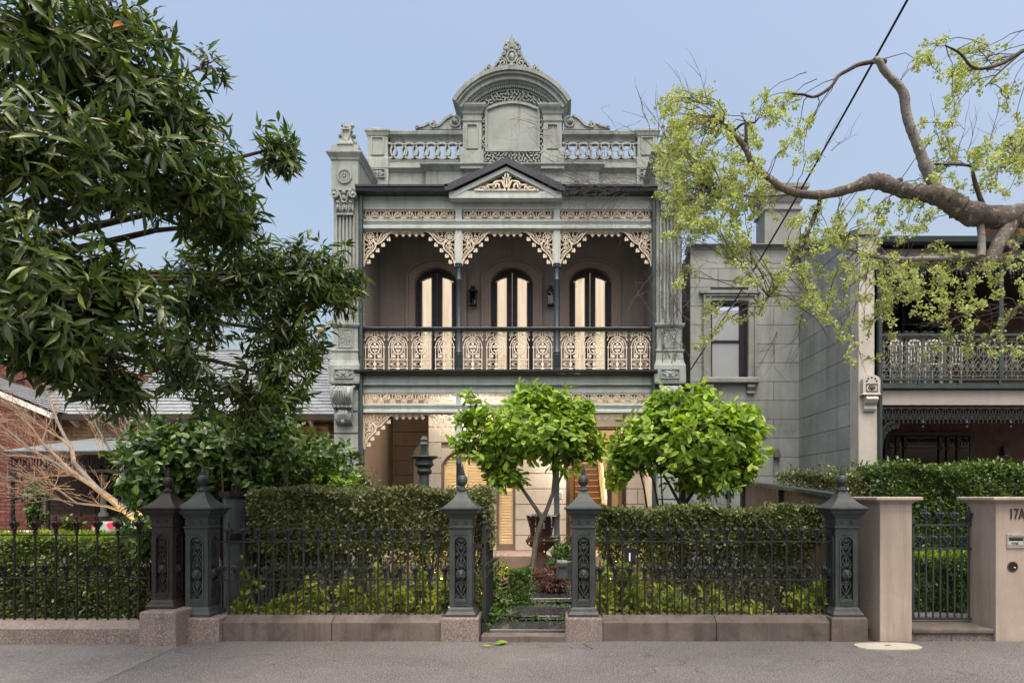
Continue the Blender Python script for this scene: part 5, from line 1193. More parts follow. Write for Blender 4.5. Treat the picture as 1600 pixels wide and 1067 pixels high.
# cornice
MB().prismx([(YN-.04, wz(391.5, YN)), (YN-.06, wz(390.5, YN)), (YN-.06, wz(389, YN)), (YN-.10, wz(387.5, YN)), (YN-.16, wz(386, YN)), (YN-.16, wz(384.5, YN)), (YN-.05, wz(383.5, YN)), (YN+.3, wz(383.5, YN)), (YN+.3, wz(391.5, YN))], nx0-.06, SX-.04).build('cornice', M['n_trim'], nb)
# sash window
x0, x1, z0, z1 = wh; cw = (x0+x1)/2
w = MB(); w.strip([(x0-.09, z0), (x0-.09, z1+.09), (x1+.09, z1+.09), (x1+.09, z0)], .18, YN-.07, YN-.003); w.strip([(x0-.16, z0), (x0-.16, z1+.16), (x1+.16, z1+.16), (x1+.16, z0)], .05, YN-.11, YN-.07)
w.box(x0-.27, x1+.27, YN-.13, YN-.037, z1+.20, z1+.27); wo = w.build('window', M['n_trim'], nb)
MB().rings(x0-.2, x1+.2, YN-.16, YN+.05, [(.02, z0-.13), (.03, z0-.11), (.03, z0-.03), (.0, z0)]).build('sill', M['n_trim'], wo)
for s in (-1, 1):
    xc = cw+s*(x1-x0)/2+s*.05; MB().prismx([(YN-.04, z0-.14), (YN-.14, z0-.15), (YN-.15, z0-.22), (YN-.09, z0-.3), (YN-.11, z0-.36), (YN-.04, z0-.38)], xc-.09, xc+.09).build('bracket', M['n_trim'], wo)
s = MB(); s.strip([(x0+.03, z0+.02), (x0+.03, z1-.03), (x1-.03, z1-.03), (x1-.03, z0+.02)], .06, YN+.06, YN+.14, True); s.box(x0, x1, YN+.08, YN+.13, (z0+z1)/2-.03, (z0+z1)/2+.03); s.box(x1-.16, x1-.055, YN+.07, YN+.17, z0, z1); s.build('frame', M['doorpaint'], wo)
MB().box(x0+.05, x1-.16, YN+.10, YN+.105, z0+.04, z1-.05).build('pane', M['glass'], wo); MB().box(x0, x1, YN+.16, YN+.17, z0, z1-.12).build('blind', M['blind'], wo)
# chimney behind the parapet
cx0, cx1 = wx(1195, 16), wx(1250, 16); zc = lambda p: wz(p, 16)
MB().rings(cx0, cx1, 16, 16.7, [(.0, 7.), (0, zc(330)), (.05, zc(328)), (.05, zc(324)), (0, zc(322)), (0, zc(318)), (.03, zc(316)), (.12, zc(306)), (.12, zc(301)), (.18, zc(297)), (.18, zc(291)), (.12, zc(289))]).build('chimney', M['n_trim'], nb)
# verandah of the neighbour
vz = lambda p: wz(p, YV); VX0, VX1 = SX+.32, 11.5
xv = lambda p: wx(p, YV)
MB().box(VX0, VX1, YV+.02, YN, vz(604), vz(598)).build('balcony_floor', M['n_green'], nb)
for a, c, o in ((604, 599, .05), (612, 608.5, -.0)): pass
MB().prismx([(YV-.05, vz(602)), (YV-.05, vz(607)), (YV+.02, vz(608)), (YV+.1, vz(608)), (YV+.1, vz(602))], VX0-.0, VX1).build('edge_gutter', M['n_green'], nb)
MB().box(VX0, VX1, YV+.0, YV+.06, vz(594), vz(590.5)).build('bottom_rail', M['n_green'], nb)
for k in range(7):
    x = VX0+.75+k*.75; MB().box(x, x+.04, YV+.0, YV+.05, vz(602), vz(594)).build('rail_block', M['n_green'], nb)
MB().box(VX0, VX1, YV+.04, YV+.14, vz(632), vz(609)).build('beam', M['n_beam'], nb)
MB().box(VX0, VX1, YV-.03, YV+.07, vz(525.5), vz(521.5)).build('handrail', M['n_green'], nb)
for px in (1369.5, 1565): MB().box(xv(px)-.04, xv(px)+.04, YV+.0, YV+.08, vz(590), vz(395)).build('verandah_post', M['n_green'], nb)
MB().tube([(SX+.35, YV-.02, 0), (SX+.35, YV-.02, vz(380))], .04, 8).build('downpipe', M['n_green'], nb, True)
def npanel(x0, zt, h, w):
    b = MB(); ya, yb = YV+.01, YV+.03; S = lambda q, wd=.014: b.strip([(x0+p[0]*w, zt-p[1]*h) for p in q], wd, ya, yb)
    S([(0, 0), (0, 1)], .016); S([(1, 0), (1, 1)], .016); S([(0, .01), (1, .01)]); S([(0, .97), (1, .97)]); S([(0, .11), (1, .11)], .009); S([(0, .84), (1, .84)], .012)
    for k in range(6): S([(k/6+.04, .1), (k/6+.12, .02)], .011)
    for s in (0, .5):
        S([(s, .30), (s+.25, .12), (s+.5, .30)]); S([(s+.25, .14), (s+.25, .84)], .011); S([(s+.02, .50), (s+.25, .30), (s+.48, .50), (s+.25, .66), (s+.02, .50)]); S([(s, .84), (s+.25, .58), (s+.5, .84)]); S([(s, .60), (s+.25, .84), (s+.5, .60)])
        b.ring(x0+(s+.25)*w, zt-.42*h, .05, .055, .014, ya, yb, 8); b.disc(x0+(s+.25)*w, zt-.22*h, .028, .035, ya, yb, 6); b.disc(x0+(s+.25)*w, zt-.72*h, .035, .035, ya, yb, 6)
        S([(s+.05, .30), (s+.05, .5)], .01); S([(s+.45, .30), (s+.45, .5)], .01); S([(s+.08, .955), (s+.16, .86), (s+.25, .955), (s+.34, .86), (s+.42, .955)], .011)
    for s in (0, .5, 1): b.disc(x0+s*w, zt-.24*h, .03, .04, ya, yb, 6)
    S([(.25, .97), (.25, 1.03)], .02); S([(.75, .97), (.75, 1.03)], .02); return b
pw = 33.6*YV/FPX; np0 = npanel(xv(1373.5), vz(527), vz(527)-vz(589), pw).build('balustrade_panel', M['n_iron'], nb)
for k in range(1, 9): cpart(np0, (pw+.014)*k)
for k in range(10): x = xv(1373)+(pw+.014)*k; MB().box(x-.009, x+.003, YV+.008, YV+.035, vz(590), vz(526)).build('baluster', M['n_green'], nb)
# hanging lace of the verandah, above and below
def hang(zt, h, x0, n, w):
    b = MB(); ya, yb = YV+.05, YV+.07; st = w/n
    b.strip([(x0, zt-.012), (x0+w, zt-.012)], .024, ya, yb); b.strip([(x0, zt-h*.72), (x0+w, zt-h*.72)], .018, ya, yb)
    for k in range(n):
        x = x0+st*(k+.5); zb = zt-h*.70
        for a, l in ((90, .9), (62, .85), (118, .85), (35, .7), (145, .7)): b.strip([(x, zb), (x+h*.66*l*.55*math.cos(R(a)), zb+h*.66*l*.6*math.sin(R(a))), (x+h*.66*l*.9*math.cos(R(a)), zb+h*.66*l*math.sin(R(a)))], [.01, .022, .008], ya, yb)
        b.ring(x, zb, st*.48, h*.62, .013, ya, yb, 8, 0, PI)
        for q in (-.25, .25): b.disc(x+q*st, zt-h*.84, .016, .028, ya, yb, 6); b.disc(x+q*st, zt-h*.97, .014, .018, ya, yb, 6)
    return b
lw = 8*.165
for zt, h in ((vz(635.5), .30), (vz(403), .30)):
    l0 = hang(zt, h, VX0+.05, 8, lw).build('verandah_lace', M['blackpaint'], nb)
    for k in range(1, 4): cpart(l0, lw*k)
    for k in range(1, 5):
        x = VX0+.05+.82*k; MB().lathe(x, YV+.06, [(.015, .1), (.02, .06), (.035, .03), (.02, 0), (.015, -.03), (.03, -.05), (.005, -.08)][::-1], 8, zt-h-.02).build('pendant', M['blackpaint'], nb, True)
b = MB(); ya, yb = YV+.05, YV+.07
for i in range(7): trefoil(b, VX0+.05+.30*math.cos(PI/2+PI/2*i/6)+.30, vz(635)-.30-.36+.36*math.sin(PI/2*(1-i/6)), .5, -.8, ya, yb, .03)
b.strip([(VX0+.35-.30*math.sin(PI/2*i/10), vz(635)-.66+.38*math.cos(PI/2*i/10)) for i in range(11)], .05, ya, yb); b.strip([(VX0+.03, vz(635)), (VX0+.03, vz(635)-.7)], .03, ya, yb); b.build('lace_bracket', M['blackpaint'], nb)
# console on the pillar
b = MB(); xp = SX+.135; b.rings(xp-.15, xp+.17, YV-.12, YV-.002, [(0, vz(619)), (.015, vz(617.5)), (0, vz(616)), (0, vz(596))]); b.prism([(xp-.15, vz(596))]+[(xp+.01+.16*math.cos(PI-PI*i/10), vz(596)+.105*math.sin(PI*i/10)) for i in range(11)]+[(xp+.17, vz(596))], YV-.12, YV-.002)
b.prismx([(YV, vz(620)), (YV-.13, vz(621)), (YV-.17, vz(625)), (YV-.13, vz(630)), (YV-.06, vz(634)), (YV-.08, vz(639)), (YV-.05, vz(643)), (YV, vz(644))], xp-.10, xp+.12)
co = b.build('console', M['n_pillar'], nb, bevel=.004)
b = MB(); b.strip([(xp-.09, vz(613)), (xp-.09, vz(602)), (xp+.11, vz(602)), (xp+.11, vz(613))], .02, YV-.128, YV-.121, True); b.ball((xp+.01, YV-.12, vz(607.5)), .035, .02, .03)
for k in range(8): b.ball((xp+.01+.055*math.cos(k*PI/4), YV-.12, vz(607.5)+.04*math.sin(k*PI/4)), .018, .012, .016, 6, 4)
for k in range(5): b.ball((xp+.01+.09*math.cos(PI*k/4), YV-.12, vz(597)+.065*math.sin(PI*k/4)), .02, .012, .02, 6, 4)
b.build('carving', M['letter'], co, True)
# verandah walls behind: dark above, brown brick below
b = MB(); b.box(VX0, VX1, YN-.3, YN-.1, 0, 6.5); b.build('verandah_wall', M['n_brick'], nb)
MB().box(SX+.285, SX+.33, YV+.3, YN-.3, 0, 6.3).build('verandah_cheek', M['n_dark'], nb)
MB().box(VX0, VX1, YV+.1, YN, vz(404), vz(404)+.04).build('verandah_ceiling', M['n_frame'], nb); MB().box(VX0, VX1, YV+.16, YN-.1, vz(618), vz(617)).build('verandah_ceiling', M['n_frame'], nb)
MB().box(xv(1358), VX1, YV+.04, YV+.14, vz(402), vz(388)).build('beam', M['n_beam'], nb)
MB().prismx([(YV-.25, vz(386)), (YV-.27, vz(378)), (YV-.2, vz(378)), (YV-.1, vz(386))], SX+.3, VX1).build('eave_gutter', M['n_green'], nb)
MB().hexa([(SX+.3, YV-.2, vz(379)), (VX1, YV-.2, vz(379)), (VX1, YN+2.5, vz(379)+.5), (SX+.3, YN+2.5, vz(379)+.5), (SX+.3, YV-.2, vz(379)+.04), (VX1, YV-.2, vz(379)+.04), (VX1, YN+2.5, vz(379)+.54), (SX+.3, YN+2.5, vz(379)+.54)]).build('roof', M['tin'], nb)
MB().box(wx(1560, 16), 12, 16, 16.6, 8.2, wz(330, 16)).build('chimney', M['redbrick'], nb)
yb = YN-.302; xw = lambda p: wx(p, yb); zw = lambda p: wz(p, yb)
d = MB().strip([(xw(1385), .2), (xw(1385), zw(678)), (xw(1517), zw(678)), (xw(1517), .2)], .14, yb-.06, yb).build('window', M['n_frame'], nb)
b = MB(); b.box(xw(1388), xw(1515), yb-.03, yb-.0, .2, zw(681)); b.build('dark_room', M['black'], d)
b = MB()
for px in (1399, 1411, 1466, 1478, 1494): b.box(xw(px)-.03, xw(px)+.03, yb-.09, yb-.035, .2, zw(683))
b.box(xw(1385), xw(1517), yb-.09, yb-.035, zw(701), zw(699)); b.build('mullion', M['n_frame'], d)
MB().box(xw(1388), xw(1515), yb-.05, yb-.045, .3, zw(683)).build('pane', M['glass_dark'], d)
d = MB().strip([(xw(1392), vz(600)), (xw(1392), zw(448)), (xw(1478), zw(448)), (xw(1478), vz(600))], .14, yb-.06, yb).build('window', M['n_frame'], nb)
MB().box(xw(1388), xw(1480), yb-.03, yb, vz(600), zw(448)).build('dark_room', M['black'], d); MB().box(xw(1388), xw(1480), yb-.05, yb-.045, vz(600), zw(450)).build('pane', M['glass_dark'], d)
b = MB()
for px in (1408, 1436, 1462): b.box(xw(px)-.025, xw(px)+.025, yb-.09, yb-.052, vz(600), zw(449))
b.build('mullion', M['n_frame'], d)
# little wall lights of the neighbour
for px, py, yy, lab in ((1213, 708, YN-.04, 'small dark wedge shaped wall light on the grey block wall'), (1568, 705, yb, 'small dark wedge shaped wall light on the brown brick under the verandah')):
    x, z = wx(px, yy), wz(py, yy); L = thing('wall_light', lab, 'lamp', (x, yy, z), 'wedge wall lights')
    MB().hexa([(x-.075, yy-.13, z-.1), (x+.075, yy-.13, z-.1), (x+.075, yy-.0, z-.1), (x-.075, yy-.0, z-.1), (x-.045, yy-.06, z+.1), (x+.045, yy-.06, z+.1), (x+.045, yy-.0, z+.1), (x-.045, yy-.0, z+.1)]).build('lamp_body', M['letter'], L, bevel=.006)
    MB().box(x-.05, x+.05, yy-.11, yy-.02, z-.106, z-.101).build('diffuser', M['white'], L)
# white wire chairs on the balcony
for k, (px, lab) in enumerate(((1392, 'white wire balcony chair nearest the wing wall, behind the iron railing'), (1420, 'white wire balcony chair second from the wing wall, behind the railing'), (1450, 'white wire balcony chair in the middle behind the railing, its back widest in view'), (1484, 'white wire balcony chair farthest right behind the railing'))):
    x = wx(px, 12.2); zf = vz(598); L = thing('wire_chair', lab, 'chair', (x, 12.2, zf), 'white wire chairs on the balcony')
    b = MB(); w = .16 if k == 2 else .11
    b.strip([(x-w, zf+.42), (x-w, zf+.86), (x, zf+.90), (x+w, zf+.86), (x+w, zf+.42)], .02, 12.0, 12.02)
    for s in (-.6, 0, .6): b.ring(x+s*w, zf+.84, w*.3, .05, .014, 11.995, 12.02, 9); b.strip([(x+s*w, zf+.79), (x+s*w, zf+.44)], .012, 12.0, 12.02)
    b.build('backrest', M['white'], L)
    MB().box(x-w, x+w, 12.0, 12.34, zf+.42, zf+.45).build('seat', M['white'], L)
    for sx in (-1, 1):
        for yy in (12.02, 12.32): MB().tube([(x+sx*w, yy, zf), (x+sx*w*.95, yy, zf+.43)], .012, 5).build('leg', M['white'], L)
# power cable from the street to the right pier
cb = MB(); A = W(1077, 580, 12.95); B = W(1440, -40, 6.0); Bm = (A+B)/2-Vector((0, 0, .28))
cb.tube([A*(1-t)**2+Bm*2*t*(1-t)+B*t*t for t in [i/24 for i in range(25)]], .0135, 6)
cb.tube([A, A+Vector((-.02, 0, -.25)), A+Vector((.02, .02, -.6)), A+Vector((0, .03, -.9))], .014, 6)
tag(cb.build('power_cable', M['cable'], None, True), 'black power cable slanting down from the sky to the right end pier', 'cable')

# ================================================================== LEFT NEIGHBOUR (red brick, slate roof)
ln = thing('neighbour_house', 'red brick bungalow with grey slate roof and dark iron verandah at the left', 'house', (-9, 14, 0))
YL = 14.05
# projecting gabled wing of red brick
wl0, wl1 = -15, wx(76, YL); rk = lambda x: wz(616, YL)+(wx(0, YL)-x)*.42
MB().prism([(wl0, 0), (wl1, 0), (wl1, rk(wl1)), (wx(-60, YL), rk(wx(-60, YL))), (wl0, rk(wx(-60, YL)))], YL, YL+.2).build('gable_wall', M['mortar'], ln)
bricks('brick', M['redbrick'], ln, wx(-6, YL), wl1, wz(838, YL), 4.9, YL, limit=300, clip=lambda x, z: z < rk(x)-.06)
ux = Vector((1, 0, -.42)).normalized()
MB().hexa([(wx(-90, YL), YL-.12, rk(wx(-90, YL))-.03), (wl1+.15, YL-.12, rk(wl1+.15)-.03), (wl1+.15, YL+.02, rk(wl1+.15)-.03), (wx(-90, YL), YL+.02, rk(wx(-90, YL))-.03), (wx(-90, YL), YL-.12, rk(wx(-90, YL))+.08), (wl1+.15, YL-.12, rk(wl1+.15)+.08), (wl1+.15, YL+.02, rk(wl1+.15)+.08), (wx(-90, YL), YL+.02, rk(wx(-90, YL))+.08)]).build('barge_board', M['white'], ln)
# roofs: big slate slope behind, then the verandah roof
RY = 14.6; e0, e1 = wx(48, RY), wx(548, RY); ez = wz(652, RY)
slope = Vector((0, 1, .62)).normalized()
bk = MB(); q = lambda a, b_: Vector((e0, RY-.35, ez))+Vector((a, 0, 0))+slope*b_
bk.add([q(-2.5, 0), q(e1-e0, 0), q(e1-e0, 4.6), q(-2.5, 4.6)], [(0, 1, 2, 3)]); bk.build('roof_deck', M['slate_under'], ln)
slates('slate', M['slate'], ln, (e0-.0, RY-.37, ez-.01), (1, 0, 0), slope, e1-e0, 4.3, 22, .30, 300)
# cross roof over the wing, seen sloping up to the left
s2 = Vector((-1, .0, .42)).normalized()
bk = MB(); o2 = Vector((wl1+.25, YL+.0, rk(wl1+.25)+.12)); q2 = lambda a, b_: o2+Vector((0, a, 0))+s2*b_
bk.add([q2(0, 0), q2(5.5, 0), q2(5.5, 4.5), q2(0, 4.5)], [(0, 1, 2, 3)]); bk.build('roof_deck', M['slate_under'], ln)
slates('slate', M['slate'], ln, tuple(o2+Vector((0, -.1, .01))), (0, 1, 0), s2, 5.4, 4.2, 20, .32, 0)
MB().hexa([q2(1.2, 2.2)+Vector((0, 0, .05)), q2(2.4, 2.2)+Vector((0, 0, .05)), q2(2.4, 3.2)+Vector((0, 0, .05)), q2(1.2, 3.2)+Vector((0, 0, .05)), q2(1.2, 2.2)+Vector((0, 0, .16)), q2(2.4, 2.2)+Vector((0, 0, .16)), q2(2.4, 3.2)+Vector((0, 0, .16)), q2(1.2, 3.2)+Vector((0, 0, .16))]).build('skylight', M['n_dark'], ln)
MB().tube([tuple(q(-.8, 3.3)+Vector((0, 0, .1))), tuple(q(1.8, 2.0)+Vector((0, 0, .12)))], .08, 8).build('hip_tiles', M['terracotta'], ln, True)
MB().box(-13, wx(-2, 15.5), 15.5, 16.3, 4, wz(565, 15.5)).build('chimney', M['redbrick'], ln)
MB().box(e0-.1, e1, RY-.5, RY-.38, ez-.12, ez+.02).build('eave_gutter', M['n_frame'], ln)
MB().box(e0+.1, e1, RY-.05, RY+.1, 0, ez-.06).build('front_wall', M['palemortar'], ln)
bricks('brick', M['yellowbrick'], ln, wx(60, RY), wx(540, RY), wz(700, RY), ez-.02, RY-.05, limit=150)
for k in range(16): x = e0+.3+k*.42; MB().prismx([(RY-.08, ez-.05), (RY-.36, ez-.05), (RY-.30, ez-.12), (RY-.12, ez-.24), (RY-.08, ez-.24)], x, x+.07).build('eave_bracket', M['white'], ln)
bricks('quoin', M['redbrick'], ln, wx(496, RY), wx(505, RY), wz(740, RY), wz(666, RY), RY-.085, .14); bricks('quoin', M['redbrick'], ln, wx(516, RY), wx(528, RY), wz(740, RY), wz(660, RY), RY-.085, .16)
MB().box(wx(440, RY), e1, RY-.12, RY-.085, wz(665, RY), wz(661, RY)).build('string_course', M['n_frame'], ln)
# verandah
VL = 13.0; v0, v1 = wx(12, VL), wx(360, VL); vzl = lambda p: wz(p, VL)
MB().hexa([(v0, VL-.1, vzl(706)), (v1, VL-.1, vzl(706)), (v1, RY, wz(683, RY)), (v0+1.0, RY, wz(683, RY)), (v0, VL-.1, vzl(706)+.03), (v1, VL-.1, vzl(706)+.03), (v1, RY, wz(683, RY)+.03), (v0+1.0, RY, wz(683, RY)+.03)]).build('verandah_roof', M['tin'], ln)
MB().box(v0-.05, v1, VL-.18, VL-.08, vzl(711), vzl(706)).build('verandah_gutter', M['n_frame'], ln)
MB().box(v0, v1, VL-.03, VL+.05, vzl(738), vzl(733)).build('verandah_beam', M['n_frame'], ln)
b = MB(); n = 26; st = (v1-v0)/n
for k in range(n):
    x = v0+st*(k+.5); b.ring(x, vzl(722), st*.42, .10, .018, VL-.01, VL+.012, 9); b.strip([(x, vzl(732)), (x, vzl(712))], .014, VL-.01, VL+.012); b.disc(x+st/2, vzl(722), .03, .04, VL-.01, VL+.012, 6)
b.build('verandah_lace', M['blackpaint'], ln)
for px in (20, 75, 330): MB().lathe(wx(px, VL), VL, [(.06, 0), (.06, .5), (.04, .55), (.035, vzl(742)-.1), (.06, vzl(742)-.05), (.06, vzl(738))], 10).build('verandah_post', M['blackpaint'], ln, True)
for px, s in ((20, 1), (75, 1)):
    b = MB(); x = wx(px, VL)
    for i in range(6): trefoil(b, x+.05+.5*math.sin(PI/2*i/5), vzl(738)-.5+.5*math.cos(PI/2*(1-i/5))*0+.5*math.sin(PI/2*i/5)*.9, .5, -.6, VL-.01, VL+.012, .03)
    b.strip([(x+.02+.5*math.sin(PI/2*i/8), vzl(738)-.55+.53*(1-math.cos(PI/2*i/8))) for i in range(9)], .03, VL-.01, VL+.012); b.spiral(x+.14, vzl(738)-.15, .10, .02, 0, 1.5, .02, VL-.01, VL+.012); b.build('lace_bracket', M['blackpaint'], ln)
YB = 14.0
MB().box(wx(60, YB), wx(330, YB), YB, YB+.5, 0, wz(688, YB)).build('verandah_wall', M['mortar'], ln)
bricks('brick', M['darkbrick'], ln, wx(78, YB), wx(150, YB), wz(802, YB), wz(725, YB), YB, limit=200)
bricks('brick', M['redbrick'], ln, wx(78, YB), wx(150, YB), wz(842, YB), wz(803, YB), YB, limit=60)
wd = MB().box(wx(152, YB), wx(230, YB), YB-.03, YB-.0, wz(806, YB), wz(725, YB)).build('window', M['black'], ln)
MB().lathe(wx(167, YB), YB-.1, [(.10, 0), (.10, .06), (.06, .10), (.055, .8), (.09, .86), (.09, .92)], 12, wz(806, YB)).build('column', M['n_pillar'], wd, True)
MB().box(wx(120, YB), wx(150, YB), YB-.05, YB-.034, wz(842, YB), wz(812, YB)).build('door_mat', M['n_frame'], ln) if False else None
MB().prism([(wx(36, VL), .2), (wx(70, VL), .2), (wx(70, VL), 2.3), (wx(62, VL), 2.55), (wx(50, VL), 2.62), (wx(40, VL), 2.5), (wx(36, VL), 2.3)], VL+1.0-.02, VL+1.05).build('side_arch', M['redbrick'], ln)
# bench with floral cushions on the verandah
bx_, by_, bz_ = wx(178, 13.3), 13.3, .35
MB().box(-14, -5.3, 12.95, 14.1, -.02, .35).build('verandah_floor', M['sand'], ln)
be = thing('bench', 'timber verandah bench with floral pink and green cushions at far left', 'bench', (bx_, by_, bz_))
MB().box(bx_-.52, bx_+.6, by_-.2, by_+.25, bz_+.38, bz_+.43).build('seat', M['yellowbrick'], be, bevel=.005)
for sx in (-.48, .56):
    for sy in (-.17, .22): MB().box(bx_+sx-.03, bx_+sx+.03, by_+sy-.03, by_+sy+.03, bz_, bz_+.38).build('leg', M['yellowbrick'], be)
for k, (a, c) in enumerate(((-.5, .03), (.06, .58))):
    b = MB(); b.rings(bx_+a+.03, bx_+c-.03, by_+.05, by_+.17, [(-.03, bz_+.44), (.02, bz_+.48), (.03, bz_+.62), (.02, bz_+.80), (-.03, bz_+.84)])
    tag(b.build('cushion', M['floral'], None, True), ('floral pink and green cushion on the left half of the verandah bench', 'floral pink and green cushion on the right half of the verandah bench')[k], 'cushion', 'cushions on the verandah bench')
# low lit bowl in the left neighbour's garden
wbx = wx(12, 9.6)
bo = thing('water_bowl', 'wide pale garden bowl glowing underneath behind the far left hedge', 'bowl', (wbx, 9.6, 0))
MB().lathe(wbx, 9.6, [(.18, 0), (.14, .1), (.12, .55), (.3, .75), (.55, 1.0), (.66, 1.14), (.68, 1.17), (.62, 1.17), (.5, 1.05), (0.01, 1.0)], 28).build('bowl', M['steel'], bo, True)
MB().lathe(wbx-.0, 9.2, [(.03, 0), (.03, .62), (.05, .64), (.05, .72), (.04, .73)], 10).build('spotlight', M['blackpaint'], bo, True)
lamp('POINT', 'bowl_light', (wbx+.1, 9.05, .86), 9, (1., .55, .14), bo, .05)
struct(MB().add([(-16, 7.6, .03), (-4.25, 7.6, .03), (-4.25, 14, .05), (-16, 14, .05)], [(0, 1, 2, 3)]).build('garden_bed', M['soil']))
struct(MB().add([(3.75, 7.7, .10), (14, 7.7, .10), (14, 14.3, .12), (3.75, 14.3, .12)], [(0, 1, 2, 3)]).build('paved_path', M['concrete']))
# ================================================================== HEDGES
def trunks(parent, x0, x1, y, z0, z1, n, mat, spread=.45):
    for k in range(n):
        x = x0+(x1-x0)*(k+.5)/n+random.uniform(-.1, .1); b = MB(); yy = y+random.uniform(-.08, .08)
        b.tube([(x, yy, z0), (x+random.uniform(-.05, .05), yy, z0+.25), (x+random.uniform(-.1, .1), yy, z0+.45)], [.035, .03, .024], 7)
        for q in range(5):
            a = random.uniform(-spread, spread); b.tube([(x, yy, z0+.35), (x+a*.5, yy+random.uniform(-.1, .1), z0+.6), (x+a, yy+random.uniform(-.2, .2), z1)], [.02, .014, .006], 5)
        b.build('stem', mat, parent, True)
def hedge(name, label, x0, x1, y0, y1, z0, z1, mats, n, ln, skin=.09, zlow=None, nlow=0, stems=0, stemmat='bark', group='clipped hedges', limetop=None):
    h = thing(name, label, 'hedge', ((x0+x1)/2, (y0+y1)/2, 0), group)
    P, D = hedge_pts(x0, x1, y0, y1, z0, z1, n)
    if zlow is not None:
        Q = np.column_stack((rng.uniform(x0+.05, x1-.05, nlow), rng.uniform(y0+.1, y1, nlow), z0-(z0-zlow)*rng.random(nlow)**1.2)); P = np.vstack((P, Q)); D = np.vstack((D, rng.normal(size=(nlow, 3))))
    U = rng.normal(size=P.shape)*.6; U[:, 1] -= .8; U[:, 2] += .8; D[:, 2] += .25
    leaf_mass('foliage', P, D, U, ln*rng.uniform(.6, 1.25, len(P)), T_SMALL, M[mats], h)
    if limetop:
        m = int(n*limetop[1]); P = np.column_stack((rng.uniform(x0, x1, m), rng.uniform(y0-.02, y1, m), z1+rng.uniform(-.04, .05, m))); D = rng.normal(size=(m, 3))*.5; D[:, 2] += .7
        U = rng.normal(size=(m, 3)); leaf_mass('top_growth', P, D, U, ln*rng.uniform(.7, 1.3, m), T_SMALL, M[limetop[0]], h)
    # sprigs that stand out of the clipped top
    m = 60; X = rng.uniform(x0, x1, m); b = MB()
    if stems: trunks(h, x0+.1, x1-.1, (y0+y1)/2+.05, zlow if zlow is not None else 0, z0+.25, stems, M[stemmat])
    return h
HY = 8.05
hA = hedge('hedge', 'tall clipped olive hedge left of the gate, behind the black fence', wx(387, HY), wx(764, HY), HY, HY+.75, 1.02, 1.80, 'l_hedge', 34000, .058, zlow=.25, nlow=5000, stems=6)
hB = hedge('hedge', 'lower clipped olive hedge right of the gate, behind the fence with the intercom', wx(937, HY), wx(1287, HY), HY, HY+.75, 1.10, 1.555, 'l_hedge', 26000, .058, zlow=.25, nlow=9000, stems=6)
hC = hedge('hedge', 'low clipped green hedge with top coloured lime as if lit at far left behind the brown fence', -8.6, wx(222, 8), 7.95, 9.0, .05, 1.17, 'l_hedge2', 42000, .055, limetop=('l_limetop', .07))  # lime top leaves: the light on the clipped top is put into leaf colour
hD_ = hedge('hedge', 'dark olive hedge strip against the grey block wall above the board fence', 3.85, 5.35, 10.0, 11.0, .3, 2.08, 'l_hedge', 26000, .05)
hE = hedge('hedge', 'large deep green hedge at far right behind the pier numbered 17A', wx(1390, 9.3), 8.4, 9.3, 10.4, .1, 2.16, 'l_hedge3', 52000, .06)
hF = hedge('hedge', 'small low hedge with lime top seen through the steel gate', wx(1432, 8.6), 6.4, 8.75, 9.2, .1, .88, 'l_hedge3', 12000, .045, limetop=('l_limetop', .10))
# soft uneven growth on top of the far right hedge
def growth(parent, x0, x1, y0, y1, z, n, ln, mat, T=T_SMALL, hgt=.16):
    P = []; 
    for k in range(n):
        x, y = random.uniform(x0, x1), random.uniform(y0, y1); h = random.uniform(.03, hgt)
        for q in range(7): P.append((x+random.gauss(0, .025), y+random.gauss(0, .025), z-.05+h*(q+1)/7+.04*math.sin(x*4)))
    P = np.array(P); D = rng.normal(size=P.shape); D[:, 2] += .6; leaf_mass('top_growth', P, D, rng.normal(size=P.shape), ln*rng.uniform(.6, 1.2, len(P)), T, M[mat], parent)
growth(hE, wx(1400, 9.3), 8.4, 9.3, 10.3, 2.16, 330, .07, 'l_hedge3'); growth(hD_, 3.85, 5.3, 10, 10.9, 2.08, 90, .06, 'l_hedge2', hgt=.28)
growth(hA, wx(390, HY), wx(760, HY), HY, HY+.7, 1.80, 170, .04, 'l_hedge', hgt=.10); growth(hB, wx(940, HY), wx(1285, HY), HY, HY+.7, 1.555, 170, .04, 'l_hedge', hgt=.12)
# rows of low yellow green shrubs along the footing walls
def low_shrubs(label, x0, x1, n, zmax):
    s = thing('low_shrub', label, 'shrub', ((x0+x1)/2, 7.85, .2), 'low yellow green shrubs behind the fence')
    m_ = 24; cx_ = rng.uniform(x0, x1, m_); ch_ = .12+(zmax-.3)*rng.random(m_)**1.4; kk = rng.integers(0, m_, n); hh = rng.random(n)**.8
    C = np.column_stack((np.clip(cx_[kk]+rng.normal(size=n)*.085*(1.2-hh*.6), x0, x1), rng.uniform(7.70, 8.05, n), .20+ch_[kk]*hh)); A = rng.normal(size=(n, 3))*.45; A[:, 2] += .9; A[:, 1] -= .55
    P, D, U, L = rosettes(C, A, 7, .10, (35, 95), .1, .04); leaves('leaf', P, D, U, L, T_ELL, M['l_yellow'], s, 300)
    b = MB()
    for k in range(0, n, 3): c = C[k]; b.tube([(c[0]+random.uniform(-.05, .05), c[1]+.05, .15), (c[0], c[1]+.02, (c[2]+.15)/2), tuple(c)], [.007, .005, .003], 4)
    b.build('stems', M['bark_dark'], s, kind='stuff')
low_shrubs('row of low yellow green shrubs at the foot of the left iron fence', wx(345, 7.8), wx(700, 7.8), 340, .88)
low_shrubs('row of low yellow green shrubs at the foot of the right iron fence', wx(935, 7.8), wx(1295, 7.8), 340, .92)

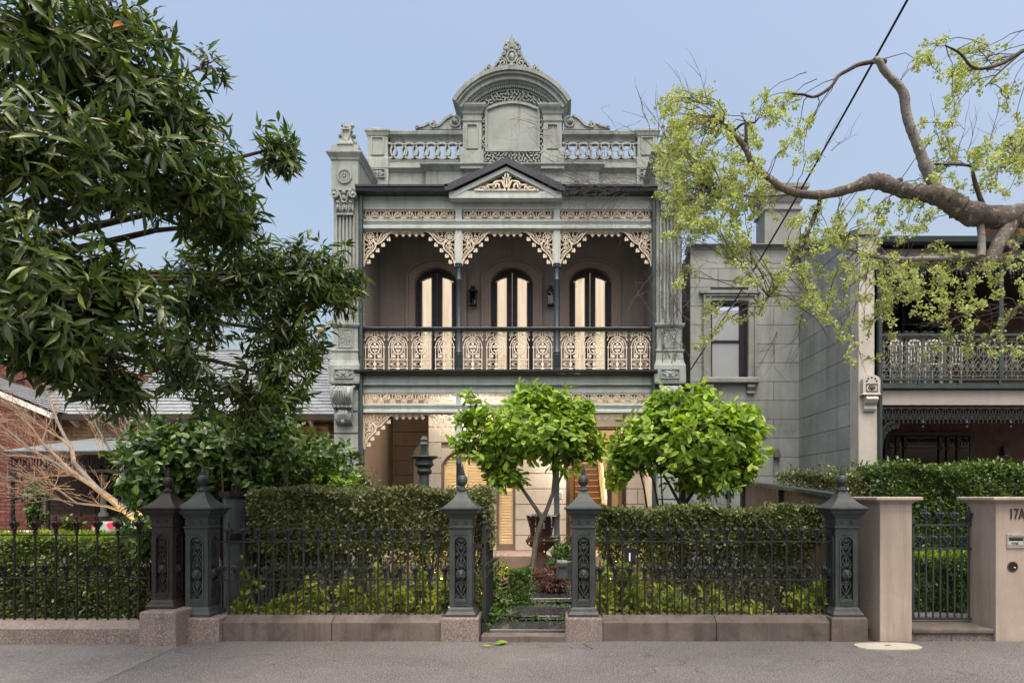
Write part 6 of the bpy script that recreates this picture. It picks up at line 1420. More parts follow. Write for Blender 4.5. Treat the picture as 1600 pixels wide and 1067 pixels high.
# ================================================================== GARDEN PLANTS BY THE PATH
def small_shrub(name, label, c, rad, n, k, ln, mat, T=T_ELL, parts=0, spread=(30, 95), droop=.15, stems=True, cat='shrub', group=None, up=.9):
    s = thing(name, label, cat, (c[0], c[1], 0), group)
    P0, d = blob(c, rad, n, .4); P0[:, 2] = np.maximum(P0[:, 2], .14); A = d*.7; A[:, 2] += up
    P, D, U, L = rosettes(P0, A, k, ln, spread, droop); leaves('leaf', P, D, U, L, T, M[mat], s, parts)
    if stems:
        b = MB()
        for i in range(0, n, max(1, n//30)): p = P0[i]; b.tube([(c[0]+random.uniform(-.06, .06), c[1]+random.uniform(-.05, .05), .1), ((c[0]+p[0])/2, (c[1]+p[1])/2, (p[2]+.1)/2+.03), tuple(p)], [.012, .008, .003], 5)
        b.build('stems', M['bark_dark'], s, kind='stuff')
    return s
bxs = thing('box_shrub', 'small clipped round topped box shrub beside the stone path', 'shrub', (wx(811, 9.3), 9.3, .1))
P, D = hedge_pts(wx(795, 9.2), wx(829, 9.2), 9.2, 9.52, .12, .66, 3600); U = rng.normal(size=P.shape); leaf_mass('foliage', P, D, U, .034*rng.uniform(.7, 1.2, len(P)), T_SMALL, M['l_box'], bxs)
b = MB(); b.tube([(wx(811, 9.3), 9.35, .05), (wx(812, 9.3), 9.35, .4)], .02, 6); b.build('stem', M['bark_dark'], bxs)
small_shrub('purple_shrub', 'purple brown leaved low shrub between the slim tree trunk and the right gate post', (wx(862, 9.9), 9.9, .42), (.34, .3, .24), 110, 8, .10, 'l_purple', T_LANCE, 120, (30, 100), .2)
small_shrub('silver_plant', 'silvery grey leaved plant at the foot of the box shrub beside the path', (wx(836, 10.2), 10.2, .30), (.26, .10, .10), 40, 8, .075, 'l_silver', T_LANCE, 0, (35, 95), .1, False)
small_shrub('silver_plant', 'tuft of narrow silver leaves on the edge of the second path slab', (wx(800, 8.22), 8.21, .17), (.05, .03, .02), 3, 8, .085, 'l_silver', T_LANCE, 0, (40, 90), 0, False)
small_shrub('border_plant', 'grey green leafy border plant below the open gate leaf', (wx(772, 8.4), 8.35, .18), (.12, .3, .08), 45, 7, .08, 'l_box', T_ELL, 0)
small_shrub('border_plant', 'low tangled border plant left of the box shrub', (wx(778, 9.0), 9.0, .24), (.20, .3, .13), 70, 7, .065, 'l_hedge2', T_ELL, 0)
small_shrub('border_plant', 'bright green shrub behind the open gate leaf', (wx(763, 9.3), 9.2, .55), (.22, .3, .38), 90, 7, .08, 'l_box', T_ELL, 0)
small_shrub('border_plant', 'yellow lit shrub in front of the sandstone verandah base', (wx(785, 10.3), 10.3, .42), (.22, .3, .2), 60, 7, .08, 'l_yellow', T_ELL, 0)
small_shrub('border_plant', 'spiky green plant behind the letter box', (wx(880, 10.6), 10.6, .72), (.22, .2, .26), 50, 8, .16, 'l_box', T_LANCE, 0, (20, 80), .2)
gcv = []
for k in range(13000):
    x = random.uniform(-1.9, 1.2); y = random.uniform(7.62, 11.2); gcv.append((x, y, .055+.13*min(1, (y-7.7)/3.2)+random.uniform(.0, .07)))
gcv = np.array(gcv)
keep = np.ones(len(gcv), bool)
for (x0, x1, y0, y1) in ((-.80, .16, 7.62, 8.12), (-.66, .22, 8.3, 9.05), (-.40, .50, 9.36, 10.1), (-.05, .75, 10.34, 11.0), (-.9, .12, 7.3, 7.62)): keep &= ~((gcv[:, 0] > x0+.03) & (gcv[:, 0] < x1-.03) & (gcv[:, 1] > y0) & (gcv[:, 1] < y1))
gcv = gcv[keep]; D = rng.normal(size=gcv.shape)*.8; D[:, 2] += .5
gco = leaf_mass('ground_cover', gcv, D, rng.normal(size=gcv.shape), .042*rng.uniform(.6, 1.4, len(gcv)), T_SMALL, M['l_box'], None); gco['label'] = 'low green ground cover growing between the path slabs'; gco['category'] = 'ground cover'
# bare plant with pale twigs in front of the verandah base
bt = thing('bare_shrub', 'bare twiggy shrub with pale stems before the sandstone verandah base', 'shrub', (wx(765, 9.9), 9.9, .2)); b = MB()
for k in range(9):
    p = Vector((wx(764, 9.9), 9.9, .2)); d = Vector((random.uniform(-.2, 1.), random.uniform(-.2, .2), random.uniform(.3, .9))).normalized(); pts = [p.copy()]
    for q in range(5): p = p+d*.14; d = (d+Vector((random.uniform(-.2, .35), 0, random.uniform(-.4, .2)))).normalized(); pts.append(p.copy())
    b.tube(pts, [.011, .009, .008, .006, .005, .003], 5)
    for q in range(1, 5): b.tube([pts[q], pts[q]+Vector((random.uniform(-.07, .07), 0, random.uniform(.05, .14)))], [.005, .003], 4)
b.build('stem', M['twig_pale'], bt, True)

# ================================================================== FOUNTAINS
fxx, fyy = wx(663, 10.4), 10.4
fo = thing('tiered_fountain', 'tall black cast iron tiered fountain rising behind the tall hedge', 'fountain', (fxx, fyy, .2))
Z = lambda p: wz(p, 10.4)
MB().lathe(fxx, fyy, [(.35, .2), (.35, .3), (.16, .4), (.10, .6), (.08, 1.2), (.11, 1.25), (.085, 1.3), (.085, Z(742)), (.11, Z(740)), (.13, Z(736)), (.10, Z(731))], 14).build('pedestal', M['iron'], fo, True)
MB().lathe(fxx, fyy, [(.06, Z(733)), (.12, Z(730)), (.16, Z(726)), (.145, Z(721)), (.15, Z(718)), (.21, Z(715.5)), (.225, Z(714)), (.22, Z(712.5)), (.15, Z(713)), (.02, Z(714))], 22).build('bowl', M['iron'], fo, True)
b = MB(); b.rings(fxx-.05, fxx+.05, fyy-.05, fyy+.05, [(.0, Z(713)), (.0, Z(697)), (.02, Z(694)), (-.005, Z(691)), (-.005, Z(688)), (.01, Z(687)), (-.015, Z(683)), (-.02, Z(681))]); b.build('finial', M['iron'], fo, True)
ux_, uy_ = wx(846, 11.7), 11.7; Z = lambda p: wz(p, 11.7)
ur = thing('urn_fountain', 'brown iron urn with bubbling water behind the slim tree trunk', 'fountain', (ux_, uy_, .3))
MB().lathe(ux_, uy_, [(.28, .26), (.28, .36), (.16, Z(873)), (.10, Z(868)), (.09, Z(862)), (.14, Z(858)), (.27, Z(850)), (.30, Z(844)), (.26, Z(841)), (.26, Z(838)), (.20, Z(836)), (.22, Z(826)), (.26, Z(812)), (.29, Z(806)), (.27, Z(805)), (.2, Z(810)), (.01, Z(811))], 24).build('urn', M['rust'], ur, True)
b = MB()
for k in range(70): a = random.uniform(0, 2*PI); r = random.uniform(0, .25); b.ball((ux_+r*math.cos(a), uy_+r*math.sin(a), Z(807)+random.uniform(0, .05)+.05*(1-r/.25)), random.uniform(.012, .028), n=6, m=4)
for k in range(70): a = random.choice((-1.4, -.9, -2.3, -1.9)); t = random.random(); b.ball((ux_+(.29+.05*t)*math.cos(a), uy_+(.29+.05*t)*math.sin(a), Z(806)-.75*t*t), random.uniform(.006, .014), n=5, m=4)
b.build('water', M['water'], ur, True, kind='stuff')

# ================================================================== THE TWO LIME LEAVED TREES
def lime_tree(label, base, stems, blobs, ln, n, Yk):
    t = thing('lime_leaved_tree', label, 'tree', base, 'small lime leaved trees in the front garden')
    allP = []; allA = []
    for (px, py, Y, rx, ry, share) in blobs:
        c = W(px, py, Y); P0, d = blob(c, (rx*Y/FPX, .8*rx*Y/FPX, ry*Y/FPX), int(n*share), .5); d[:, 2] += .75; allP.append(P0); allA.append(d+rng.normal(size=d.shape)*.35)
    C = np.vstack(allP); A = np.vstack(allA); P, D, U, L = rosettes(C, A, 7, ln, (45, 98), .18, .05); leaves('leaf', P, D, U, L, T_OBOV, M['l_mag'], t, 300)
    for s in stems:
        MB().tube([W(*p[:3]) for p in s], [p[3] for p in s], 9).build('trunk' if s is stems[0] else 'limb', M['bark_green' if Yk else 'bark_dark'], t, True)
    b = MB(); ends = [W(*s[-1][:3]) for s in stems]
    for i in range(0, len(C), 3):
        c = Vector(C[i]); e = min(ends, key=lambda q: (q-c).length); m = (e+c)/2+Vector((random.uniform(-.1, .1), random.uniform(-.1, .1), -.05)); b.tube([e, m, c], [.014, .009, .004], 5)
    b.build('branch', M['bark_dark'], t); return t
lime_tree('small lime leaved tree with a forked grey trunk, left of the right gate post', (wx(832, 10.7), 10.7, .2),
    [[(832, 915, 10.7, .055), (833, 880, 10.7, .05), (838, 840, 10.7, .048), (846, 815, 10.7, .045), (848, 808, 10.7, .046)],
     [(848, 812, 10.7, .04), (838, 795, 10.7, .035), (822, 772, 10.7, .030), (808, 752, 10.7, .026), (790, 720, 10.6, .018)],
     [(848, 812, 10.7, .04), (856, 792, 10.7, .036), (864, 770, 10.7, .034), (866, 745, 10.7, .03), (862, 700, 10.6, .02)],
     [(866, 768, 10.7, .024), (874, 750, 10.7, .02), (890, 720, 10.6, .016)],
     [(806, 752, 10.7, .02), (770, 725, 10.6, .012)]],
    [(832, 672, 10.6, 98, 46, .36), (815, 612, 10.7, 10, 9, .008), (836, 606, 10.6, 9, 8, .006), (735, 620, 10.7, 10, 8, .006), (930, 700, 10.6, 18, 22, .03), (870, 625, 10.6, 34, 20, .05), (775, 698, 10.6, 52, 42, .16), (890, 690, 10.6, 46, 52, .18), (832, 632, 10.7, 40, 26, .07), (905, 655, 10.7, 34, 30, .08), (745, 655, 10.7, 30, 28, .06), (790, 745, 10.6, 36, 22, .05), (720, 690, 10.6, 16, 14, .02)], .168, 720, 1)
lime_tree('small broad lime leaved tree with several dark stems behind the right hedge', (wx(1065, 9.9), 9.9, .2),
    [[(1066, 880, 9.9, .06), (1065, 800, 9.9, .055), (1066, 770, 9.9, .05), (1063, 735, 9.9, .045), (1060, 690, 9.9, .03)],
     [(1068, 790, 9.9, .035), (1085, 765, 9.9, .025), (1120, 740, 9.9, .02), (1150, 720, 9.9, .015)], [(1064, 790, 9.9, .03), (1045, 755, 9.9, .022), (1020, 715, 9.9, .015)],
     [(1032, 880, 10, .022), (1030, 800, 10, .02), (1022, 755, 10, .016), (1010, 720, 10, .012)], [(1012, 880, 10, .02), (1012, 800, 10, .018), (1006, 760, 10, .014), (995, 720, 10, .01)],
     [(1040, 880, 10, .016), (1036, 800, 10, .014), (1034, 765, 10, .012), (1032, 730, 10, .01)]],
    [(1075, 688, 9.8, 114, 56, .36), (1150, 650, 9.8, 36, 26, .06), (1040, 625, 9.9, 30, 18, .03), (1185, 665, 9.8, 16, 14, .012), (965, 745, 9.9, 20, 16, .015), (1000, 690, 9.9, 52, 42, .12), (1140, 705, 9.8, 52, 56, .20), (1085, 635, 9.9, 50, 30, .10), (1030, 655, 9.9, 40, 25, .05), (1100, 745, 9.8, 80, 26, .07), (1095, 612, 9.9, 12, 12, .01), (980, 715, 9.9, 30, 34, .04)], .172, 840, 0)

# ================================================================== SHRUBS ON THE LEFT
sh = thing('evergreen_shrub', 'big dark glossy evergreen shrub on the left boundary behind the end posts', 'shrub', (-4.4, 8.6, 0))
PP = []; AA = []
for (px, py, Y, rx, ry, n) in ((255, 712, 8.3, 75, 60, 210), (320, 705, 8.5, 100, 58, 260), (400, 708, 8.9, 80, 58, 200), (460, 710, 9.6, 70, 48, 170), (520, 722, 10.2, 40, 40, 80), (235, 760, 8.2, 55, 40, 90), (400, 665, 8.8, 60, 25, 60), (240, 820, 8.0, 26, 50, 50), (300, 765, 8.5, 75, 30, 110), (390, 760, 8.8, 70, 30, 90), (470, 755, 9.4, 60, 28, 70), (530, 755, 10, 40, 25, 40)):
    P0, d = blob(W(px, py, Y), (rx*Y/FPX, .55, ry*Y/FPX), n, .5); d[:, 2] += .6; PP.append(P0); AA.append(d)
C = np.vstack(PP); A = np.vstack(AA)+rng.normal(size=(len(C), 3))*.3; P, D, U, L = rosettes(C, A, 8, .135, (30, 95), .1, .05); leaves('leaf', P, D, U, L, T_ELL, M['l_shrub'], sh, 300)
b = MB()
for i in range(0, len(C), 22): c = Vector(C[i]); r0 = Vector((c.x*.7-4.4*.3, c.y, .1)); b.tube([r0, (r0+c)/2+Vector((.05, 0, .1)), c], [.03, .02, .006], 5)
b.build('branch', M['bark_dark'], sh)
small_shrub('light_green_shrub', 'light green leafy shrub peeping over the tall hedge beside the left pier', (wx(525, 9.6), 9.6, 1.95), (.42, .35, .17), 90, 7, .09, 'l_mag', T_ELL, 100)
small_shrub('grey_leaved_shrub', 'fine grey green shrub over the tall hedge before the porch', (wx(567, 9.8), 9.8, 1.98), (.24, .3, .24), 120, 7, .05, 'l_hedge', T_SMALL, 0)
small_shrub('potted_shrub', 'small dark green bush beside the bench on the left verandah', (wx(108, 12.7), 12.7, 1.05), (.28, .25, .28), 60, 7, .10, 'l_hedge3', T_ELL, 0, cat='shrub')
small_shrub('potted_shrub', 'dim dark bush before the arched side door of the brick bungalow', (wx(55, 12.2), 12.2, 1.6), (.22, .2, .55), 60, 7, .12, 'l_shrub', T_ELL, 0, cat='shrub')
# bare tree lit yellow from below
br = thing('bare_tree', 'bare leaning tree with lit yellow trunk and pale twigs behind the far left fence', 'tree', (wx(232, 9.3), 9.3, .1))
YB_ = 9.3
def path3(pts): return [W(p[0], p[1], p[2] if len(p) > 3 else YB_) for p in pts]
tr = MB(); lm = [(246, 870, .075), (240, 845, .07), (222, 818, .062), (200, 800, .055), (178, 783, .05), (150, 762, .043), (132, 742, .038), (115, 722, .034), (112, 700, .031), (104, 688, .028)]
tr.tube([W(a, c, YB_) for a, c, r in lm], [r for a, c, r in lm], 10).build('trunk', M['bark_pale'], br, True)
limbs = [[(205, 804, .04), (170, 775, .036), (135, 752, .032), (110, 735, .028), (90, 715, .022), (66, 692, .016)], [(150, 762, .03), (110, 738, .026), (78, 718, .02), (45, 700, .014), (10, 670, .008)], [(104, 688, .024), (90, 660, .02), (78, 625, .014), (62, 585, .008)], [(200, 800, .03), (165, 790, .02), (120, 786, .015), (85, 760, .009), (90, 748, .005)],
    [(112, 700, .022), (96, 685, .018), (70, 670, .012), (30, 640, .006)], [(225, 820, .03), (205, 770, .026), (190, 735, .02), (170, 700, .016), (150, 665, .012), (140, 620, .006)], [(190, 735, .018), (200, 700, .014), (195, 660, .008), (190, 610, .004)], [(66, 692, .014), (50, 668, .01), (20, 640, .005)], [(66, 692, .012), (72, 672, .009), (78, 660, .005)], [(78, 718, .014), (40, 712, .01), (0, 712, .006)]]
ends = []
for l in limbs:
    yj = YB_+random.uniform(-.35, .35); pts = [W(a, c, YB_+(yj-YB_)*i/(len(l)-1)) for i, (a, c, r) in enumerate(l)]; MB().tube(pts, [r for a, c, r in l], 7).build('limb', M['bark_pale'], br, True)
    for i in range(1, len(pts)): ends += [(pts[i], pts[i]-pts[i-1])]*2
tw = MB()
def twig(b, p, d, ln, r, depth):
    pts = [p.copy()]; n = 4
    for q in range(n): d = (d+Vector((random.uniform(-.25, .25), random.uniform(-.2, .2), random.uniform(-.2, .25)))).normalized(); p = p+d*ln/n; pts.append(p.copy())
    b.tube(pts, [r*(1-.7*q/n) for q in range(n+1)], 4, False)
    if depth:
        for q in range(1, n+1): twig(b, pts[q], (d+Vector((random.uniform(-.9, .9), random.uniform(-.5, .5), random.uniform(-.5, .7)))).normalized(), ln*.6, r*.6, depth-1)
for p, d in ends: twig(tw, p, d.normalized(), random.uniform(.3, .65), .0055, 2 if random.random() < .6 else 1)
for k in range(22):
    twig(tw, W(random.uniform(-20, 60), random.uniform(640, 780), YB_+random.uniform(-.3, .5)), Vector((-.8, 0, random.uniform(-.2, .5))).normalized(), .5, .006, 1)
for k in range(26):
    twig(tw, W(random.uniform(150, 240), random.uniform(640, 720), 9.6), Vector((random.uniform(-.3, .2), 0, 1)).normalized(), .7, .008, 1)
for k in range(14):
    a = random.uniform(730, 790); twig(tw, W(random.uniform(60, 130), a, 9.2), Vector((-1, 0, random.uniform(-.25, .3))).normalized(), .75, .006, 1)
tw.build('twigs', M['twig_pale'], br, kind='stuff')
def spotlight(label, loc, aim, energy, ang=60, group='garden spotlights'):
    s = thing('garden_spotlight', label, 'lamp', loc, group); l = Vector(loc); d = (Vector(aim)-l).normalized()
    b = MB(); b.tube([l+Vector((0, 0, -.22)), l+Vector((0, 0, -.03))], .012, 6); b.tube([l-d*.05, l+d*.07], [.035, .045], 10); b.build('spotlight_body', M['blackpaint'], s, True)
    MB().tube([l+d*.071, l+d*.074], .036, 10).build('lens', M['spot'], s)
    lamp('SPOT', 'spotlight_beam', tuple(l+d*.09), energy, (1., .56, .14), s, .03, ang, aim)
spotlight('black spotlight at the foot of the bare leaning tree', (wx(262, 9), 9.0, .66), W(165, 775, 9.3), 420, 34)
spotlight('black spotlight on the left boundary behind the evergreen shrub', (wx(420, 11.2), 11.2, .6), W(430, 665, 14.5), 35, 45)
spotlight('black spotlight shining on the ground before the sandstone verandah base', (wx(790, 10.6), 10.4, .6), (wx(800, 11.6), 11.6, .2), 30, 120)
spotlight('black spotlight hidden in the right hedge near the intercom', (wx(955, 9.4), 9.3, .5), (wx(960, 8.2), 8.2, .9), 60, 110)
spotlight('black spotlight at the base of the tall hedge near its right end', (wx(690, 9.4), 9.4, .45), (wx(690, 8.3), 8.2, .9), 60, 120)

# ================================================================== BIG EVERGREEN STREET TREE AT THE LEFT
bt = thing('evergreen_tree', 'big dark evergreen tree with long drooping leaves overhanging from the left', 'tree', (-6.6, 5.2, 0))
PP = []; AA = []; BC = []
for (px, py, Y, rx, ry, n) in ((60, 60, 4.9, 175, 125, 150), (190, 130, 5.3, 110, 95, 90), (50, 250, 4.9, 190, 120, 160), (230, 235, 5.4, 125, 105, 120), (310, 295, 5.9, 80, 85, 90), (350, 350, 6.4, 55, 60, 50), (430, 232, 6.6, 42, 42, 30), (300, 175, 5.8, 60, 60, 40), (40, 420, 4.9, 170, 95, 130), (170, 470, 5.2, 130, 90, 120), (60, 520, 4.9, 140, 60, 80),
                                (345, 430, 7.2, 75, 70, 80), (430, 430, 7.4, 85, 66, 110), (500, 440, 7.6, 66, 62, 80), (530, 440, 7.7, 42, 50, 35), (450, 520, 7.4, 80, 66, 90), (380, 615, 7.0, 95, 58, 90), (440, 590, 7.2, 50, 60, 40), (300, 480, 6.4, 60, 80, 60), (180, 605, 5.5, 62, 42, 40), (280, 560, 6.2, 55, 40, 14), (90, 555, 5.0, 70, 40, 34), (270, 590, 6.6, 30, 26, 10),
                                (-120, 100, 5.2, 140, 160, 50), (-120, 380, 5.2, 140, 160, 50), (255, 60, 5.7, 26, 26, 6), (335, 95, 5.9, 20, 20, 4), (375, 310, 6.4, 30, 60, 24), (180, 30, 5.3, 60, 50, 24)):
    c = W(px, py, Y); BC.append((c, n)); P0, d = blob(c, (rx*Y/FPX, .62*rx*Y/FPX+.12, ry*Y/FPX), n, .45); d[:, 2] += .35; PP.append(P0); AA.append(d)
C = np.vstack(PP); A = np.vstack(AA)+rng.normal(size=(len(C), 3))*.35
P, D, U, L = rosettes(C, A, 12, .178, (30, 105), .5, .06)
leaves('leaf', P, D, U, L, T_LANCE, M['l_big'], bt, 300)
ok = rng.choice(len(P), 14, replace=False); leaf_mass('old_leaf', P[ok]+np.array([0, -.05, 0]), D[ok], U[ok], L[ok], T_LANCE, M['l_big_orange'], bt)
tb = MB().tube([(-6.6, 5.2, -.05), (-6.55, 5.2, 1.2), (-6.4, 5.2, 2.4), (-6.2, 5.25, 3.3)], [.26, .22, .2, .17], 12).build('trunk', M['bark_dark'], bt, True)
for c, n in BC:
    if n < 20: r = .022
    else: r = .05
    s = Vector((-6.2, 5.25, 3.2)); m = s*.5+c*.5+Vector((0, 0, .35*random.random())); m2 = s*.2+c*.8+Vector((0, 0, .1))
    MB().tube([s, m, m2, c], [r*1.5, r*.8, r*.5, r*.25], 7).build('limb', M['bark_dark'], bt, True)
b = MB(); BCv = [c for c, n in BC]
for i in range(0, len(C), 2):
    c = Vector(C[i]); e = min(BCv, key=lambda q: (q-c).length); b.tube([e, (e+c)/2+Vector((random.gauss(0, .03), random.gauss(0, .03), .03)), c], [.012, .008, .004], 4, False)
b.build('twigs', M['bark_dark'], bt, kind='stuff')

# ================================================================== ELM BRANCH IN SEED AT THE RIGHT
el = thing('elm_tree', 'elm with thick bare limb and lime green seed clusters reaching in from the right', 'tree', (7.4, 5.4, 0))
YE = 5.6
def elm_limb(name, pts, mat, Y0=YE, Y1=None, n=12, knob=0.):
    Y1 = Y0 if Y1 is None else Y1; k = len(pts)-1
    # densify and roughen
    c = [W(p[0], p[1], Y0+(Y1-Y0)*i/k) for i, p in enumerate(pts)]; r = [p[2]*YE/FPX for p in pts]; C2 = []; R2 = []
    for i in range(k):
        for q in range(4):
            t = q/4; p0, p1, p2, p3 = c[max(i-1, 0)], c[i], c[i+1], c[min(i+2, k)]
            C2.append(.5*((2*p1)+(p2-p0)*t+(2*p0-5*p1+4*p2-p3)*t*t+(3*p1-p0-3*p2+p3)*t**3)); R2.append((r[i]*(1-t)+r[i+1]*t)*(1+random.uniform(-.06, .10)*(1+knob)))
    C2.append(c[-1]); R2.append(r[-1]); MB().tube(C2, R2, n).build(name, M[mat], el, True); return C2
mainl = [(2100, 420, 30), (1720, 345, 26), (1640, 338, 23), (1600, 337, 21), (1565, 340, 20), (1534, 337, 20), (1510, 331, 20), (1495, 322, 20), (1480, 312, 19), (1461, 305, 16), (1440, 302, 14), (1416, 299, 13), (1398, 293, 12.5), (1382, 287, 13), (1368, 283, 14), (1355, 285, 12), (1337, 292, 9.5), (1310, 300, 8), (1281, 305, 8), (1250, 303, 7), (1225, 295, 6.5), (1210, 286, 7), (1197, 275, 6), (1180, 262, 5.5), (1170, 245, 5.5), (1162, 228, 5), (1146, 208, 4), (1135, 197, 3), (1126, 187, 3)]
SK = elm_limb('limb', [(a, c, r*.82) for a, c, r in mainl], 'bark', YE, YE-.1, 14, .5)
SKs = list(SK[20:])
for pts, mat, y1 in (([(1468, 303, 11), (1456, 282, 9.5), (1446, 260, 9.5), (1438, 238, 8.5), (1430, 218, 8), (1421, 195, 8), (1415, 170, 8.5), (1413, 150, 8), (1405, 135, 7), (1390, 120, 6), (1380, 108, 6), (1373, 95, 6), (1366, 94, 4)], 'bark_pale', 5.4),
                 ([(1374, 95, 4.5), (1358, 98, 3.8), (1340, 102, 3.4), (1325, 110, 3.2), (1310, 119, 3), (1300, 134, 2.8), (1285, 146, 2.6), (1270, 152, 2.2), (1255, 148, 2), (1238, 147, 1.6)], 'bark_dark', 5.3),
                 ([(1580, 345, 15), (1572, 362, 13), (1562, 378, 12), (1553, 398, 11.5), (1545, 412, 11), (1536, 408, 8)], 'bark', 5.4), ([(1556, 392, 9), (1572, 388, 8), (1582, 384, 5)], 'bark', 5.4),
                 ([(1531, 345, 6), (1533, 362, 6), (1534, 385, 6.5), (1533, 402, 7)], 'bark_pale', 5.5),
                 ([(1540, 408, 6), (1522, 402, 5.2), (1495, 402, 4.6), (1470, 404, 4.4), (1450, 404, 4.2), (1420, 405, 4), (1394, 404, 3.8), (1375, 402, 3.4), (1360, 399, 3.2), (1340, 393, 3), (1326, 388, 2.8), (1314, 378, 2.6), (1309, 371, 2)], 'bark_pale', 5.3),
                 ([(1283, 306, 4.5), (1279, 322, 4), (1270, 343, 3.6), (1262, 366, 3.4), (1253, 388, 3), (1238, 412, 2.6), (1225, 433, 2.2), (1205, 458, 1.7), (1190, 480, 1.2)], 'bark_dark', 5.4),
                 ([(1760, 0, 4.5), (1660, 50, 4), (1600, 79, 3.4), (1562, 101, 2.8), (1523, 107, 2.3), (1500, 84, 1.8), (1478, 72, 1.2)], 'bark_dark', 5.0), ([(1600, 79, 2), (1565, 110, 1.6), (1540, 135, 1.2)], 'bark_dark', 5.2),
                 ([(1545, 346, 6), (1528, 300, 4), (1520, 270, 3), (1522, 262, 2.4), (1505, 258, 2.2), (1460, 257, 1.6)], 'bark_dark', 5.6), ([(1250, 302, 3), (1200, 306, 2.4), (1140, 305, 1.8), (1100, 298, 1.2)], 'bark_pale', 5.7),
                 ([(1700, 220, 4), (1600, 230, 2.6), (1570, 262, 2)], 'bark_dark', 5.2), ([(1720, 520, 5), (1620, 500, 3), (1590, 480, 2.5), (1560, 520, 1.6), (1500, 540, 1)], 'bark_dark', 5.3), ([(1166, 235, 3), (1166, 215, 3), (1165, 190, 2.4)], 'bark_pale', 5.4), ([(1145, 208, 2.4), (1160, 194, 2), (1180, 192, 1.4)], 'bark_dark', 5.4)):
    q = elm_limb('branch', [(a, c, r*.86) for a, c, r in pts], mat, YE, y1, 9); SKs += q[2:]
kn = MB()
for px, py, r in ((1375, 281, 9), (1364, 283, 8), (1385, 279, 7), (1516, 346, 10), (1416, 158, 6), (1414, 150, 5), (1438, 234, 7), (1380, 97, 6), (1405, 283, 6), (1582, 384, 8)): kn.ball(tuple(W(px, py, YE-.03)), r*YE/FPX, r*YE/FPX, r*YE/FPX*.8, 8, 6)
kn.build('knots', M['bark'], el, True, kind='stuff')
regions = [(1075, 195, 50, 62, 40), (1050, 260, 34, 80, 44), (1085, 310, 50, 70, 46), (1140, 270, 60, 60, 34), (1130, 340, 60, 60, 36), (1060, 345, 40, 50, 22), (1180, 330, 50, 60, 26), (1130, 420, 48, 45, 20), (1230, 400, 60, 60, 28), (1190, 165, 30, 22, 8), (1220, 200, 45, 50, 16), (1250, 240, 40, 40, 10), (1130, 500, 42, 34, 16), (1260, 460, 50, 44, 22), (1310, 470, 45, 60, 26), (1320, 380, 60, 40, 24), (1390, 440, 50, 60, 34), (1375, 480, 30, 50, 18), (1450, 440, 60, 50, 34), (1330, 560, 30, 30, 4), (1290, 540, 50, 40, 6), (1500, 470, 50, 40, 18), (1520, 520, 60, 40, 14), (1480, 545, 60, 18, 12), (1430, 350, 60, 40, 30), (1480, 260, 50, 40, 22), (1560, 250, 50, 60, 40), (1590, 200, 30, 40, 14), (1500, 150, 40, 50, 26), (1460, 80, 30, 30, 9), (1520, 80, 40, 30, 9), (1570, 140, 30, 40, 6), (1580, 430, 40, 50, 22), (1450, 210, 30, 40, 6), (1280, 350, 40, 40, 14), (1350, 330, 40, 30, 10), (1200, 460, 50, 30, 10), (1570, 520, 40, 60, 12), (1110, 240, 50, 50, 24), (1060, 420, 20, 30, 4), (1110, 540, 22, 14, 8), (1600, 320, 40, 60, 10)]
tw = MB(); cl = []
SKv = np.array([tuple(p) for p in SKs])
for (px, py, rx, ry, n) in regions:
    for k in range(max(2, int(n*(.34 if 470 > py > 395 and px < 1250 or py > 480 else .70 if px < 1240 else .58)))):
        a = random.uniform(0, 2*PI); r = math.sqrt(random.random()); e = W(px+rx*r*math.cos(a), py+ry*r*math.sin(a), YE+random.uniform(-.7, .7))
        d = np.linalg.norm(SKv-np.array(e), axis=1); j = int(np.argsort(d)[min(len(d)-1, random.randint(0, 3))]); s = Vector(SKv[j])
        if (s-e).length > .8: s = e+(s-e)*(.62/(s-e).length)+Vector((0, 0, .12))
        m = s*.5+e*.5+Vector((random.gauss(0, .09), random.gauss(0, .07), .10)); e2 = e+Vector((random.gauss(0, .03), 0, -.04))
        cv_ = [s*(1-t)**2+m*2*t*(1-t)+e*t*t+Vector((random.gauss(0, .012), random.gauss(0, .012), random.gauss(0, .012)))*(1 if 0 < t < 1 else 0) for t in (0, .2, .4, .6, .8, 1)]
        tw.tube(cv_+[e2], [.0045, .004, .0034, .003, .0026, .0022, .0018], 4, False)
        nn = random.randint(2, 5); ll = max(.05, (e-s).length)
        for q in range(nn):
            t = max(0, 1-q*.05/ll); p = s*(1-t)**2+m*2*t*(1-t)+e*t*t; cl.append(tuple(p+Vector((random.gauss(0, .02), random.gauss(0, .02), random.gauss(0, .02)))))
tw.build('twigs', M['twig'], el, kind='stuff')
Cc = np.array(cl); A = rng.normal(size=Cc.shape); P, D, U, L = rosettes(Cc, A, 26, .0225, (10, 170), .0, .012); P += rng.normal(size=P.shape)*.013
o = leaf_mass('seed_clusters', P, D, U, L, T_DISC, M['l_elm'], el)
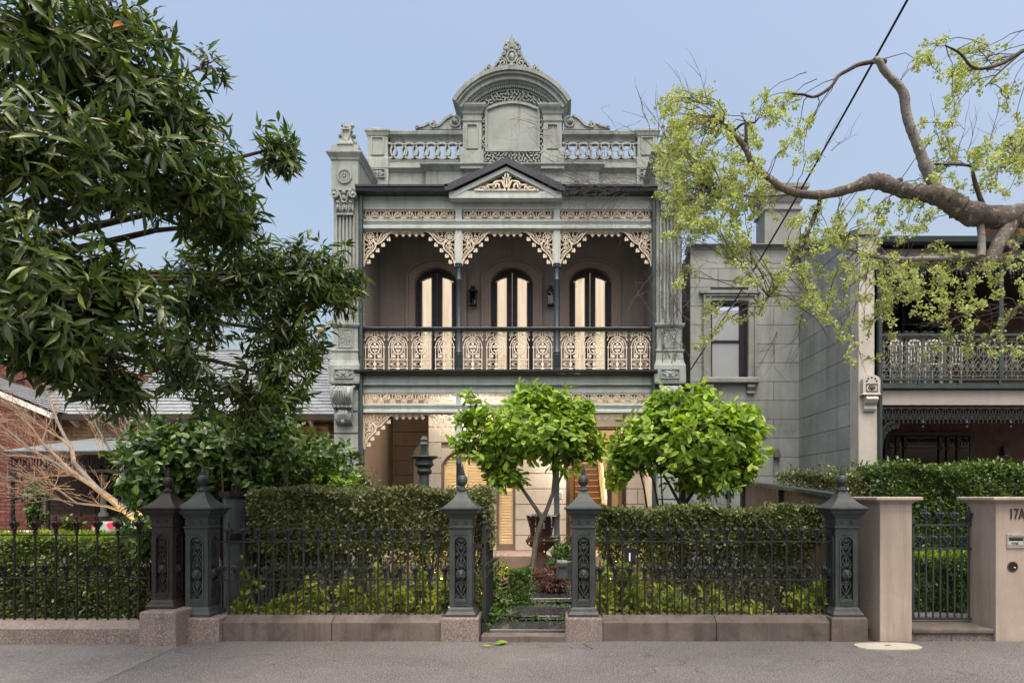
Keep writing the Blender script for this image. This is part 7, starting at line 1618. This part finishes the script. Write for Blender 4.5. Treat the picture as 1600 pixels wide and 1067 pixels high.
# bare twigs sticking out
tw = MB()
for px, py, dx, dz in ((1030, 220, -.4, .6), (1020, 200, -.2, 1), (1100, 175, -.6, .8), (1580, 290, .5, .6), (1480, 240, -.3, 1), (1510, 230, .2, 1), (1550, 230, .4, .8), (1290, 250, .6, .9), (1260, 500, -.3, -.8), (1320, 500, .1, -1), (1200, 520, -.3, -.8), (1520, 480, -.8, -.3), (1560, 470, -.9, -.5), (1480, 560, -.6, -.3)):
    for q in range(2): twig(tw, W(px+random.uniform(-15, 15), py+random.uniform(-15, 15), YE), Vector((dx, random.uniform(-.3, .3), dz)).normalized(), .35, .004, 1)
tw.build('bare_twigs', M['twig'], el, kind='stuff')
MB().tube([(7.4, 5.4, -.05), (7.38, 5.4, 2), (7.35, 5.45, 3.4), (7.6, 5.5, 5.5)], [.4, .34, .32, .25], 14).build('trunk', M['bark'], el, True)

# ================================================================== BARE CREEPER ON THE RIGHT OF THE FACADE
cr = thing('bare_creeper', 'leafless grey creeper stems clinging to the right pier, gutter and parapet', 'creeper', (wx(1045, 12.8), 12.8, 0))
b = MB()
def creep(px, py, Y, dx, dz, n, r, st=.11, wig=.6, kids=1):
    p = W(px, py, Y); d = Vector((dx, 0, dz)).normalized(); pts = [p.copy()]
    for q in range(n):
        d = (d+Vector((random.uniform(-wig, wig), 0, random.uniform(-wig, wig)))*.6).normalized(); p = p+d*st+Vector((0, random.uniform(-.012, .012), 0)); pts.append(p.copy())
        if kids and random.random() < .35:
            e = p+Vector((random.uniform(-.2, .2), random.uniform(-.03, .0), random.uniform(-.2, .15))); b.tube([p, (p+e)/2+Vector((.02, 0, .02)), e], [r*.7, r*.6, r*.4], 4, False)
    b.tube(pts, [r*(1-.6*q/n) for q in range(n+1)], 4, False)
for k in range(34): creep(random.uniform(1030, 1068), random.uniform(320, 560), 12.80, random.uniform(-.3, .3), random.choice((-1, 1)), 12, .007)
for k in range(16): creep(random.uniform(1026, 1066), random.uniform(255, 320), 12.74, random.uniform(-.6, .3), random.uniform(-.5, 1), 9, .006)
for k in range(26): creep(random.uniform(900, 1020), random.uniform(278, 305), 12.6, random.uniform(-1, -.4), random.uniform(-.3, .3), 10, .005)
for k in range(14): creep(random.uniform(890, 1015), random.uniform(300, 318), 12.66, random.uniform(-.8, -.1), random.uniform(-1, .1), 6, .004)
for k in range(20): creep(random.uniform(880, 1010), random.uniform(205, 280), 13.82, random.uniform(-1, .2), random.uniform(-.4, .4), 9, .005)
for px, py, n in ((850, 190, 5), (838, 196, 6), (862, 200, 5), (845, 187, 4), (1010, 185, 5)): creep(px, py, 13.86, -.9, random.uniform(-.1, .4), n, .006)
for px, py in ((815, 312), (838, 322), (868, 316), (958, 330), (1000, 335), (972, 362), (905, 318)): creep(px, py, 12.7, -.1, -1, 5, .004, .09, .3, 0)
b.build('stems', M['vine'], cr, kind='stuff')

# ================================================================== LITTER
lf = thing('leaf_sprig', 'fresh lime green leaf sprig lying on the asphalt before the open gate', 'leaf', (wx(775, 7.2), 7.2, 0))
P = np.array([(wx(770, 7.25), 7.25, .012), (wx(775, 7.2), 7.22, .014), (wx(768, 7.2), 7.18, .012)]); D = np.array([(.6, .25, .1), (.9, .5, .18), (-.6, -.05, .05)]); leaves('leaf', P, D, np.array([(0, -.3, 1.)]*3), np.array([.17, .15, .1]), T_OBOV, M['l_mag'], lf, 3)
n = 900; X = rng.uniform(-6.5, 6.5, n); Y = np.where(rng.random(n) < .75, 7.40-np.abs(rng.normal(size=n))*.12, rng.uniform(5.8, 7.3, n))
P = np.column_stack((X, Y, np.full(n, .008))); D = rng.normal(size=(n, 3)); D[:, 2] = .06; U = np.tile([0, 0, 1.], (n, 1))+rng.normal(size=(n, 3))*.2
o = leaf_mass('leaf_litter', P, D, U, rng.uniform(.006, .042, n)*np.where(rng.random(n) < .8, .6, 1.), T_ELL, M['l_dead'], None); o['label'] = 'scattered brown leaf litter along the foot of the stone footing'; o['category'] = 'leaf litter'
b = MB(); b.tube([(wx(912, 7.3), 7.3, .008), (wx(916, 7.2), 7.18, .012), (wx(926, 7), 7.08, .008)], .005, 5); tag(b.build('fallen_twig', M['twig'], None), 'thin fallen twig on the asphalt before the right gate post', 'twig')
